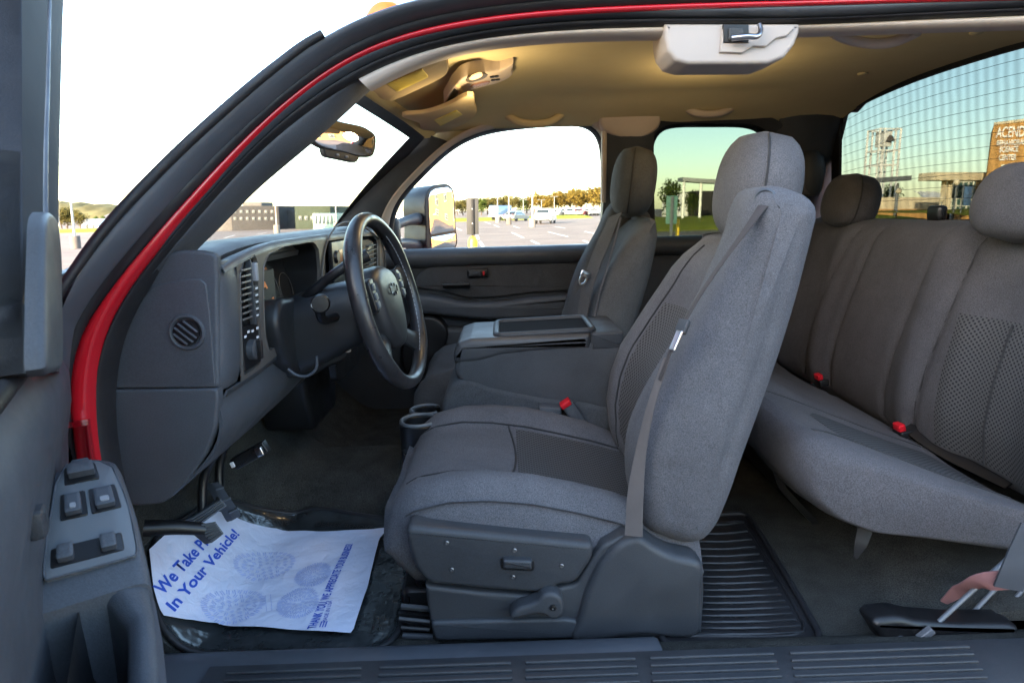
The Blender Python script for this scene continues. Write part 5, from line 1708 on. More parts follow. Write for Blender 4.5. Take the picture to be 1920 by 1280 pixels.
for k in range(3):
    lathe("climate_knob", (XF(1.63, -0.22) + 0.002, 1.635 + 0.08 * k, -0.235), (1, 0, 0), [(0.019, 0), (0.018, 0.012), (0.015, 0.015), (0.001, 0.015)], "plastic_dark", tile3, 18)
for k in range(7):
    stack_box("climate_button", 1.61 + 0.035 * k, -0.198, 0.018, 0.007, 0.003, "grey_print", 0.0095, 0.0006)
for k in range(8):
    stack_box("vent_blade", 1.915, -0.10 - 0.014 * k, 0.105, 0.0025, 0.012, "plastic_dark", 0.004, 0.0006)
tube("bezel_rim", [Vector((XF(y, z) + 0.003, y, z)) for y, z in [(1.568, -0.31), (1.566, -0.085), (1.585, -0.068), (1.95, -0.070), (1.985, -0.085), (1.99, -0.30), (1.97, -0.32), (1.58, -0.32)]], 0.0022, "plastic_taupe", tile3, n=6, closed=True, smooth_n=60)

# knee bolster below the pod and the dark underside
rows = []
for i in range(25):
    y = 0.99 + 0.64 * i / 24
    e = max(0, (y - 1.35) / 0.28)
    low = -0.470 + 0.045 * e ** 1.5
    row = []
    for t in [k / 10 for k in range(11)]:
        z = -0.302 + (low + 0.302) * t
        x = -0.486 + 0.018 * math.sin(math.pi * min(1, t * 1.1)) - 0.095 * t ** 1.8
        row.append(Vector((x + 0.01 * e, y, z)))
    row.append(Vector((-0.64, y, low + 0.01))); row.append(Vector((-0.80, y, low + 0.05)))
    rows.append(row)
sheet("knee_bolster", rows, "plastic", dash, 0.006, dirn=(-1, 0, 0))
rows = []
for i in range(22):
    y = 1.60 + 0.87 * i / 21
    row = []
    for z, x in [(-0.060, -0.515), (-0.10, -0.492), (-0.20, -0.478), (-0.30, -0.485), (-0.40, -0.51), (-0.455, -0.56), (-0.46, -0.70)]:
        row.append(Vector((x - 0.010, y, z)))
    rows.append(row)
sheet("passenger_dash", rows, "plastic_dark", dash, 0.006, dirn=(-1, 0, 0))
slab("glove_box", fillet([(2.08, -0.17), (2.42, -0.17), (2.42, -0.40), (2.08, -0.40)], 0.03), -0.470, -0.50, 0.008, "plastic", dash, fan=False, frame=lambda a, b, c: Vector((c, a, b)))
slab("centre_stack", fillet([(1.62, -0.34), (1.98, -0.34), (1.93, -0.62), (1.70, -0.62)], 0.03), -0.56, -0.70, 0.02, "plastic_black", dash, fan=False, frame=lambda a, b, c: Vector((c, a, b)))
slab("ashtray", fillet([(1.66, -0.37), (1.94, -0.37), (1.92, -0.47), (1.68, -0.47)], 0.02), -0.478, -0.50, 0.006, "plastic_black", dash, fan=False, frame=lambda a, b, c: Vector((c, a, b)))

# ---- steering column
col = empty("steering_column", truck)
WC = Vector((-0.254, 1.33, -0.190))
PSI, TAU = R(5.5), R(13.5)
wn_ = Vector((math.cos(PSI) * math.cos(TAU), -math.sin(PSI) * math.cos(TAU), math.sin(TAU)))
wu_ = Vector((-math.cos(PSI) * math.sin(TAU), math.sin(PSI) * math.sin(TAU), math.cos(TAU)))
we_ = wu_.cross(wn_); we_ = we_ if we_.y > 0 else -we_
def W(e, u, n=0.0): return WC + we_ * e + wu_ * u + wn_ * n
def col_ring(n, w, h, dz=0.0, k=24):
    return [W(w * math.copysign(abs(math.cos(t)) ** 0.7, math.cos(t)), h * math.copysign(abs(math.sin(t)) ** 0.7, math.sin(t)) + dz, n) for t in [2 * math.pi * j / k for j in range(k)]]
loft("column_shroud", [col_ring(-0.33, 0.075, 0.085, -0.03), col_ring(-0.24, 0.078, 0.088, -0.022), col_ring(-0.15, 0.074, 0.080, -0.012), col_ring(-0.085, 0.066, 0.070, -0.004), col_ring(-0.060, 0.058, 0.060, 0)], "plastic_coal", col, sharp=60)
# filler plate around the column, set into the bolster
fp = [(500, 600), (505, 570), (530, 560), (590, 557), (640, 560), (650, 600), (640, 660), (600, 690), (570, 705), (545, 700), (515, 660)]
o = [P(a, b, x=-0.470) for a, b in fp]
slab("column_filler", [Vector(q[:2]) for q in resample([(p.y, p.z, 0) for p in o], 60, True)], -0.448, -0.50, 0.012, "plastic_coal", col, fan=False, frame=lambda a, b, c: Vector((c, a, b)))
lathe("ignition_hole", P(565, 591, x=-0.452) + Vector((0.006, 0, 0)), (1, 0, 0), [(0.020, -0.004), (0.020, 0.0), (0.017, 0.001), (0.0005, -0.001)], "plastic_black", col, 20)
lp_ = [P(a, b, y=1.20) for a, b in [(540, 692), (556, 703), (575, 705), (592, 692), (594, 668)]]
tube("brake_release", lp_, 0.003, "rubber_grey", col, n=8, smooth_n=20)
# stalks
k0 = P(592, 571, y=1.19)
tube("turn_stalk", [W(-0.06, 0.0, -0.10), W(-0.10, 0.004, -0.115), k0 + Vector((0, 0.02, 0))], [0.010, 0.009, 0.012], "plastic_black", col, n=10, smooth_n=10)
lathe("stalk_knob", k0 + Vector((0.004, 0.02, 0)), (0.25, -1, 0.08), [(0.010, 0), (0.0185, 0.004), (0.0190, 0.022), (0.016, 0.028), (0.0005, 0.029)], "plastic_black", col, 22)
text_object("stalk_mark", "(D", 0.014, k0 + Vector((-0.007, -0.0105, -0.003)), (0.97, 0.25, 0), (0, 0, 1), "white_print", col)
gp = [P(572, 560, y=1.31), P(586, 548, y=1.30), P(605, 531, y=1.30), P(632, 510, y=1.30), P(662, 492, y=1.31), P(690, 478, y=1.32)]
tube("gear_lever", gp, [0.012, 0.011, 0.0105, 0.0105, 0.013, 0.014], "plastic_black", col, n=12, smooth_n=26)
# key in the far side of the column with its paper tag is built later as a thing of its own

# ---- steering wheel
sw = empty("steering_wheel", truck)
RW = 0.182
rim = [W(RW * math.sin(t), RW * math.cos(t)) for t in [2 * math.pi * k / 84 for k in range(84)]]
v_, f_ = [], []
rows = []
for i, c in enumerate(rim):
    t = 2 * math.pi * i / 84
    rad_dir = we_ * math.sin(t) + wu_ * math.cos(t)
    grip = 0.0158 + 0.0022 * math.exp(-((abs(math.sin(t)) - 0.75) / 0.18) ** 2)
    rows.append([c + rad_dir * (grip * 0.92 * math.cos(a)) + wn_ * (grip * 1.06 * math.sin(a)) for a in [2 * math.pi * k / 16 for k in range(16)]])
v_, f_ = grid(rows, True, True)
mesh_object("rim", v_, f_, "leather", sw, sharp=80)
# stitching along the inner edge of the rim
for k in range(30):
    t = R(35) + R(110) * k / 29
    p = W((RW - 0.0165) * math.sin(t), (RW - 0.0165) * math.cos(t), 0.006)
    tang = (we_ * math.cos(t) - wu_ * math.sin(t))
    tube("stitch", [p - tang * 0.004, p + tang * 0.004], 0.0011, "grey_print", sw, n=5)
hub = []
hubo = [(-0.072, 0.055), (-0.040, 0.074), (0.0, 0.080), (0.040, 0.074), (0.072, 0.055), (0.082, 0.015), (0.074, -0.035), (0.052, -0.080), (0.030, -0.100), (-0.030, -0.100), (-0.052, -0.080), (-0.074, -0.035), (-0.082, 0.015)]
ho = [Vector(q[:2]) for q in resample([(a, b, 0) for a, b in hubo], 60, True)]
slab("airbag_cover", ho, 0.010, -0.055, 0.024, "plastic_coal", sw, bulge=0.006, frame=lambda a, b, c: W(a, b, c))
def spoke(e0, u0, e1, u1, w0, w1, mat="plastic_coal"):
    a, b = Vector((e0, u0)), Vector((e1, u1)); d = (b - a).normalized(); n2 = Vector((-d.y, d.x))
    rings = []
    for t in [k / 8 for k in range(9)]:
        c = a.lerp(b, t); w = (w0 + (w1 - w0) * t) * (1 - 0.25 * math.sin(math.pi * t)); dn = -0.022 + 0.020 * t
        rings.append([W(*(c + n2 * (w * math.cos(q))), dn + 0.011 * math.sin(q)) for q in [2 * math.pi * k / 14 for k in range(14)]])
    return loft("spoke", rings, mat, sw, sharp=80)
spoke(-0.066, 0.022, -0.180, 0.040, 0.034, 0.038); spoke(0.066, 0.022, 0.180, 0.040, 0.034, 0.038)
spoke(-0.045, -0.075, -0.135, -0.128, 0.026, 0.032); spoke(0.045, -0.075, 0.135, -0.128, 0.026, 0.032)
for s in (-1, 1):
    bo = fillet([(s * 0.086, 0.062), (s * 0.116, 0.056), (s * 0.112, -0.012), (s * 0.088, -0.008)], 0.010)
    pad_ = slab("button_pad", bo, 0.006, -0.02, 0.004, "plastic_black", sw, fan=False, frame=lambda a, b, c: W(a, b, c))
    for u in (0.042, 0.022, 0.004):
        bo = fillet([(s * 0.092, u + 0.008), (s * 0.109, u + 0.007), (s * 0.107, u - 0.008), (s * 0.092, u - 0.007)], 0.003)
        bt_ = slab("button", bo, 0.0095, 0.004, 0.002, "rubber_grey", pad_, fan=False, frame=lambda a, b, c: W(a, b, c))
# outline emblem on the cover
em = [(-0.024, 0.0065), (-0.0085, 0.0065), (-0.0085, 0.013), (0.0095, 0.013), (0.0085, 0.0065), (0.024, 0.0065), (0.0215, -0.0065), (0.0075, -0.0065), (0.0085, -0.013), (-0.0095, -0.013), (-0.0085, -0.0065), (-0.0265, -0.0065)]
tube("emblem", [W(a, b + 0.022, 0.0165) for a, b in em], 0.0016, "plastic_black", sw, n=5, closed=True)

# ---- pedals
pd = empty("pedals", truck)
def pedal(name, pix, y, ribs, arm_to, dirn):
    o = [P(a, b, y=y) for a, b in pix]
    c = sum(o, Vector()) / len(o)
    v, f = [], []
    back = Vector((-0.014, 0.006, -0.006))
    oo = resample(o, 40, True, False)
    rings = [[p + back for p in oo], [p for p in oo], [c + (p - c) * 0.9 + Vector((0.004, -0.003, 0.003)) for p in oo], [c + (p - c) * 0.05 + Vector((0.005, -0.003, 0.003)) for p in oo]]
    loft(name, rings, "rubber_grey", pd, sharp=40)
    for k in range(ribs):
        t = (k + 0.5) / ribs
        a = o[0].lerp(o[3], t) * 0.92 + c * 0.08; b = o[1].lerp(o[2], t) * 0.92 + c * 0.08
        tube("pedal_rib", [a + Vector((0.006, -0.005, 0.004)), b + Vector((0.006, -0.005, 0.004))], 0.0026, "plate_grey", pd, n=6)
    if arm_to:
        tube("pedal_arm", [c + back, c.lerp(V(arm_to), 0.4) + Vector((-0.03, 0.01, 0)), V(arm_to)], 0.010, "plastic_black", pd, n=8, smooth_n=12)
pedal("brake_pedal", [(353, 972), (412, 935), (424, 948), (366, 990)], 1.22, 4, (-0.60, 1.26, -0.45), 0)
pedal("accelerator", [(394, 905), (408, 902), (452, 966), (434, 976)], 1.32, 3, (-0.62, 1.36, -0.45), 0)
pedal("parking_brake_pedal", [(356, 985), (400, 978), (417, 1002), (396, 1018)], 1.10, 7, None, 0)
lv = [P(270, 990, y=1.06), P(330, 988, y=1.08), P(385, 992, y=1.10)]
tube("parking_brake_lever", lv, [0.016, 0.014, 0.012], "plastic_black", pd, n=8, smooth_n=12)
# trailer brake bracket hanging under the bolster
q = P(470, 852, y=1.28)
box("bracket", q, (0.085, 0.02, 0.028), "plastic_black", pd, 0.004, rot=euler(y=-28))
box("bracket_plug", P(487, 846, y=1.262), (0.016, 0.01, 0.020), "chrome", pd, 0.003, rot=euler(y=-20))
box("bracket_label", P(436, 871, y=1.265), (0.008, 0.004, 0.012), "white_print", pd, 0.001, rot=euler(y=-20))

# ---- inside mirror
rm = empty("inside_mirror", truck)
mc = P(645, 259, y=1.70)
mn = Vector((0.64, -0.77, -0.06)).normalized()
me_ = Vector((0, 0, 1)).cross(mn).normalized(); mu_ = mn.cross(me_)
# roll it to follow the photograph's tilt
ra = R(-9); me_, mu_ = me_ * math.cos(ra) + mu_ * math.sin(ra), mu_ * math.cos(ra) - me_ * math.sin(ra)
mo = [Vector(q[:2]) for q in resample([(a, b, 0) for a, b in [(-0.094, 0.0), (-0.090, 0.028), (-0.070, 0.037), (0, 0.041), (0.070, 0.038), (0.092, 0.027), (0.097, 0.0), (0.090, -0.030), (0.066, -0.039), (0, -0.039), (-0.066, -0.037), (-0.090, -0.026)]], 60, True)]
slab("mirror_case", mo, 0.0, -0.045, 0.006, "plastic_dark", rm, r_far=0.03, fan=False, frame=lambda a, b, c: mc + me_ * a + mu_ * b + mn * c)
slab("mirror_glass", [p * 0.90 for p in mo], 0.0025, -0.004, 0.001, "mirror_face", rm, fan=False, frame=lambda a, b, c: mc + me_ * a + mu_ * b + mn * c)
slab("mirror_foot_switches", fillet([(-0.055, -0.034), (0.055, -0.034), (0.045, -0.058), (-0.045, -0.058)], 0.01), -0.002, -0.03, 0.004, "plastic_dark", rm, fan=False, frame=lambda a, b, c: mc + me_ * a + mu_ * b + mn * c)
for k in (-0.012, 0.014):
    box("mirror_button", mc + me_ * k + mu_ * -0.047 + mn * 0.001, (0.006, 0.010, 0.006), "grey_print", rm, 0.001)
tube("mirror_stalk", [mc - mn * 0.035, mc - mn * 0.07 + Vector((0, 0, 0.02)), screen(0.0, 0.84, -0.012)], [0.016, 0.013, 0.018], "plastic_black", rm, n=10, smooth_n=12)

# ---- sun visors with stickers, overhead console
def ceiling_slab(name, pix, z, up, r, mat, parent, n=60, zslope=0.0, px0=0, smooth=True):
    o = [P(a, b, z=z + zslope * (a - px0)) for a, b in pix]
    oo = resample(o, n, True, smooth)
    cen = sum(oo, Vector()) / n
    rings = [[p + Vector((0, 0, up)) for p in oo], [p + Vector((0, 0, r)) for p in oo]]
    for k in range(1, 5):
        th = math.pi / 2 * k / 4
        rings.append([cen + (p - cen) * (1 - (r * (1 - math.cos(th))) / max(0.02, (p - cen).length)) + Vector((0, 0, r * (1 - math.sin(th)))) for p in oo])
    rings.append([cen + (p - cen) * 0.5 - Vector((0, 0, 0.001)) for p in oo])
    rings.append([cen + (p - cen) * 0.02 - Vector((0, 0, 0.001)) for p in oo])
    return loft(name, rings, mat, parent, sharp=50)
vz = empty("driver_visor", truck)
ceiling_slab("visor_board", [(689, 162), (704, 153), (760, 130), (818, 106), (832, 105), (838, 116), (841, 128), (837, 141), (819, 153), (780, 171), (745, 186), (731, 191), (717, 187), (704, 176)], 0.286, 0.012, 0.006, "visor_cloth", vz)
ceiling_slab("visor_sticker", [(725, 158), (791, 130), (804, 145), (745, 173)], 0.2835, 0.003, 0.0005, "sticker", vz, 40, smooth=False)
ceiling_slab("visor_fold", [(720, 147), (760, 128), (810, 108), (800, 119), (770, 134), (738, 146)], 0.284, 0.004, 0.001, "headliner", vz, 40)
pv = empty("passenger_visor", truck)
ceiling_slab("visor_board", [(762, 216), (785, 232), (810, 246), (826, 246), (860, 237), (888, 222), (894, 212), (891, 200), (879, 180), (866, 185), (848, 195), (819, 207), (790, 214)], 0.286, 0.012, 0.006, "visor_cloth", pv)
ceiling_slab("visor_sticker", [(814, 226), (856, 207), (867, 216), (826, 237)], 0.2835, 0.003, 0.0005, "sticker", pv, 40, smooth=False)
oc = empty("overhead_console", truck)
ceiling_slab("console_shell", [(833, 199), (842, 178), (853, 162), (872, 147), (900, 139), (938, 133), (952, 126), (960, 121), (960, 132), (957, 145), (942, 153), (900, 163), (880, 168), (866, 179), (852, 195), (844, 206)], 0.3070, 0.035, 0.006, "beige", oc, 70, 0.00036, 833)
ceiling_slab("console_lens", [(835, 197), (843, 180), (852, 166), (860, 174), (851, 190), (845, 206)], 0.3055, 0.004, 0.001, "plastic_black", oc, 30, 0.00036, 833, False)
ceiling_slab("console_latch", [(854, 161), (861, 158), (869, 172), (863, 177)], 0.3055, 0.004, 0.001, "visor_cloth", oc, 24, 0.00036, 833, False)
ceiling_slab("reading_lamp", [(873, 152), (880, 145), (895, 139), (908, 139), (914, 143), (905, 149), (888, 154)], 0.3050, 0.004, 0.001, "plastic_taupe", oc, 30, 0.00036, 833)
ceiling_slab("reading_lens", [(880, 149), (887, 143), (898, 139), (904, 140), (900, 146), (890, 150)], 0.3030, 0.004, 0.001, "lamp_lens", oc, 30, 0.00036, 833)
ceiling_slab("second_lamp", [(881, 164), (890, 158), (908, 154), (919, 154), (913, 159), (898, 163)], 0.3050, 0.004, 0.001, "radio_window", oc, 30, 0.00036, 833)
for a, b in [(924, 146), (926, 152), (932, 145), (934, 151)]:
    ceiling_slab("console_switch", [(a - 5, b - 1), (a + 2, b - 2), (a + 3, b), (a - 3, b + 1)], 0.3045, 0.003, 0.0005, "plastic_black", oc, 12, 0.00036, 833)

# the courtesy lamps are lit while the doors stand open
def lit_lamp(name, loc, watts):
    ld = bpy.data.lights.new(name, 'POINT'); ld.energy = watts; ld.color = (1.0, 0.72, 0.36); ld.shadow_soft_size = 0.03
    lo = bpy.data.objects.new(name, ld); COL.objects.link(lo); lo.parent = oc; lo.location = V(loc) - ROOT_CAB
q = P(892, 145, z=0.318); lit_lamp("reading_bulb", q + Vector((0, 0, -0.10)), 0.17)
dome = P(1335, 123, y=1.73)
dome.z = roof_z(dome.x, dome.y, 0.292)
lathe("dome_lamp", dome, (0, 0, -1), [(0.06, -0.004), (0.06, 0.008), (0.05, 0.014), (0.02, 0.017), (0.001, 0.017)], "lamp_lens", oc, 24)
lit_lamp("dome_bulb", dome + Vector((0, 0, -0.10)), 0.12)

# ================================================================== seats
CURRENT["offset"] = ROOT_CAB

def interp(L, t):
    """piecewise smooth interpolation of (key, value...) rows"""
    if t <= L[0][0]: return L[0][1:]
    for a, b in zip(L, L[1:]):
        if t <= b[0]:
            k = (t - a[0]) / (b[0] - a[0])
            return tuple(p + (q - p) * k for p, q in zip(a[1:], b[1:]))
    return L[-1][1:]

# side outline of the backrest: height z -> front x (bolster crest), back x
BACK = [(-0.650, 0.300, 0.36), (-0.61, 0.272, 0.395), (-0.565, 0.259, 0.41), (-0.495, 0.254, 0.43), (-0.42, 0.266, 0.452), (-0.351, 0.292, 0.472), (-0.254, 0.355, 0.500),
        (-0.20, 0.392, 0.512), (-0.158, 0.420, 0.520), (-0.125, 0.450, 0.525), (-0.105, 0.475, 0.525), (-0.085, 0.50, 0.524), (-0.078, 0.512, 0.522)]
def back_front(u, z):
    """front surface of a backrest: u -1..1 across"""
    xf, xb = interp(BACK, z)
    a = abs(u)
    d = 0.040 * (1 - min(1, (a / 0.62)) ** 3) if a < 0.62 else 0.0
    fade = min(1, max(0, (-0.09 - z) / 0.10)) * min(1, max(0.25, (z + 0.66) / 0.12))
    x = xf + d * fade
    if a > 0.80:
        x += (xb - xf) * 0.45 * ((a - 0.80) / 0.20) ** 2.2
    return x

def back_mesh(name, yc, hw, mat, parent, dx=0.0, dz=0.0, mirror=False):
    rings = []
    zs = [b[0] for b in BACK]
    zz = []
    for a, b in zip(zs, zs[1:]):
        zz += [a, (a + b) / 2]
    zz.append(zs[-1])
    for i, z in enumerate(zz):
        xf, xb = interp(BACK, z)
        w = hw * (1 - 0.10 * min(1, max(0, (z + 0.16) / 0.08)) ** 2) * (1 - 0.05 * min(1, max(0, (-0.5 - z) / 0.15)))
        ring = []
        for k in range(33):
            u = -1 + 2 * k / 32
            ring.append(Vector((back_front(u, z) + dx, yc + w * u, z + dz)))
        for u in (0.97, 0.85, 0.6, 0.2, -0.2, -0.6, -0.85, -0.97):
            ring.append(Vector((xb + dx - (0.02 if abs(u) > 0.9 else 0), yc + w * u, z + dz)))
        rings.append(ring)
    # soft closing caps
    def shrink(ring, s, dz_):
        c = sum(ring, Vector()) / len(ring)
        return [c + (p - c) * s + Vector((0, 0, dz_)) for p in ring]
    rings = [shrink(rings[0], 0.4, -0.02), shrink(rings[0], 0.8, -0.012)] + rings + [shrink(rings[-1], 0.8, 0.006), shrink(rings[-1], 0.4, 0.010)]
    return loft(name, rings, mat, parent, sharp=70)

def patch(name, fn, u0, u1, v0, v1, nu, nv, mat, parent, lift, thick=0.004):
    """thin sewn-in panel following a surface function fn(u, v) -> (point, outward)"""
    rows = []
    for i in range(nu + 1):
        row = []
        for j in range(nv + 1):
            u = u0 + (u1 - u0) * i / nu; v = v0 + (v1 - v0) * j / nv
            p, n = fn(u, v)
            edge = min(i, nu - i, j, nv - j)
            row.append(p + n * (lift * (0.15 if edge == 0 else 0.8 if edge == 1 else 1.0)))
        rows.append(row)
    p, n = fn((u0 + u1) / 2, (v0 + v1) / 2)
    return sheet(name, rows, mat, parent, thick, dirn=-n)

def headrest(name, c, thick, width, height, lean, mat, parent, seam=True):
    """rounded cushion: c centre, lean in degrees (top backwards)"""
    M = euler(y=lean)
    rings = []
    n = 36
    for i in range(17):
        t = -1 + 2 * i / 16
        s = (1 - abs(t) ** 2.7) ** (1 / 2.3) if abs(t) < 1 else 0.0
        s = max(s, 0.03)
        z = t * height / 2
        ring = []
        for k in range(n):
            a = 2 * math.pi * k / n
            ca, sa = math.cos(a), math.sin(a)
            ex = math.copysign(abs(ca) ** 0.85, ca); ey = math.copysign(abs(sa) ** 0.72, sa)
            wt = 1.0 - 0.10 * max(0, t)
            ring.append(c + M @ Vector((ex * thick / 2 * s ** 0.8, ey * width / 2 * s * wt, z)))
        rings.append(ring)
    o = loft(name, rings, mat, parent, sharp=80)
    if seam:
        pts = []
        for i in range(1, 16):
            t = -1 + 2 * i / 16
            s = (1 - abs(t) ** 2.7) ** (1 / 2.3)
            pts.append(c + M @ Vector((-thick / 2 * 0.45 * s ** 0.8, -width / 2 * s * (1.0 - 0.10 * max(0, t)) * 0.955, t * height / 2)))
        tube(name + "_seam", pts, 0.0022, "seam", parent, n=6, smooth_n=40)
    return o

# ------------------------------------------------------------------ driver seat
ds = empty("driver_seat", truck)
YD, HW = 1.335, 0.255
back_mesh("backrest", YD, HW, "fabric", ds)
def bf(u, v):
    x = back_front(u, v)
    e = 0.01
    n = Vector((-1, (back_front(u + e, v) - back_front(u - e, v)) / (2 * e * HW), (back_front(u, v + e) - back_front(u, v - e)) / (2 * e))).normalized()
    return Vector((x, YD + HW * u, v)), n
patch("knit_panel", bf, -0.66, 0.52, -0.585, -0.235, 14, 14, "knit_back", ds, 0.003)
for uu in (-0.69, 0.55):
    pts = []
    for k in range(24):
        v = -0.60 + 0.50 * k / 23
        p, n = bf(uu, v); pts.append(p + n * 0.0012)
    tube("back_seam", pts, 0.0024, "seam", ds, n=6)
# outboard wing with the belt outlet at its shoulder
side = [(1548, 384), (1551, 400), (1543, 440), (1528, 500), (1508, 575), (1480, 665), (1447, 760), (1408, 865), (1376, 955), (1350, 1008), (1330, 1028), (1302, 1035), (1255, 1024), (1216, 1004), (1200, 960), (1195, 900), (1203, 840), (1232, 772), (1276, 698), (1318, 628), (1350, 565), (1380, 500), (1406, 435), (1420, 385), (1438, 355), (1464, 346), (1500, 353), (1534, 368)]
pslab("outboard_wing", side, 1.050, 1.215, 0.050, "fabric", ds, n=110, bulge=0.014, r_far=0.05, m=7, sharp=80, inner=(0.9, 0.75, 0.55, 0.35, 0.15))
# piping that runs round the wing
sp_ = [(1516, 388), (1520, 410), (1505, 500), (1478, 590), (1440, 700), (1405, 800), (1365, 905), (1335, 985), (1310, 1010), (1260, 1000), (1222, 975), (1212, 900), (1222, 800), (1250, 690), (1290, 590), (1350, 505), (1410, 430), (1440, 385), (1475, 372)]
# belt outlet
q = P(1436, 374, y=1.066)
lathe("belt_outlet", q + Vector((0.004, 0.012, 0)), (-0.55, -0.83, 0.10), [(0.020, -0.01), (0.020, 0.004), (0.016, 0.007), (0.012, 0.003), (0.0005, 0.002)], "rubber_grey", ds, 22)
headrest("headrest", P(1417, 352, y=1.335), 0.142, 0.262, 0.236, 9, "fabric", ds)
for s in (-0.06, 0.06):
    c_ = P(1405, 440, y=1.335)
    tube("headrest_post", [c_ + Vector((0.0, s, 0.04)), c_ + Vector((0.0, s, -0.03))], 0.006, "chrome", ds, n=8)

# cushion: x from the nose to the backrest; crest, centre and side heights
CUSH = [(-0.245, -0.580, -0.600, -0.640), (-0.225, -0.548, -0.566, -0.67), (-0.19, -0.522, -0.548, -0.70), (-0.12, -0.506, -0.542, -0.70), (-0.045, -0.505, -0.550, -0.70), (0.04, -0.515, -0.566, -0.70),
        (0.12, -0.534, -0.586, -0.70), (0.20, -0.558, -0.606, -0.70), (0.29, -0.60, -0.626, -0.70), (0.36, -0.63, -0.64, -0.70)]
def cush_z(x, u):
    cr, ce, bt = interp(CUSH, x)
    a = abs(u)
    if a < 0.50: z = ce + (cr - ce) * (a / 0.50) ** 2 * 0.22
    elif a < 0.78: z = ce + (cr - ce) * (0.22 + 0.78 * math.sin((a - 0.50) / 0.28 * math.pi / 2) ** 1.3)
    else: z = cr
    if a > 0.80:
        z -= 0.055 * ((a - 0.80) / 0.20) ** 2.4
    return z
rings = []
XC = sorted(set([c[0] for c in CUSH] + [(a[0] + b[0]) / 2 for a, b in zip(CUSH, CUSH[1:])]))
HC = 0.262
for i, x in enumerate(XC):
    cr, ce, bt = interp(CUSH, x)
    w = HC * (0.93 + 0.07 * min(1, (x + 0.245) / 0.07))
    ring = [Vector((x, YD + w * u, cush_z(x, u))) for u in [-1 + 2 * k / 36 for k in range(37)]]
    lo = cush_z(x, 1.0)
    for u, t in [(1.03, 0.3), (1.02, 0.7), (0.96, 1.0), (0.5, 1.0), (0, 1.0), (-0.5, 1.0), (-0.96, 1.0), (-1.02, 0.7), (-1.03, 0.3)]:
        ring.append(Vector((x, YD + w * u, lo + (bt - lo) * t)))
    rings.append(ring)
c0 = sum(rings[0], Vector()) / len(rings[0])
rings = [[c0 + (p - c0) * 0.3 + Vector((-0.014, 0, 0)) for p in rings[0]], [c0 + (p - c0) * 0.85 + Vector((-0.010, 0, 0)) for p in rings[0]]] + rings
loft("seat_cushion", rings, "fabric", ds, sharp=80)
def cf(u, v):
    return Vector((u, YD + HC * v, cush_z(u, v))), Vector((0, 0, 1))
patch("knit_seat_panel", cf, 0.015, 0.29, -0.53, 0.53, 12, 16, "knit_seat", ds, 0.004)
# pointed front of the knit panel: the plain fabric laps over it
for vv in (-0.56, 0.56):
    pts = [cf(x, vv)[0] + Vector((0, 0, 0.0016)) for x in [-0.215 + 0.50 * k / 26 for k in range(27)]]
    tube("seat_seam", pts, 0.0024, "seam", ds, n=6)
pts = [cf(0.012 - 0.05 * abs(v) ** 2, v)[0] + Vector((0, 0, 0.0016)) for v in [-0.55 + 1.10 * k / 26 for k in range(27)]]
tube("seat_seam", pts, 0.0024, "seam", ds, n=6)
# seam at the top of the near flank
pts = [Vector((x, YD - HC * 0.985, cush_z(x, 0.97) + 0.004)) for x in [-0.20 + 0.42 * k / 26 for k in range(27)]]
tube("flank_seam", pts, 0.0018, "seam", ds, n=6)

# plastic seat side: upper shield, lower shield with recliner housing, lever, switch, screws
up_ = [(757, 1000), (764, 990), (780, 985), (900, 1000), (1000, 1010), (1095, 1020), (1110, 1027), (1112, 1042), (1095, 1070), (1080, 1090), (1062, 1096), (1045, 1098), (1025, 1109), (1000, 1113), (900, 1107), (803, 1095), (788, 1083), (774, 1058), (762, 1028)]
up_ = [(756, 986), (1000, 1009), (1113, 1020), (1113, 1046), (1080, 1096), (1046, 1098), (1022, 1112), (985, 1113), (800, 1096), (772, 1056)]
o = [P(a, b, y=1.036) for a, b in up_]
slab("upper_shield", fillet([(p.x, p.z) for p in o], [0.022, 0.05, 0.012, 0.03, 0.016, 0.02, 0.02, 0.03, 0.02, 0.04], 6), 1.036, 1.12, 0.012, "plastic_dark", ds, fan=False)
lo_ = [(797, 1098), (900, 1110), (1000, 1117), (1028, 1113), (1046, 1102), (1080, 1096), (1108, 1050), (1130, 1022), (1165, 1006), (1196, 1002), (1220, 1014), (1250, 1036), (1290, 1046), (1319, 1056), (1321, 1110), (1316, 1194), (1100, 1199), (815, 1203), (807, 1170), (800, 1130)]
pslab("lower_shield", lo_, 1.044, 1.15, 0.008, "plastic_dark", ds, n=140, smooth=False, fan=False)
hb = [(1140, 1040), (1165, 1018), (1200, 1008), (1226, 1024), (1262, 1042), (1316, 1058), (1318, 1120), (1313, 1190), (1200, 1194), (1070, 1196), (1085, 1160), (1100, 1110)]
pslab("recliner_housing", hb, 1.030, 1.08, 0.014, "plastic_dark", ds, n=90, fan=False)
pslab("lower_rail_cover", [(806, 1166), (1060, 1160), (1085, 1164), (1085, 1198), (816, 1202)], 1.036, 1.06, 0.007, "plastic_dark", ds, rad=0.01, fan=False)
lv = [(1058, 1138), (1056, 1152), (1046, 1161), (1033, 1162), (1018, 1154), (975, 1160), (962, 1163), (956, 1158), (962, 1148), (1008, 1126), (1016, 1117), (1033, 1112), (1050, 1119)]
pslab("recline_lever", lv, 1.014, 1.045, 0.008, "plastic_dark", ds, n=80, fan=False)
lathe("lever_bolt", P(1037, 1138, y=1.014), (0, -1, 0), [(0.006, -0.003), (0.006, 0.002), (0.003, 0.003), (0.0005, 0.001)], "plastic_black", ds, 12)
pslab("switch_recess", [(938, 1046), (1001, 1049), (1002, 1070), (940, 1068)], 1.034, 1.04, 0.001, "plastic_black", ds, rad=0.006, fan=False)
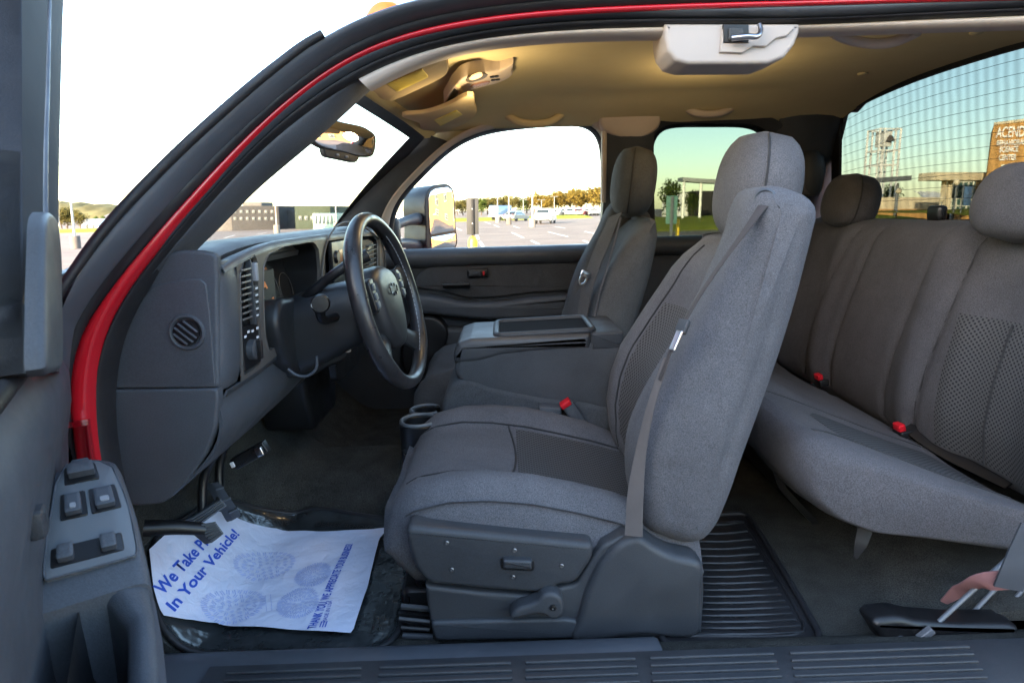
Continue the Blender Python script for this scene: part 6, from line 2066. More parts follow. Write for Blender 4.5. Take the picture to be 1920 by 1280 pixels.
pslab("seat_switch", [(943, 1050), (998, 1052), (998, 1069), (943, 1067)], 1.022, 1.04, 0.005, "plastic_dark", ds, rad=0.005, fan=False)
for a, b in [(838, 1017), (965, 1031), (1053, 1060), (847, 1067), (962, 1081)]:
    lathe("screw", P(a, b, y=1.036), (0, -1, 0), [(0.0042, -0.002), (0.0042, 0.0012), (0.0028, 0.002), (0.0005, 0.0014)], "steel", ds, 10)
for k, (a, b, c, d) in enumerate([(752, 1136, 806, 1141), (748, 1148, 806, 1152), (748, 1160, 806, 1166), (752, 1176, 806, 1180), (755, 1190, 812, 1193)]):
    p0, p1 = P(a, b, y=1.07 + 0.01 * (k % 2)), P(c, d, y=1.07 + 0.01 * (k % 2))
    tube("seat_rail", [p0, p1], [0.006, 0.006], "plastic_dark" if k in (0, 4) else "plastic_black", ds, n=6)
box("rail_foot", (0.02, 1.33, -0.79), (0.50, 0.42, 0.10), "plastic_black", ds, 0.02)
box("seat_pan", (0.03, 1.335, -0.715), (0.46, 0.44, 0.06), "plastic_black", ds, 0.02)

# shoulder belt down the wing and into the housing
bp_ = [P(1431, 386, y=1.065), P(1398, 432, y=1.040), P(1350, 497, y=1.026), P(1303, 568, y=1.024), P(1268, 634, y=1.024), P(1236, 712, y=1.028)]
ribbon("shoulder_belt", bp_, [0.018, 0.011, 0.010, 0.010, 0.010], [(-0.75, -0.6, 0.1), (-0.95, -0.22, 0), (-0.97, -0.12, 0), (-0.97, -0.12, 0)], 0.0022, "belt", ds, 30)
bp_ = [P(1250, 672, y=1.030), P(1222, 755, y=1.030), P(1203, 840, y=1.032), P(1192, 920, y=1.030), P(1188, 1004, y=1.026)]
ribbon("lap_belt", bp_, [0.012, 0.014, 0.018, 0.028, 0.032], [(-0.8, -0.6, 0), (-0.7, -0.7, 0), (-0.35, -0.94, 0), (-0.2, -0.98, 0)], 0.0022, "belt_light", ds, 30)
q = P(1280, 612, y=1.010)
box("belt_guide", q, (0.010, 0.022, 0.026), "plastic_dark", ds, 0.003, rot=euler(y=28, z=30))
q = P(1268, 638, y=1.000)
box("belt_tongue", q, (0.005, 0.014, 0.036), "chrome", ds, 0.002, rot=euler(y=28, z=25))
# buckle stalk between seat and console
q = P(1083, 784, y=1.585)
box("buckle", q, (0.034, 0.045, 0.105), "plastic", ds, 0.006, rot=euler(y=-32))
q2 = P(1060, 756, y=1.575)
box("release_button", q2, (0.030, 0.034, 0.014), "button_red", ds, 0.003, rot=euler(y=-32))

# ------------------------------------------------------------------ passenger seat
ps = empty("passenger_seat", truck)
YP, DX, DZ = 2.095, -0.055, 0.03
back_mesh("backrest", YP, 0.245, "fabric_dark", ps, DX, DZ)
headrest("headrest", P(1187, 342, y=2.09), 0.135, 0.255, 0.236, 8, "fabric_dark", ps)
slab("outboard_wing", [Vector(q[:2]) for q in resample([(x, z, 0) for x, z in [(0.50, 0.0), (0.53, -0.03), (0.51, -0.2), (0.45, -0.4), (0.36, -0.62), (0.28, -0.60), (0.22, -0.45), (0.26, -0.25), (0.34, -0.1), (0.42, 0.02)]], 60, True)], 2.36, 2.22, 0.04, "fabric_dark", ps, r_far=0.04)
rings = []
for i, x in enumerate(XC):
    cr, ce, bt = interp(CUSH, x)
    ring = [Vector((x + DX, YP + 0.25 * u, cush_z(x, u) + 0.01)) for u in [-1 + 2 * k / 24 for k in range(25)]]
    lo = cush_z(x, 1.0)
    for u, t in [(1.02, 0.4), (0.96, 1.0), (0, 1.0), (-0.96, 1.0), (-1.02, 0.4)]:
        ring.append(Vector((x + DX, YP + 0.25 * u, lo + (bt - lo) * t)))
    rings.append(ring)
loft("seat_cushion", rings, "fabric_dark", ps, sharp=80)
box("seat_base", (0.0, YP, -0.75), (0.44, 0.42, 0.12), "plastic_black", ps, 0.02)
pts = [P(1164, 408, y=1.88), P(1148, 470, y=1.87), P(1122, 560, y=1.86), P(1108, 640, y=1.86)]
tube("wing_seam", pts, 0.003, "fabric", ps, n=6, smooth_n=20)
bp_ = [P(1153, 404, y=1.95), P(1138, 440, y=1.90), P(1117, 490, y=1.87), P(1100, 545, y=1.86), P(1091, 600, y=1.86)]
ribbon("shoulder_belt", bp_, [0.055, 0.05, 0.045, 0.04], [(-0.75, -0.65, 0), (-0.8, -0.6, 0)], 0.003, "fabric_dark", ps, 24)
q = P(1098, 514, y=1.845)
box("belt_tongue", q, (0.034, 0.006, 0.018), "chrome", ps, 0.003, rot=euler(y=25, z=20))
lp_ = [P(a, b, y=1.842) for a, b in [(1092, 516), (1099, 518), (1094, 532), (1088, 533)]]
tube("tongue_loop", lp_, 0.0035, "chrome", ps, n=6, closed=True, smooth_n=20)

# ------------------------------------------------------------------ folded centre seat used as a console
cc = empty("centre_console", truck)
YN, YF = 1.605, 1.855
body = [(852, 684), (854, 704), (872, 724), (923, 739), (1000, 753), (1100, 762), (1150, 768), (1168, 740), (1168, 640), (1107, 637), (1000, 640), (940, 643), (900, 648), (864, 660)]
pslab("console_body", body, YN, YF, 0.018, "fabric_dark", cc, n=90, r_far=0.018, fan=False, sharp=70)
lid = [(851, 682), (850, 662), (858, 644), (882, 636), (930, 634), (1000, 631), (1107, 627), (1110, 640), (1108, 655), (1040, 658), (990, 662), (940, 668), (905, 678), (880, 682)]
pslab("console_lid", lid, YN - 0.006, YF + 0.006, 0.018, "leather_grey", cc, n=150, smooth=False, r_far=0.016, fan=False, sharp=50)
rear_cap = [(1109, 625), (1170, 622), (1170, 652), (1109, 656)]
pslab("hinge_cover", rear_cap, YN - 0.002, YF + 0.002, 0.006, "plastic_dark", cc, rad=0.006, fan=False)
# tray sunk between raised rims on top of the lid
zl = P(1000, 631, y=YN).z
t0, t1 = P(918, 630, z=zl + 0.004).x, P(1138, 625, z=zl + 0.004).x
t0, t1 = -0.03, 0.235
rim_ = fillet([(t0, YN + 0.022), (t1, YN + 0.022), (t1, YF - 0.022), (t0, YF - 0.022)], 0.022, 5)
tube("tray_rim", [Vector((p.x, p.y, zl + 0.001 + 0.028 * p.x)) for p in [Vector(q[:2]) for q in resample([(w.x, w.y, 0) for w in rim_], 70, True, False)]], 0.009, "plastic_dark", cc, n=8, closed=True)
rows = [[Vector((x, y, zl + 0.0015 + 0.028 * x)) for y in (YN + 0.026, 1.73, YF - 0.026)] for x in (t0 + 0.004, 0.1, t1 - 0.004)]
sheet("tray_mat", rows, "tray_black", cc, 0.003, dirn=(0, 0, -1))
# centre cushion below
cs = [(828, 766), (834, 742), (846, 722), (862, 712), (930, 726), (1010, 742), (1110, 756), (1150, 770), (1150, 800), (1000, 792), (880, 790), (832, 782)]
pslab("centre_cushion", cs, YN - 0.005, YF, 0.018, "fabric_dark", cc, n=80, fan=False, sharp=70)
q = P(1030, 768, y=1.585)
box("belt_sleeve", q, (0.062, 0.05, 0.030), "plastic", cc, 0.006, rot=euler(y=6))
box("console_base", (0.12, 1.73, -0.70), (0.46, 0.24, 0.16), "plastic_black", cc, 0.02)

# ------------------------------------------------------------------ cup holder on the hump
ch = empty("cup_holder", truck)
def cup(pxc, pyc, y, r, h):
    c = P(pxc, pyc, y=y)
    rows = []
    a0, a1 = R(40), R(320)
    for k in range(37):
        a = a0 + (a1 - a0) * k / 36
        d = Vector((math.cos(a), math.sin(a), 0))
        rows.append([c + d * r, c + d * (r + 0.006) + Vector((0, 0, 0.004)), c + d * (r + 0.012), c + d * (r + 0.010) + Vector((0, 0, -h)), c + d * r * 0.85 + Vector((0, 0, -h))])
    v, f = grid(rows, False, True)
    n = len(rows[0]); f.append(tuple(range(n))); b = 36 * n; f.append(tuple(b + i for i in reversed(range(n))))
    mesh_object("cup_ring", v, f, "plastic_black", ch, sharp=40)
    tube("cup_rim", [r_[1] + Vector((0, 0, 0.001)) for r_ in rows], 0.005, "plate_grey", ch, n=6)
    lathe("cup_well", c + Vector((0, 0, -h)), (0, 0, 1), [(r * 0.9, 0), (r * 0.95, 0.012), (r * 0.8, 0.012), (0.001, 0.010)], "plastic_black", ch, 20)
cup(786, 791, 1.53, 0.040, 0.085)
cup(799, 771, 1.66, 0.036, 0.075)
box("cup_base", P(795, 850, y=1.58) + Vector((0, 0, 0.0)), (0.09, 0.20, 0.10), "plastic_black", ch, 0.012)

# ------------------------------------------------------------------ rear bench
rs = empty("rear_seat", truck)
# groove positions across the bench: (y at top, y at bottom)
GR = [(1.448, 1.490), (1.570, 1.632), (1.860, 1.915), (1.958, 2.072)]
RB = [(-0.640, 1.075, 1.24), (-0.60, 1.045, 1.25), (-0.52, 1.035, 1.26), (-0.42, 1.045, 1.27), (-0.30, 1.072, 1.28), (-0.20, 1.098, 1.285), (-0.12, 1.122, 1.285), (-0.085, 1.150, 1.28), (-0.070, 1.185, 1.27)]
def rear_front(y, z):
    xf, xb = interp(RB, z)
    t = (z + 0.10) / -0.42
    x = xf
    for a, b in GR:
        g = a + (b - a) * max(0, min(1.1, t))
        x += 0.013 * math.exp(-((y - g) / 0.011) ** 2)
    g1 = 1.448 + 0.042 * t; g2 = 1.57 + 0.062 * t
    # shoulders between the grooves swell, the two seats are dished
    x -= 0.022 * math.exp(-((y - 1.53) / 0.05) ** 2) + 0.018 * math.exp(-((y - 2.0) / 0.05) ** 2)
    x += 0.028 * math.exp(-((y - 1.28) / 0.11) ** 4) * min(1, max(0, (-0.14 - z) / 0.1)) - 0.018 * math.exp(-((y - 1.10) / 0.06) ** 2)
    if y < 1.12: x += 0.05 * ((1.12 - y) / 0.05) ** 2
    if y > 2.33: x += 0.05 * ((y - 2.33) / 0.05) ** 2
    return x
ysr = [1.07 + 1.31 * k / 130 for k in range(131)]
zz = []
for a, b in zip(RB, RB[1:]):
    zz += [a[0], (a[0] + b[0]) / 2]
zz.append(RB[-1][0])
rows = []
for z in zz:
    rows.append([Vector((rear_front(y, z), y, z)) for y in ysr])
rows.append([Vector((1.22, y, -0.064)) for y in ysr])
rows.append([Vector((1.29, y, -0.075)) for y in ysr])
sheet("backrest", rows, "fabric_rear_shaded", rs, 0.11, dirn=(1, 0, -0.25), sharp=70)
def rbf(u, v):
    return Vector((rear_front(u, v), u, v)), Vector((-1, 0, 0.15)).normalized()
patch("knit_panel", lambda u, v: rbf(u + 0.10 * (-0.1 - v) * 0, v), 1.165, 1.425, -0.600, -0.275, 16, 12, "knit_back", rs, 0.005)
tube("knit_seam", [rbf(1.295, v)[0] + Vector((-0.006, 0, 0)) for v in [-0.60 + 0.32 * k / 14 for k in range(15)]], 0.0025, "seam", rs, n=6)
for a, b in GR:
    pts = [Vector((rear_front(a + (b - a) * t, -0.10 - 0.42 * t) - 0.001, a + (b - a) * t, -0.10 - 0.42 * t)) for t in [k / 20 for k in range(25)]]
    tube("back_seam", pts, 0.0024, "seam", rs, n=6, smooth_n=30)
headrest("headrest", P(1594, 378, y=2.10), 0.135, 0.235, 0.190, 12, "fabric_rear_shaded", rs)
headrest("headrest", P(1924, 380, y=1.31), 0.130, 0.235, 0.175, 14, "fabric_rear_shaded", rs)
# cushion
rcs = [(1.06, -0.625), (0.98, -0.594), (0.88, -0.556), (0.78, -0.514), (0.68, -0.472), (0.62, -0.450), (0.580, -0.445), (0.552, -0.460), (0.543, -0.500), (0.552, -0.550), (0.60, -0.600), (0.68, -0.638), (0.80, -0.658), (0.95, -0.690), (1.02, -0.700), (1.06, -0.69)]
rings = []
nr = 34
for y in [1.075, 1.0765, 1.080, 1.086, 1.094, 1.104, 1.116, 1.13] + [1.145 + 1.225 * k / nr for k in range(nr + 1)]:
    e = min(1.0, max(0.0, (1.145 - y) / 0.070))
    e2 = max(0.0, (y - 2.33) / 0.04)
    s = 1 - 0.34 * (1 - math.sqrt(max(0.0, 1 - e * e))) - 0.2 * min(1, e2) ** 2.5
    dish = 0.014 * math.exp(-((y - 1.30) / 0.13) ** 4) + 0.010 * math.exp(-((y - 2.1) / 0.15) ** 4)
    gx = 0.012 * math.exp(-((y - 1.56) / 0.012) ** 2) + 0.012 * math.exp(-((y - 1.90) / 0.012) ** 2)
    cx_, cz_ = 0.80, -0.60
    # the far part of the cushion sits a little further back
    fb = 0.02 * min(1, max(0, (y - 1.45) / 0.1))
    ring = []
    for x, z in [(p.x, p.y) for p in fillet(rcs, 0.02, 2)]:
        top = 1.0 if z > -0.0 or (z > -0.64 and x > 0.60) else 0.0
        ring.append(Vector((cx_ + (x - cx_) * (0.5 + 0.5 * s if x < cx_ else 1) + fb * (x < 0.7), y, cz_ + (z - cz_) * s - (dish + gx) * top)))
    rings.append(ring)
loft("seat_cushion", rings, "fabric_rear_shaded", rs, sharp=60)
def rcz(x):
    L = sorted([(a, b) for a, b in rcs[:8]])
    return interp([(a, b) for a, b in L], x)[0]
patch("knit_seat_panel", lambda u, v: (Vector((u, v, rcz(u) - 0.014)), Vector((0.3, 0, 1)).normalized()), 0.70, 1.03, 1.18, 1.42, 10, 10, "knit_seat", rs, 0.006)
for yy in (1.165, 1.44):
    tube("seat_seam", [Vector((x, yy, rcz(x) - 0.004)) for x in [0.60 + 0.42 * k / 12 for k in range(13)]], 0.0025, "seam", rs, n=6)
# storage box under the bench, buckles and the hanging strap
rows = [[Vector((x, y, z)) for x, z in [(0.640, -0.520), (0.625, -0.60), (0.66, -0.70), (0.75, -0.80)]] for y in (1.42, 1.8, 2.36)]
sheet("under_seat_box", rows, "plastic_black", rs, 0.02, dirn=(1, 0, 0))
for a, b, w_ in [(1537, 706, 1.95), (1689, 800, 1.50)]:
    q = P(a, b, y=w_)
    box("buckle", q + Vector((0.035, 0, -0.012)), (0.09, 0.042, 0.026), "plastic_black", rs, 0.006, rot=euler(y=-12))
    box("release_button", q + Vector((-0.004, 0, 0.0)), (0.018, 0.030, 0.020), "button_red", rs, 0.004, rot=euler(y=-12))
ribbon("lap_belt", [P(1700, 800, y=1.50), P(1760, 838, y=1.42), P(1830, 872, y=1.33), P(1900, 905, y=1.24)], [0.03, 0.045, 0.045], (-0.5, 0, 0.86), 0.003, "plastic_black", rs, 20)
ribbon("hanging_strap", [P(1622, 990, y=1.16), P(1614, 1018, y=1.15), P(1604, 1045, y=1.15)], [0.03, 0.024, 0.008], (-0.3, -1, 0), 0.003, "rubber", rs, 10)
q = P(1757, 400, y=1.73)
box("tether_knob", q, (0.03, 0.055, 0.045), "plastic_black", rs, 0.012)

# ================================================================== open driver door
CURRENT["offset"] = ROOT_CAB
dd = empty("driver_door", truck)
DH = Vector((-0.66, 0.90, 0)); PHI = R(60)
d_s = Vector((math.cos(PHI), -math.sin(PHI), 0)); d_n = Vector((math.sin(PHI), math.cos(PHI), 0))
def DR(s, w, z): return DH + d_s * s + d_n * w + Vector((0, 0, z))
def PD(px, py, w):
    d = _tocab @ ray(px, py)
    t = (DH.dot(d_n) + w) / d.dot(d_n)
    return d * t
# inner panel swept along the door
SEC = [(-0.055, -0.160), (-0.03, -0.157), (-0.014, -0.160), (0.002, -0.178), (0.010, -0.21), (0.008, -0.250), (-0.002, -0.300), (-0.008, -0.36), (-0.006, -0.46), (0.010, -0.60), (0.050, -0.75), (0.045, -0.88), (0.0, -0.92)]
rows = []
for k in range(41):
    s = 0.005 + 1.08 * k / 40
    e = max(0.0, (0.07 - s) / 0.065)
    rows.append([DR(s, w * (1 - 0.6 * e ** 2) - 0.012 * e ** 2, z - 0.03 * e * (i < 4)) for i, (w, z) in enumerate(SEC)])
sheet("inner_panel", rows, "plastic", dd, 0.03, dirn=-d_n, sharp=70)
rows = [[DR(s, w, z) for w, z in [(-0.045, -0.155), (-0.085, -0.22), (-0.10, -0.40), (-0.105, -0.6), (-0.09, -0.80), (-0.06, -0.95), (0.0, -0.94)]] for s in [-0.02 + 1.12 * k / 12 for k in range(13)]]
sheet("outer_skin", rows, "red_paint", dd, 0.004, dirn=d_n)
rows = [[DR(-0.004 + 0.03 * k, w, z) for w, z in [(-0.10, -0.30), (0.02, -0.30), (0.02, -0.60), (0.0, -0.92), (-0.08, -0.94)]] for k in range(2)]
sheet("hinge_edge", rows, "red_paint", dd, 0.004, dirn=d_s)
# belt strip along the glass
tube("belt_strip", [DR(s, -0.004, -0.150) for s in (0.07, 0.4, 0.8, 1.06)], 0.010, "rubber", dd, n=8, smooth_n=20)
# sloping front frame of the window, with its seals
fr_r = [(104, 700), (102, 560), (104, 400), (107, 300), (112, 150), (118, 0), (123, -140)]
fr_m = [(44, 700), (40, 560), (38, 400), (38, 300), (38, 150), (38, 0), (36, -140)]
fr_l = [(20, 700), (16, 560), (12, 400), (12, 300), (14, 150), (16, 0), (16, -140)]
band("window_frame", [PD(a, b, 0.030) for a, b in fr_r], [PD(a, b, 0.012) for a, b in fr_m], 0.012, "frame_matte", dd, n=40, toward=d_n, back=0.05)
band("glass_channel", [PD(a, b, 0.012) for a, b in fr_m], [PD(a, b, 0.0) for a, b in fr_l], 0.006, "rubber", dd, n=40, toward=d_n, back=0.03)
tube("highlight_rib", [PD(a, b, 0.0415) for a, b in [(88, 690), (86, 480), (86, 300), (90, 150), (93, 0), (95, -120)]], 0.0022, "rubber_grey", dd, n=6, smooth_n=24)  # paler rib made to carry the highlight line of the frame
band("frame_edge", [PD(a + 1, b, 0.028) for a, b in fr_r], [PD(a + 5, b, -0.03) for a, b in fr_r], 0.003, "red_paint", dd, n=40, toward=d_n, back=0.01)
sl = [(86, 690), (84, 600), (84, 480), (86, 412), (91, 399), (99, 400), (108, 418), (114, 470), (116, 560), (118, 640), (116, 690), (106, 697)]
o = [PD(a, b, 0.045) for a, b in sl]
o2 = [Vector(((p - DH).dot(d_s), p.z)) for p in o]
slab("sail_panel", [Vector(q[:2]) for q in resample([(p.x, p.y, 0) for p in o2], 60, True)], 0.046, 0.032, 0.006, "plastic_dark", dd, fan=False, frame=lambda a, b, c: DR(a, c, b))
rows = [[DR(s, -0.018 - 0.30 * (z + 0.15) * 0.3, z) for z in (-0.17, 0.0, 0.15, 0.30)] for s in (0.10, 0.5, 1.05)]
v_, f_ = [DR(0.06, -0.015, -0.17), DR(1.05, -0.015, -0.17), DR(1.05, -0.05, 0.26), DR(0.50, -0.05, 0.26)], [(0, 1, 2, 3)]
mesh_object("window_pane", v_ + [p - d_n * 0.004 for p in v_], [(0, 1, 2, 3), (7, 6, 5, 4), (0, 4, 5, 1), (1, 5, 6, 2), (2, 6, 7, 3), (3, 7, 4, 0)], "clear_glass", dd, smooth=False)
tube("upper_frame", [PD(30, -150, 0.0), DR(0.52, -0.01, 0.275), DR(0.75, -0.01, 0.30), DR(1.06, -0.01, 0.285)], 0.030, "plastic", dd, n=10, smooth_n=24, flat=0.8)
tube("rear_frame", [DR(1.06, -0.01, 0.285), DR(1.07, 0.0, 0.1), DR(1.07, 0.01, -0.16)], 0.030, "plastic", dd, n=10, smooth_n=12, flat=0.8)

# armrest: front block that carries the switches, then the pull with its pocket
ARM = [(0.12, 0.040, -0.292), (0.17, 0.050, -0.292), (0.23, 0.066, -0.305), (0.29, 0.078, -0.336), (0.35, 0.086, -0.374), (0.375, 0.088, -0.388)]
rings = []
for s in [0.188 + 0.187 * k / 16 for k in range(17)]:
    w, zt = interp(ARM, s)
    e_ = max(0.0, (0.206 - s) / 0.018)
    w, zt = w * (1 - 0.25 * e_ ** 2), zt - 0.03 * e_ ** 2
    zb_ = -0.50
    sec = fillet([(-0.02, zb_), (-0.02, zt - 0.004), (w, zt), (w + 0.002, zb_ + 0.03), (w - 0.03, zb_ - 0.02)], [0, 0, 0.014, 0.03, 0.02], 5)
    rings.append([DR(s, p.x, p.y) for p in sec])
loft("armrest", rings, "plastic", dd, sharp=60)
ARM2 = [(0.372, 0.090, -0.388), (0.42, 0.094, -0.400), (0.50, 0.096, -0.405), (0.60, 0.098, -0.400), (0.75, 0.098, -0.395), (0.90, 0.09, -0.395)]
rings = []
for s in [0.372 + 0.52 * k / 22 for k in range(23)]:
    w, zt = interp(ARM2, s)
    inner = 0.045 + 0.020 * min(1, (s - 0.372) / 0.05) if s < 0.58 else 0.065 - 0.065 * min(1, (s - 0.58) / 0.08)
    sec = fillet([(inner, -0.53), (inner, zt - 0.01), (inner + 0.012, zt), (w - 0.006, zt - 0.004), (w, zt - 0.03), (w - 0.004, -0.50), (w - 0.03, -0.55)], [0, 0.01, 0.008, 0.012, 0.02, 0.03, 0.02], 4)
    rings.append([DR(s, p.x, p.y) for p in sec])
loft("pull_handle", rings, "plastic", dd, sharp=60)
rows = [[DR(s, w, z) for w, z in [(0.022, -0.40), (0.026, -0.48), (0.036, -0.505), (0.055, -0.50), (0.066, -0.47)]] for s in (0.365, 0.45, 0.55, 0.62)]
sheet("pull_pocket", rows, "plastic_black", dd, 0.01, dirn=(0, 0, -1))
rings = []
for s in [0.62 + 0.45 * k / 8 for k in range(9)]:
    rings.append([DR(s, p.x, p.y) for p in fillet([(0.0, -0.53), (0.0, -0.40), (0.09, -0.40), (0.09, -0.53)], 0.02, 4)])
loft("armrest_pad", rings, "leather_grey", dd, sharp=60)
# switch plate lying on the sloping top of the armrest
def arm_top(s, f):
    """point on the armrest top; f 0 at the door .. 1 at the inner edge"""
    w, zt = interp(ARM, s)
    return DR(s, -0.010 + (w + 0.004) * f, zt)
upn = (arm_top(0.34, 0.5) - arm_top(0.22, 0.5)).cross(arm_top(0.28, 1) - arm_top(0.28, 0)).normalized()
if upn.z < 0: upn = -upn
def AT(s, f, h): return arm_top(s, f) + upn * h
po = [(0.205, 0.30), (0.202, 0.55), (0.210, 0.82), (0.23, 0.96), (0.27, 1.0), (0.31, 1.0), (0.340, 0.99), (0.346, 0.96), (0.347, 0.5), (0.347, 0.06), (0.341, 0.03), (0.30, 0.06), (0.24, 0.14)]
oo = resample([(a, b * 0.2, 0) for a, b in po], 90, True, False)
def plate_on_arm(name, pts, h0, h1, mat, parent, inset=0.96):
    c = sum(pts, Vector()) / len(pts)
    rings = []
    for sc_, h in ((1.0, h0), (1.0, h1 - 0.001), (inset, h1), (0.5, h1), (0.02, h1)):
        rings.append([AT((c + (p - c) * sc_).x, (c + (p - c) * sc_).y / 0.2, h) for p in pts])
    return loft(name, rings, mat, parent, sharp=40)
spl = plate_on_arm("switch_plate", oo, -0.004, 0.004, "plate_grey", dd)
tube("plate_edge", [AT(p.x, p.y / 0.2, 0.003) for p in oo], 0.0014, "plastic", dd, n=6, closed=True)
def rr(s0, s1, f0, f1, k=24):
    q = fillet([(s0, f0 * 0.2), (s1, f0 * 0.2), (s1, f1 * 0.2), (s0, f1 * 0.2)], 0.004, 4)
    return [Vector((p.x, p.y, 0)) for p in q]
plate_on_arm("mirror_switch_well", rr(0.214, 0.244, 0.26, 0.74), 0.002, 0.0052, "plastic_black", spl)
sw_ = plate_on_arm("mirror_switch", rr(0.218, 0.237, 0.32, 0.70), 0.005, 0.016, "plastic", spl, 0.8)
plate_on_arm("mirror_selector", rr(0.2075, 0.214, 0.38, 0.66), 0.004, 0.012, "plastic", spl, 0.8)
for f0, f1 in ((0.26, 0.46), (0.62, 0.86)):
    plate_on_arm("window_switch_well", rr(0.256, 0.290, f0 - 0.06, f1 + 0.06), 0.002, 0.0052, "plastic_black", spl)
    plate_on_arm("window_switch", rr(0.262, 0.286, f0, f1), 0.005, 0.013, "rubber_grey", spl, 0.85)
    plate_on_arm("switch_mark", rr(0.276, 0.283, f0 + 0.06, f1 - 0.06), 0.0125, 0.0142, "grey_print", spl, 0.85)
plate_on_arm("lock_switch_well", rr(0.318, 0.338, 0.10, 0.86), 0.002, 0.0052, "plastic_black", spl)
for f0, f1 in ((0.17, 0.34), (0.62, 0.79)):
    plate_on_arm("lock_switch", rr(0.320, 0.335, f0, f1), 0.005, 0.014, "plastic", spl, 0.8)
# inner release lever and a pocket further down
q = PD(70, 978, 0.004)
box("release_lever", q, (0.026, 0.016, 0.030), "plastic_dark", dd, 0.006, rot=euler(z=-60))
pk = fillet([(0.30, -0.60), (1.0, -0.58), (1.0, -0.82), (0.32, -0.84)], 0.05)
slab("map_pocket", pk, 0.075, 0.03, 0.015, "plastic_dark", dd, fan=False, frame=lambda a, b, c: DR(a, c, b))

# kick trim: closes the gap between jamb, floor and dash at the front foot of the opening
kt = empty("kick_trim", truck)
rows = [[Vector((x, 0.955, z)) for x in (-0.72, -0.64, -0.56)] + [Vector((-0.50, 0.975, z))] for z in (-0.36, -0.5, -0.65, -0.78)]
rows = []
for t in [k / 10 for k in range(11)]:
    z = -0.44 - 0.36 * t
    xr = -0.72 + 0.09 * t ** 3
    rows.append([Vector((-0.78, 0.95, z)), Vector((xr - 0.05, 0.955, z)), Vector((xr - 0.01, 0.965, z)), Vector((xr, 0.985, z)), Vector((xr - 0.01, 1.01, z - 0.005))])
sheet("kick_panel", rows, "plastic_dark", kt, 0.02, dirn=(-0.3, 1, 0))
rows = []
for k in range(13):
    t = k / 12
    p = P(*[(228, 950), (250, 1000), (262, 1060), (268, 1120), (275, 1180), (300, 1240), (340, 1285)][min(6, int(t * 6))], y=0.93)
rows = [[Vector((-0.80, 0.86, z)), Vector((-0.80, 0.93, z)), Vector((-0.70, 0.955, z))] for z in (-0.40, -0.6, -0.78)]
sheet("jamb_panel", rows, "red_paint", kt, 0.01, dirn=(-1, 0, 0))

# ================================================================== things on the floor
def PF(px, py, lift=0.0):
    """spot on the carpet seen at a pixel, held lift above it"""
    lo, hi = -0.30, -1.0            # bisection on height along the sight line
    for k in range(40):
        z = (lo + hi) / 2
        p = P(px, py, z=z)
        if z > floor_z(p.x, p.y) + lift: lo = z
        else: hi = z
    return P(px, py, z=(lo + hi) / 2)
def cab_thing(name, base, label, cat, group=None):
    t = empty(name)
    t.matrix_world = CAB @ Matrix.Translation(base)
    CURRENT["offset"] = V(base)
    return tag(t, label, cat, group)
def floor_sheet(name, pix, lift, thick, mat, parent, n=80, wav=0.0, seed=1, rim=0.0, smooth=False):
    """sheet lying on the floor: fan rings following the carpet, with slight waves"""
    pts = [PF(a, b) for a, b in pix]
    oo = resample(pts, n, True, smooth)
    c = sum(oo, Vector()) / n
    rnd = random.Random(seed)
    ph = [rnd.random() * 6 for _ in range(6)]
    def lie(p, h):
        w = wav * (math.sin(p.x * 31 + ph[0]) * math.sin(p.y * 27 + ph[1]) + 0.6 * math.sin(p.x * 58 + p.y * 44 + ph[2]) + 0.5 * math.sin(p.y * 83 - p.x * 40 + ph[3]))
        return Vector((p.x, p.y, floor_z(p.x, p.y) + h + w))
    rings = [[lie(p, lift - thick) for p in oo]]
    for s in (1.0, 0.99, 0.96, 0.92, 0.88, 0.84, 0.8, 0.75, 0.7, 0.65, 0.6, 0.55, 0.5, 0.45, 0.4, 0.35, 0.3, 0.25, 0.2, 0.14, 0.08, 0.02, 0.0004):
        h = lift + (rim if s in (0.99,) else 0)
        rings.append([lie(c + (p - c) * s, h) for p in oo])
    return loft(name, rings, mat, parent, sharp=50, cap=False), lie

# front mat wrapped in printed protective film
base = PF(520, 1110)
fm = cab_thing("front_floor_mat", base, "black floor mat under printed protective film on the driver side floor", "floor mat")
matpix = [(300, 1010), (340, 985), (440, 952), (560, 968), (700, 978), (742, 985), (764, 1010), (772, 1060), (764, 1130), (748, 1190), (722, 1222), (680, 1238), (600, 1244), (500, 1242), (400, 1238), (340, 1222), (308, 1188), (290, 1120), (286, 1060)]
film, lie_film = floor_sheet("mat", matpix, 0.012, 0.012, "film_edge", fm, 90, 0.0012, 4, 0.006, True)
pts = resample([PF(a, b) for a, b in matpix], 90, True)
tube("mat_rim", [lie_film(p, 0.013) for p in pts], 0.006, "rubber", fm, n=8, closed=True)
def floor_text(body, px, py, qx, qy, size, mat, parent, lift, squeeze=1.0, bold=0.0):
    a, b = PF(px, py, lift), PF(qx, qy, lift)
    ux = (b - a).normalized()
    uy = Vector((0, 0, 1)).cross(ux)
    o = text_object("lettering", body, size, a, ux, uy, mat, parent, squeeze=squeeze, bold=bold)
    off = CURRENT["offset"]
    for vt in o.data.vertices:          # lay the letters on the floor
        w = vt.co + off
        vt.co.z = floor_z(w.x, w.y) + lift - off.z
    return o
floor_text("PROTECTIVE COVER", 484, 1222, 640, 1233, 0.019, "ink_black", fm, 0.0165, 1.25)
floor_text("REMOVE BEFORE USE", 330, 1206, 470, 1216, 0.016, "ink_black", fm, 0.0165)
floor_text("PROTECTIVE COVER", 440, 962, 560, 975, 0.024, "ink_black", fm, 0.0165)
floor_text("DEALER REMOVE", 590, 985, 700, 992, 0.020, "ink_black", fm, 0.0165)
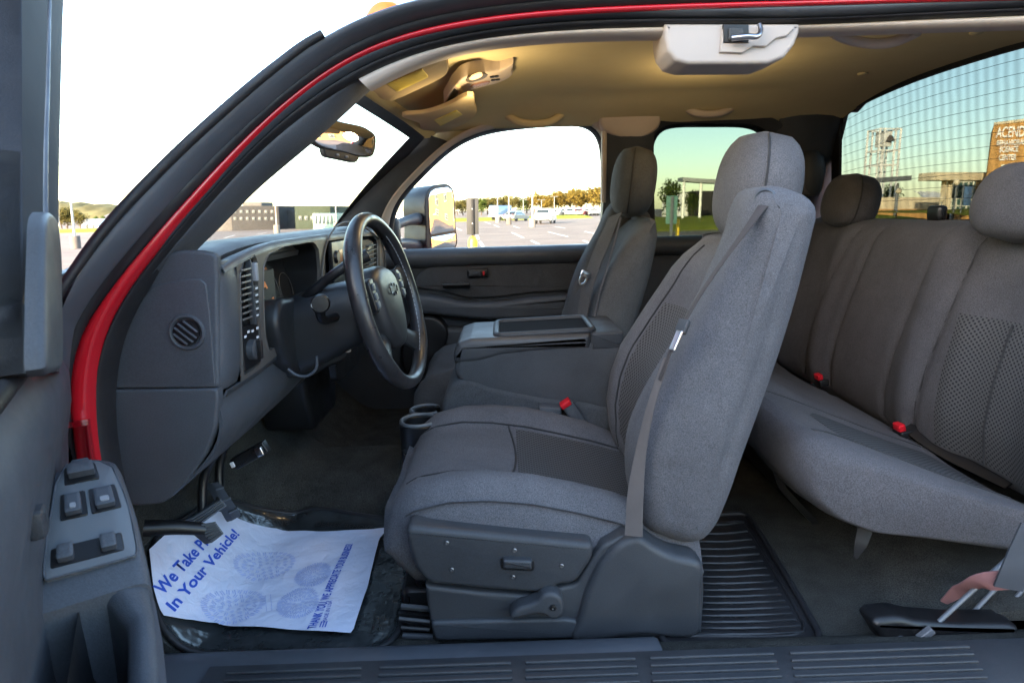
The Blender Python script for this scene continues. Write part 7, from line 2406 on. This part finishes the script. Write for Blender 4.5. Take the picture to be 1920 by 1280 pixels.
for k in range(5):
    floor_text("REMOVE PROTECTIVE", 700 + 11 * k, 1190 - 6 * k, 718 + 11 * k, 1100 - 6 * k, 0.011, "ink_black", fm, 0.0165)

# paper mat with blue print
base = PF(500, 1100)
pm = cab_thing("paper_floor_mat", base, "white paper floor mat with blue lettering and shoe prints below the pedals", "paper mat")
pap = [(283, 1053), (300, 1034), (327, 1010), (375, 990), (413, 978), (440, 986), (463, 996), (520, 1008), (580, 1012), (640, 1013), (700, 1009), (730, 1005), (720, 1018), (712, 1028), (700, 1078), (690, 1120), (675, 1168), (662, 1207), (600, 1205), (540, 1200), (467, 1196), (410, 1188), (367, 1183), (330, 1178), (307, 1175), (298, 1150), (291, 1125), (287, 1090)]
sheet_, lie_p = floor_sheet("paper", pap, 0.0260, 0.0008, "paper", pm, 110, 0.0011, 8)
def on_paper(o, lift=0.0272):
    off = CURRENT["offset"]
    for vt in o.data.vertices:
        w = vt.co + off
        q = lie_p(w, lift)
        vt.co = q - off
    return o
def paper_text(body, px, py, qx, qy, mat, squeeze=1.0, bold=0.0, up=None):
    a, b = PF(px, py, 0.02), PF(qx, qy, 0.02)
    ux = (b - a).normalized(); uy = Vector((0, 0, 1)).cross(ux)
    if up is not None:
        uy = (PF(*up, 0.02) - a)
    h = uy.length if up is not None else 0.02
    o = text_object("lettering", body, 1.0, a, ux, uy, mat, pm, bold=bold, squeeze=squeeze)
    # fit the line to the measured length and height
    off = CURRENT["offset"]
    un = ux; vn = (uy - ux * uy.dot(ux)).normalized()
    xs_ = [(vt.co + off - a).dot(un) for vt in o.data.vertices]; ys_ = [(vt.co + off - a).dot(vn) for vt in o.data.vertices]
    L_, H_ = max(xs_), max(ys_)
    kx = (b - a).length / L_; ky = h / H_ if up is not None else kx
    for vt in o.data.vertices:
        r_ = vt.co + off - a
        vt.co = a + un * (r_.dot(un) * kx) + vn * (r_.dot(vn) * ky) - off
    return on_paper(o)
paper_text("We Take Pride", 307, 1122, 412, 1000, "ink_blue", up=(293, 1102), bold=0.028)
paper_text("In Your Vehicle!", 327, 1153, 450, 1006, "ink_blue", up=(311, 1137), bold=0.028)
paper_text("THANK YOU, WE APPRECIATE YOUR BUSINESS!", 592, 1184, 662, 1024, "ink_blue", up=(577, 1182), bold=0.02)
paper_text("MADE IN USA", 612, 1172, 624, 1130, "ink_blue", up=(605, 1171))
for k in range(3):
    a, b = PF(600 + 5 * k, 1182, 0.02), PF(604 + 5 * k, 1170, 0.02)
    d_ = (b - a); n_ = Vector((-d_.y, d_.x, 0)).normalized() * 0.0011
    o = mesh_object("print_bar", [a + n_, b + n_, b - n_, a - n_], [(0, 1, 2, 3)], "ink_blue", pm, smooth=False); on_paper(o)
def sole(name, c0, c1, width, toe, seed):
    """printed shoe sole: tread blocks ringed round the edge, chevrons and dashes inside"""
    rnd = random.Random(seed)
    a, b = PF(*c0, 0.02), PF(*c1, 0.02)
    ax = (b - a); L_ = ax.length; ax.normalize(); bx = Vector((0, 0, 1)).cross(ax)
    cen = (a + b) / 2
    v, f = [], []
    def block(q, dirn, ln, wd):
        n_ = Vector((-dirn.y, dirn.x, 0))
        k = len(v)
        for i, j in ((-1, -1), (1, -1), (1, 1), (-1, 1)):
            v.append(lie_p(q + dirn * (ln / 2 * i) + n_ * (wd / 2 * j), 0.0272))
        f.append((k, k + 1, k + 2, k + 3))
    def oval(t, s):
        return cen + ax * (math.cos(t) * L_ / 2 * s) + bx * (math.sin(t) * width / 2 * s * (1.0 + 0.12 * math.cos(t)))
    for s, n_, ln, wd in ((0.95, 30, 0.011, 0.0052), (0.70, 20, 0.010, 0.0048), (0.46, 12, 0.010, 0.0046), (0.22, 6, 0.008, 0.0042)):
        for i in range(n_):
            t = 2 * math.pi * (i + 0.5 * (n_ % 4 == 0)) / n_
            p = oval(t, s)
            d_ = (p - cen); d_.z = 0; d_.normalize()
            tw = 0.5 * (1 if (i % 2) else -1) if s < 0.9 else 0.15 * (1 if i % 2 else -1)
            d2 = Vector((d_.x * math.cos(tw) - d_.y * math.sin(tw), d_.x * math.sin(tw) + d_.y * math.cos(tw), 0))
            block(p, d2, ln * (0.85 + 0.3 * rnd.random()), wd * 0.42)
            block(p + Vector((-d2.y, d2.x, 0)) * wd * 0.8, d2, ln * (0.6 + 0.4 * rnd.random()), wd * 0.42)
    o = mesh_object(name, v, f, "ink_pale", pm, smooth=False)
    o["kind"] = "stuff"
    return o
sole("sole_print", (440, 1062), (552, 1052), 0.105, True, 1)
sole("heel_print", (556, 1085), (618, 1078), 0.085, False, 2)
sole("sole_print", (380, 1140), (496, 1128), 0.100, True, 3)
sole("heel_print", (522, 1142), (596, 1128), 0.095, False, 4)
# fold lines pressed into the sheet
for (a, b) in [((497, 1120), (500, 1152)), ((507, 1118), (510, 1150))]:
    p_, q_ = PF(*a, 0.02), PF(*b, 0.02)
    o = mesh_object("print_bar", [p_, q_, q_ + Vector((0.0012, 0, 0)), p_ + Vector((0.0012, 0, 0))], [(0, 1, 2, 3)], "ink_pale", pm, smooth=False); on_paper(o)

# rear ribbed rubber mat
base = PF(1380, 1120)
rmat = cab_thing("rubber_floor_mat", base, "black ribbed rubber mat on the floor behind the driver seat", "floor mat")
mp = [(1290, 974), (1385, 970), (1402, 974), (1424, 1008), (1460, 1066), (1500, 1134), (1534, 1196), (1534, 1212), (1515, 1222), (1400, 1225), (1260, 1223), (1241, 1212), (1240, 1190), (1262, 1080)]
_, lie_m = floor_sheet("mat", mp, 0.010, 0.010, "rubber", rmat, 90, 0.0, 2, 0.0)
pts = resample([PF(a, b) for a, b in mp], 90, True, False)
tube("mat_rim", [lie_m(p, 0.012) for p in pts], 0.007, "rubber", rmat, n=8, closed=True)
c_ = sum(pts, Vector()) / len(pts)
tube("inner_rim", [lie_m(c_ + (p - c_) * 0.86, 0.010) for p in pts], 0.0035, "rubber", rmat, n=6, closed=True)
for k in range(17):
    t = k / 16
    yy = 990 + (1198 - 990) * t ** 0.9
    xl = 1306 - 20 * t + (12 if k > 14 else 0); xr = 1394 + 112 * t
    a, b = PF(xl, yy + 1), PF(xr, yy - 3)
    m_ = PF((xl + xr) / 2, yy + 2)
    tube("ridge", [lie_m(p, 0.0125) for p in resample([a, m_, b], 10)], 0.0032, "plastic_coal", rmat, n=6)
ptx = PF(1348, 1214)
text_object("mat_mark", "MADE IN USA", 0.006, lie_m(ptx, 0.0135), (1, 0, 0), (0, 1, 0), "grey_print", rmat)

# jack and its rods strapped beside the back seat
jb = PF(1770, 1190)
jk = cab_thing("jack_kit", jb, "black jack base with steel rods beside the rear bench", "jack")
base_o = [(1636, 1172), (1648, 1162), (1690, 1158), (1720, 1166), (1800, 1172), (1900, 1172), (1918, 1180), (1886, 1206), (1800, 1219), (1690, 1221), (1662, 1216)]
pts = [P(a, b, y=0.985) for a, b in base_o]
slab("jack_base", fillet([(p.x, p.z) for p in pts], 0.012, 4), 0.985, 1.03, 0.012, "plastic_black", jk, fan=False)
lathe("base_knob", P(1688, 1200, y=0.985), (0, -1, 0), [(0.010, 0), (0.010, 0.006), (0.006, 0.009), (0.0005, 0.009)], "steel", jk, 14)
for (a, b), yy in [(((1722, 1200), (1896, 1040)), 0.985), (((1808, 1165), (1925, 1040)), 1.03), (((1852, 1180), (1935, 1085)), 1.03)]:
    tube("jack_rod", [P(*a, y=yy), P(*b, y=yy + 0.05)], 0.0042, "rod_grey", jk, n=8)
q = P(1735, 1188, y=0.978)
box("rod_clip", q, (0.03, 0.012, 0.012), "rod_grey", jk, 0.002, rot=euler(y=-40))
bt_ = cab_thing("loose_belt", PF(1850, 1150), "dusty pink belt end looped over the jack rods", "belt")
ribbon("webbing", [P(1770, 1128, y=1.06), P(1805, 1104, y=1.03), P(1845, 1090, y=0.99), P(1895, 1086, y=0.97)], [0.014, 0.030, 0.034, 0.034], (-0.2, -1, 0.15), 0.003, "belt_pink", bt_, 16)
ribbon("belt_sleeve", [P(1890, 1102, y=0.965), P(1902, 1070, y=0.96), P(1920, 1022, y=0.96), P(1935, 985, y=0.96)], [0.045, 0.04, 0.034], (-0.2, -1, 0.1), 0.004, "rubber_grey", bt_, 14)

# paper key tag hanging from the ignition
kq = P(643, 653, y=1.42)
kt_ = cab_thing("key_tag", kq, "small white key tag hanging below the steering column", "key tag")
slab("tag_card", [Vector(q[:2]) for q in resample([(x, z, 0) for x, z in [(-0.018, -0.006), (-0.017, 0.003), (-0.006, 0.010), (0.006, 0.0095), (0.016, 0.004), (0.0175, -0.008), (0.0, -0.010)]], 40, True)], 0.0, 0.002, 0.0006, "key_tag", kt_, fan=False, frame=lambda a, b, c: kq + Vector((a, c, b)))
lathe("tag_hole", kq + Vector((0, -0.0004, 0.001)), (0, -1, 0), [(0.0025, 0), (0.0025, 0.0006), (0.0004, 0.0006)], "plastic_black", kt_, 12)
tube("key_ring", [kq + Vector((0.006 * math.cos(t), 0.004, 0.014 + 0.008 * math.sin(t))) for t in [2 * math.pi * k / 18 for k in range(18)]], 0.0008, "chrome", kt_, n=6, closed=True)
CURRENT["offset"] = Vector((0, 0, 0))
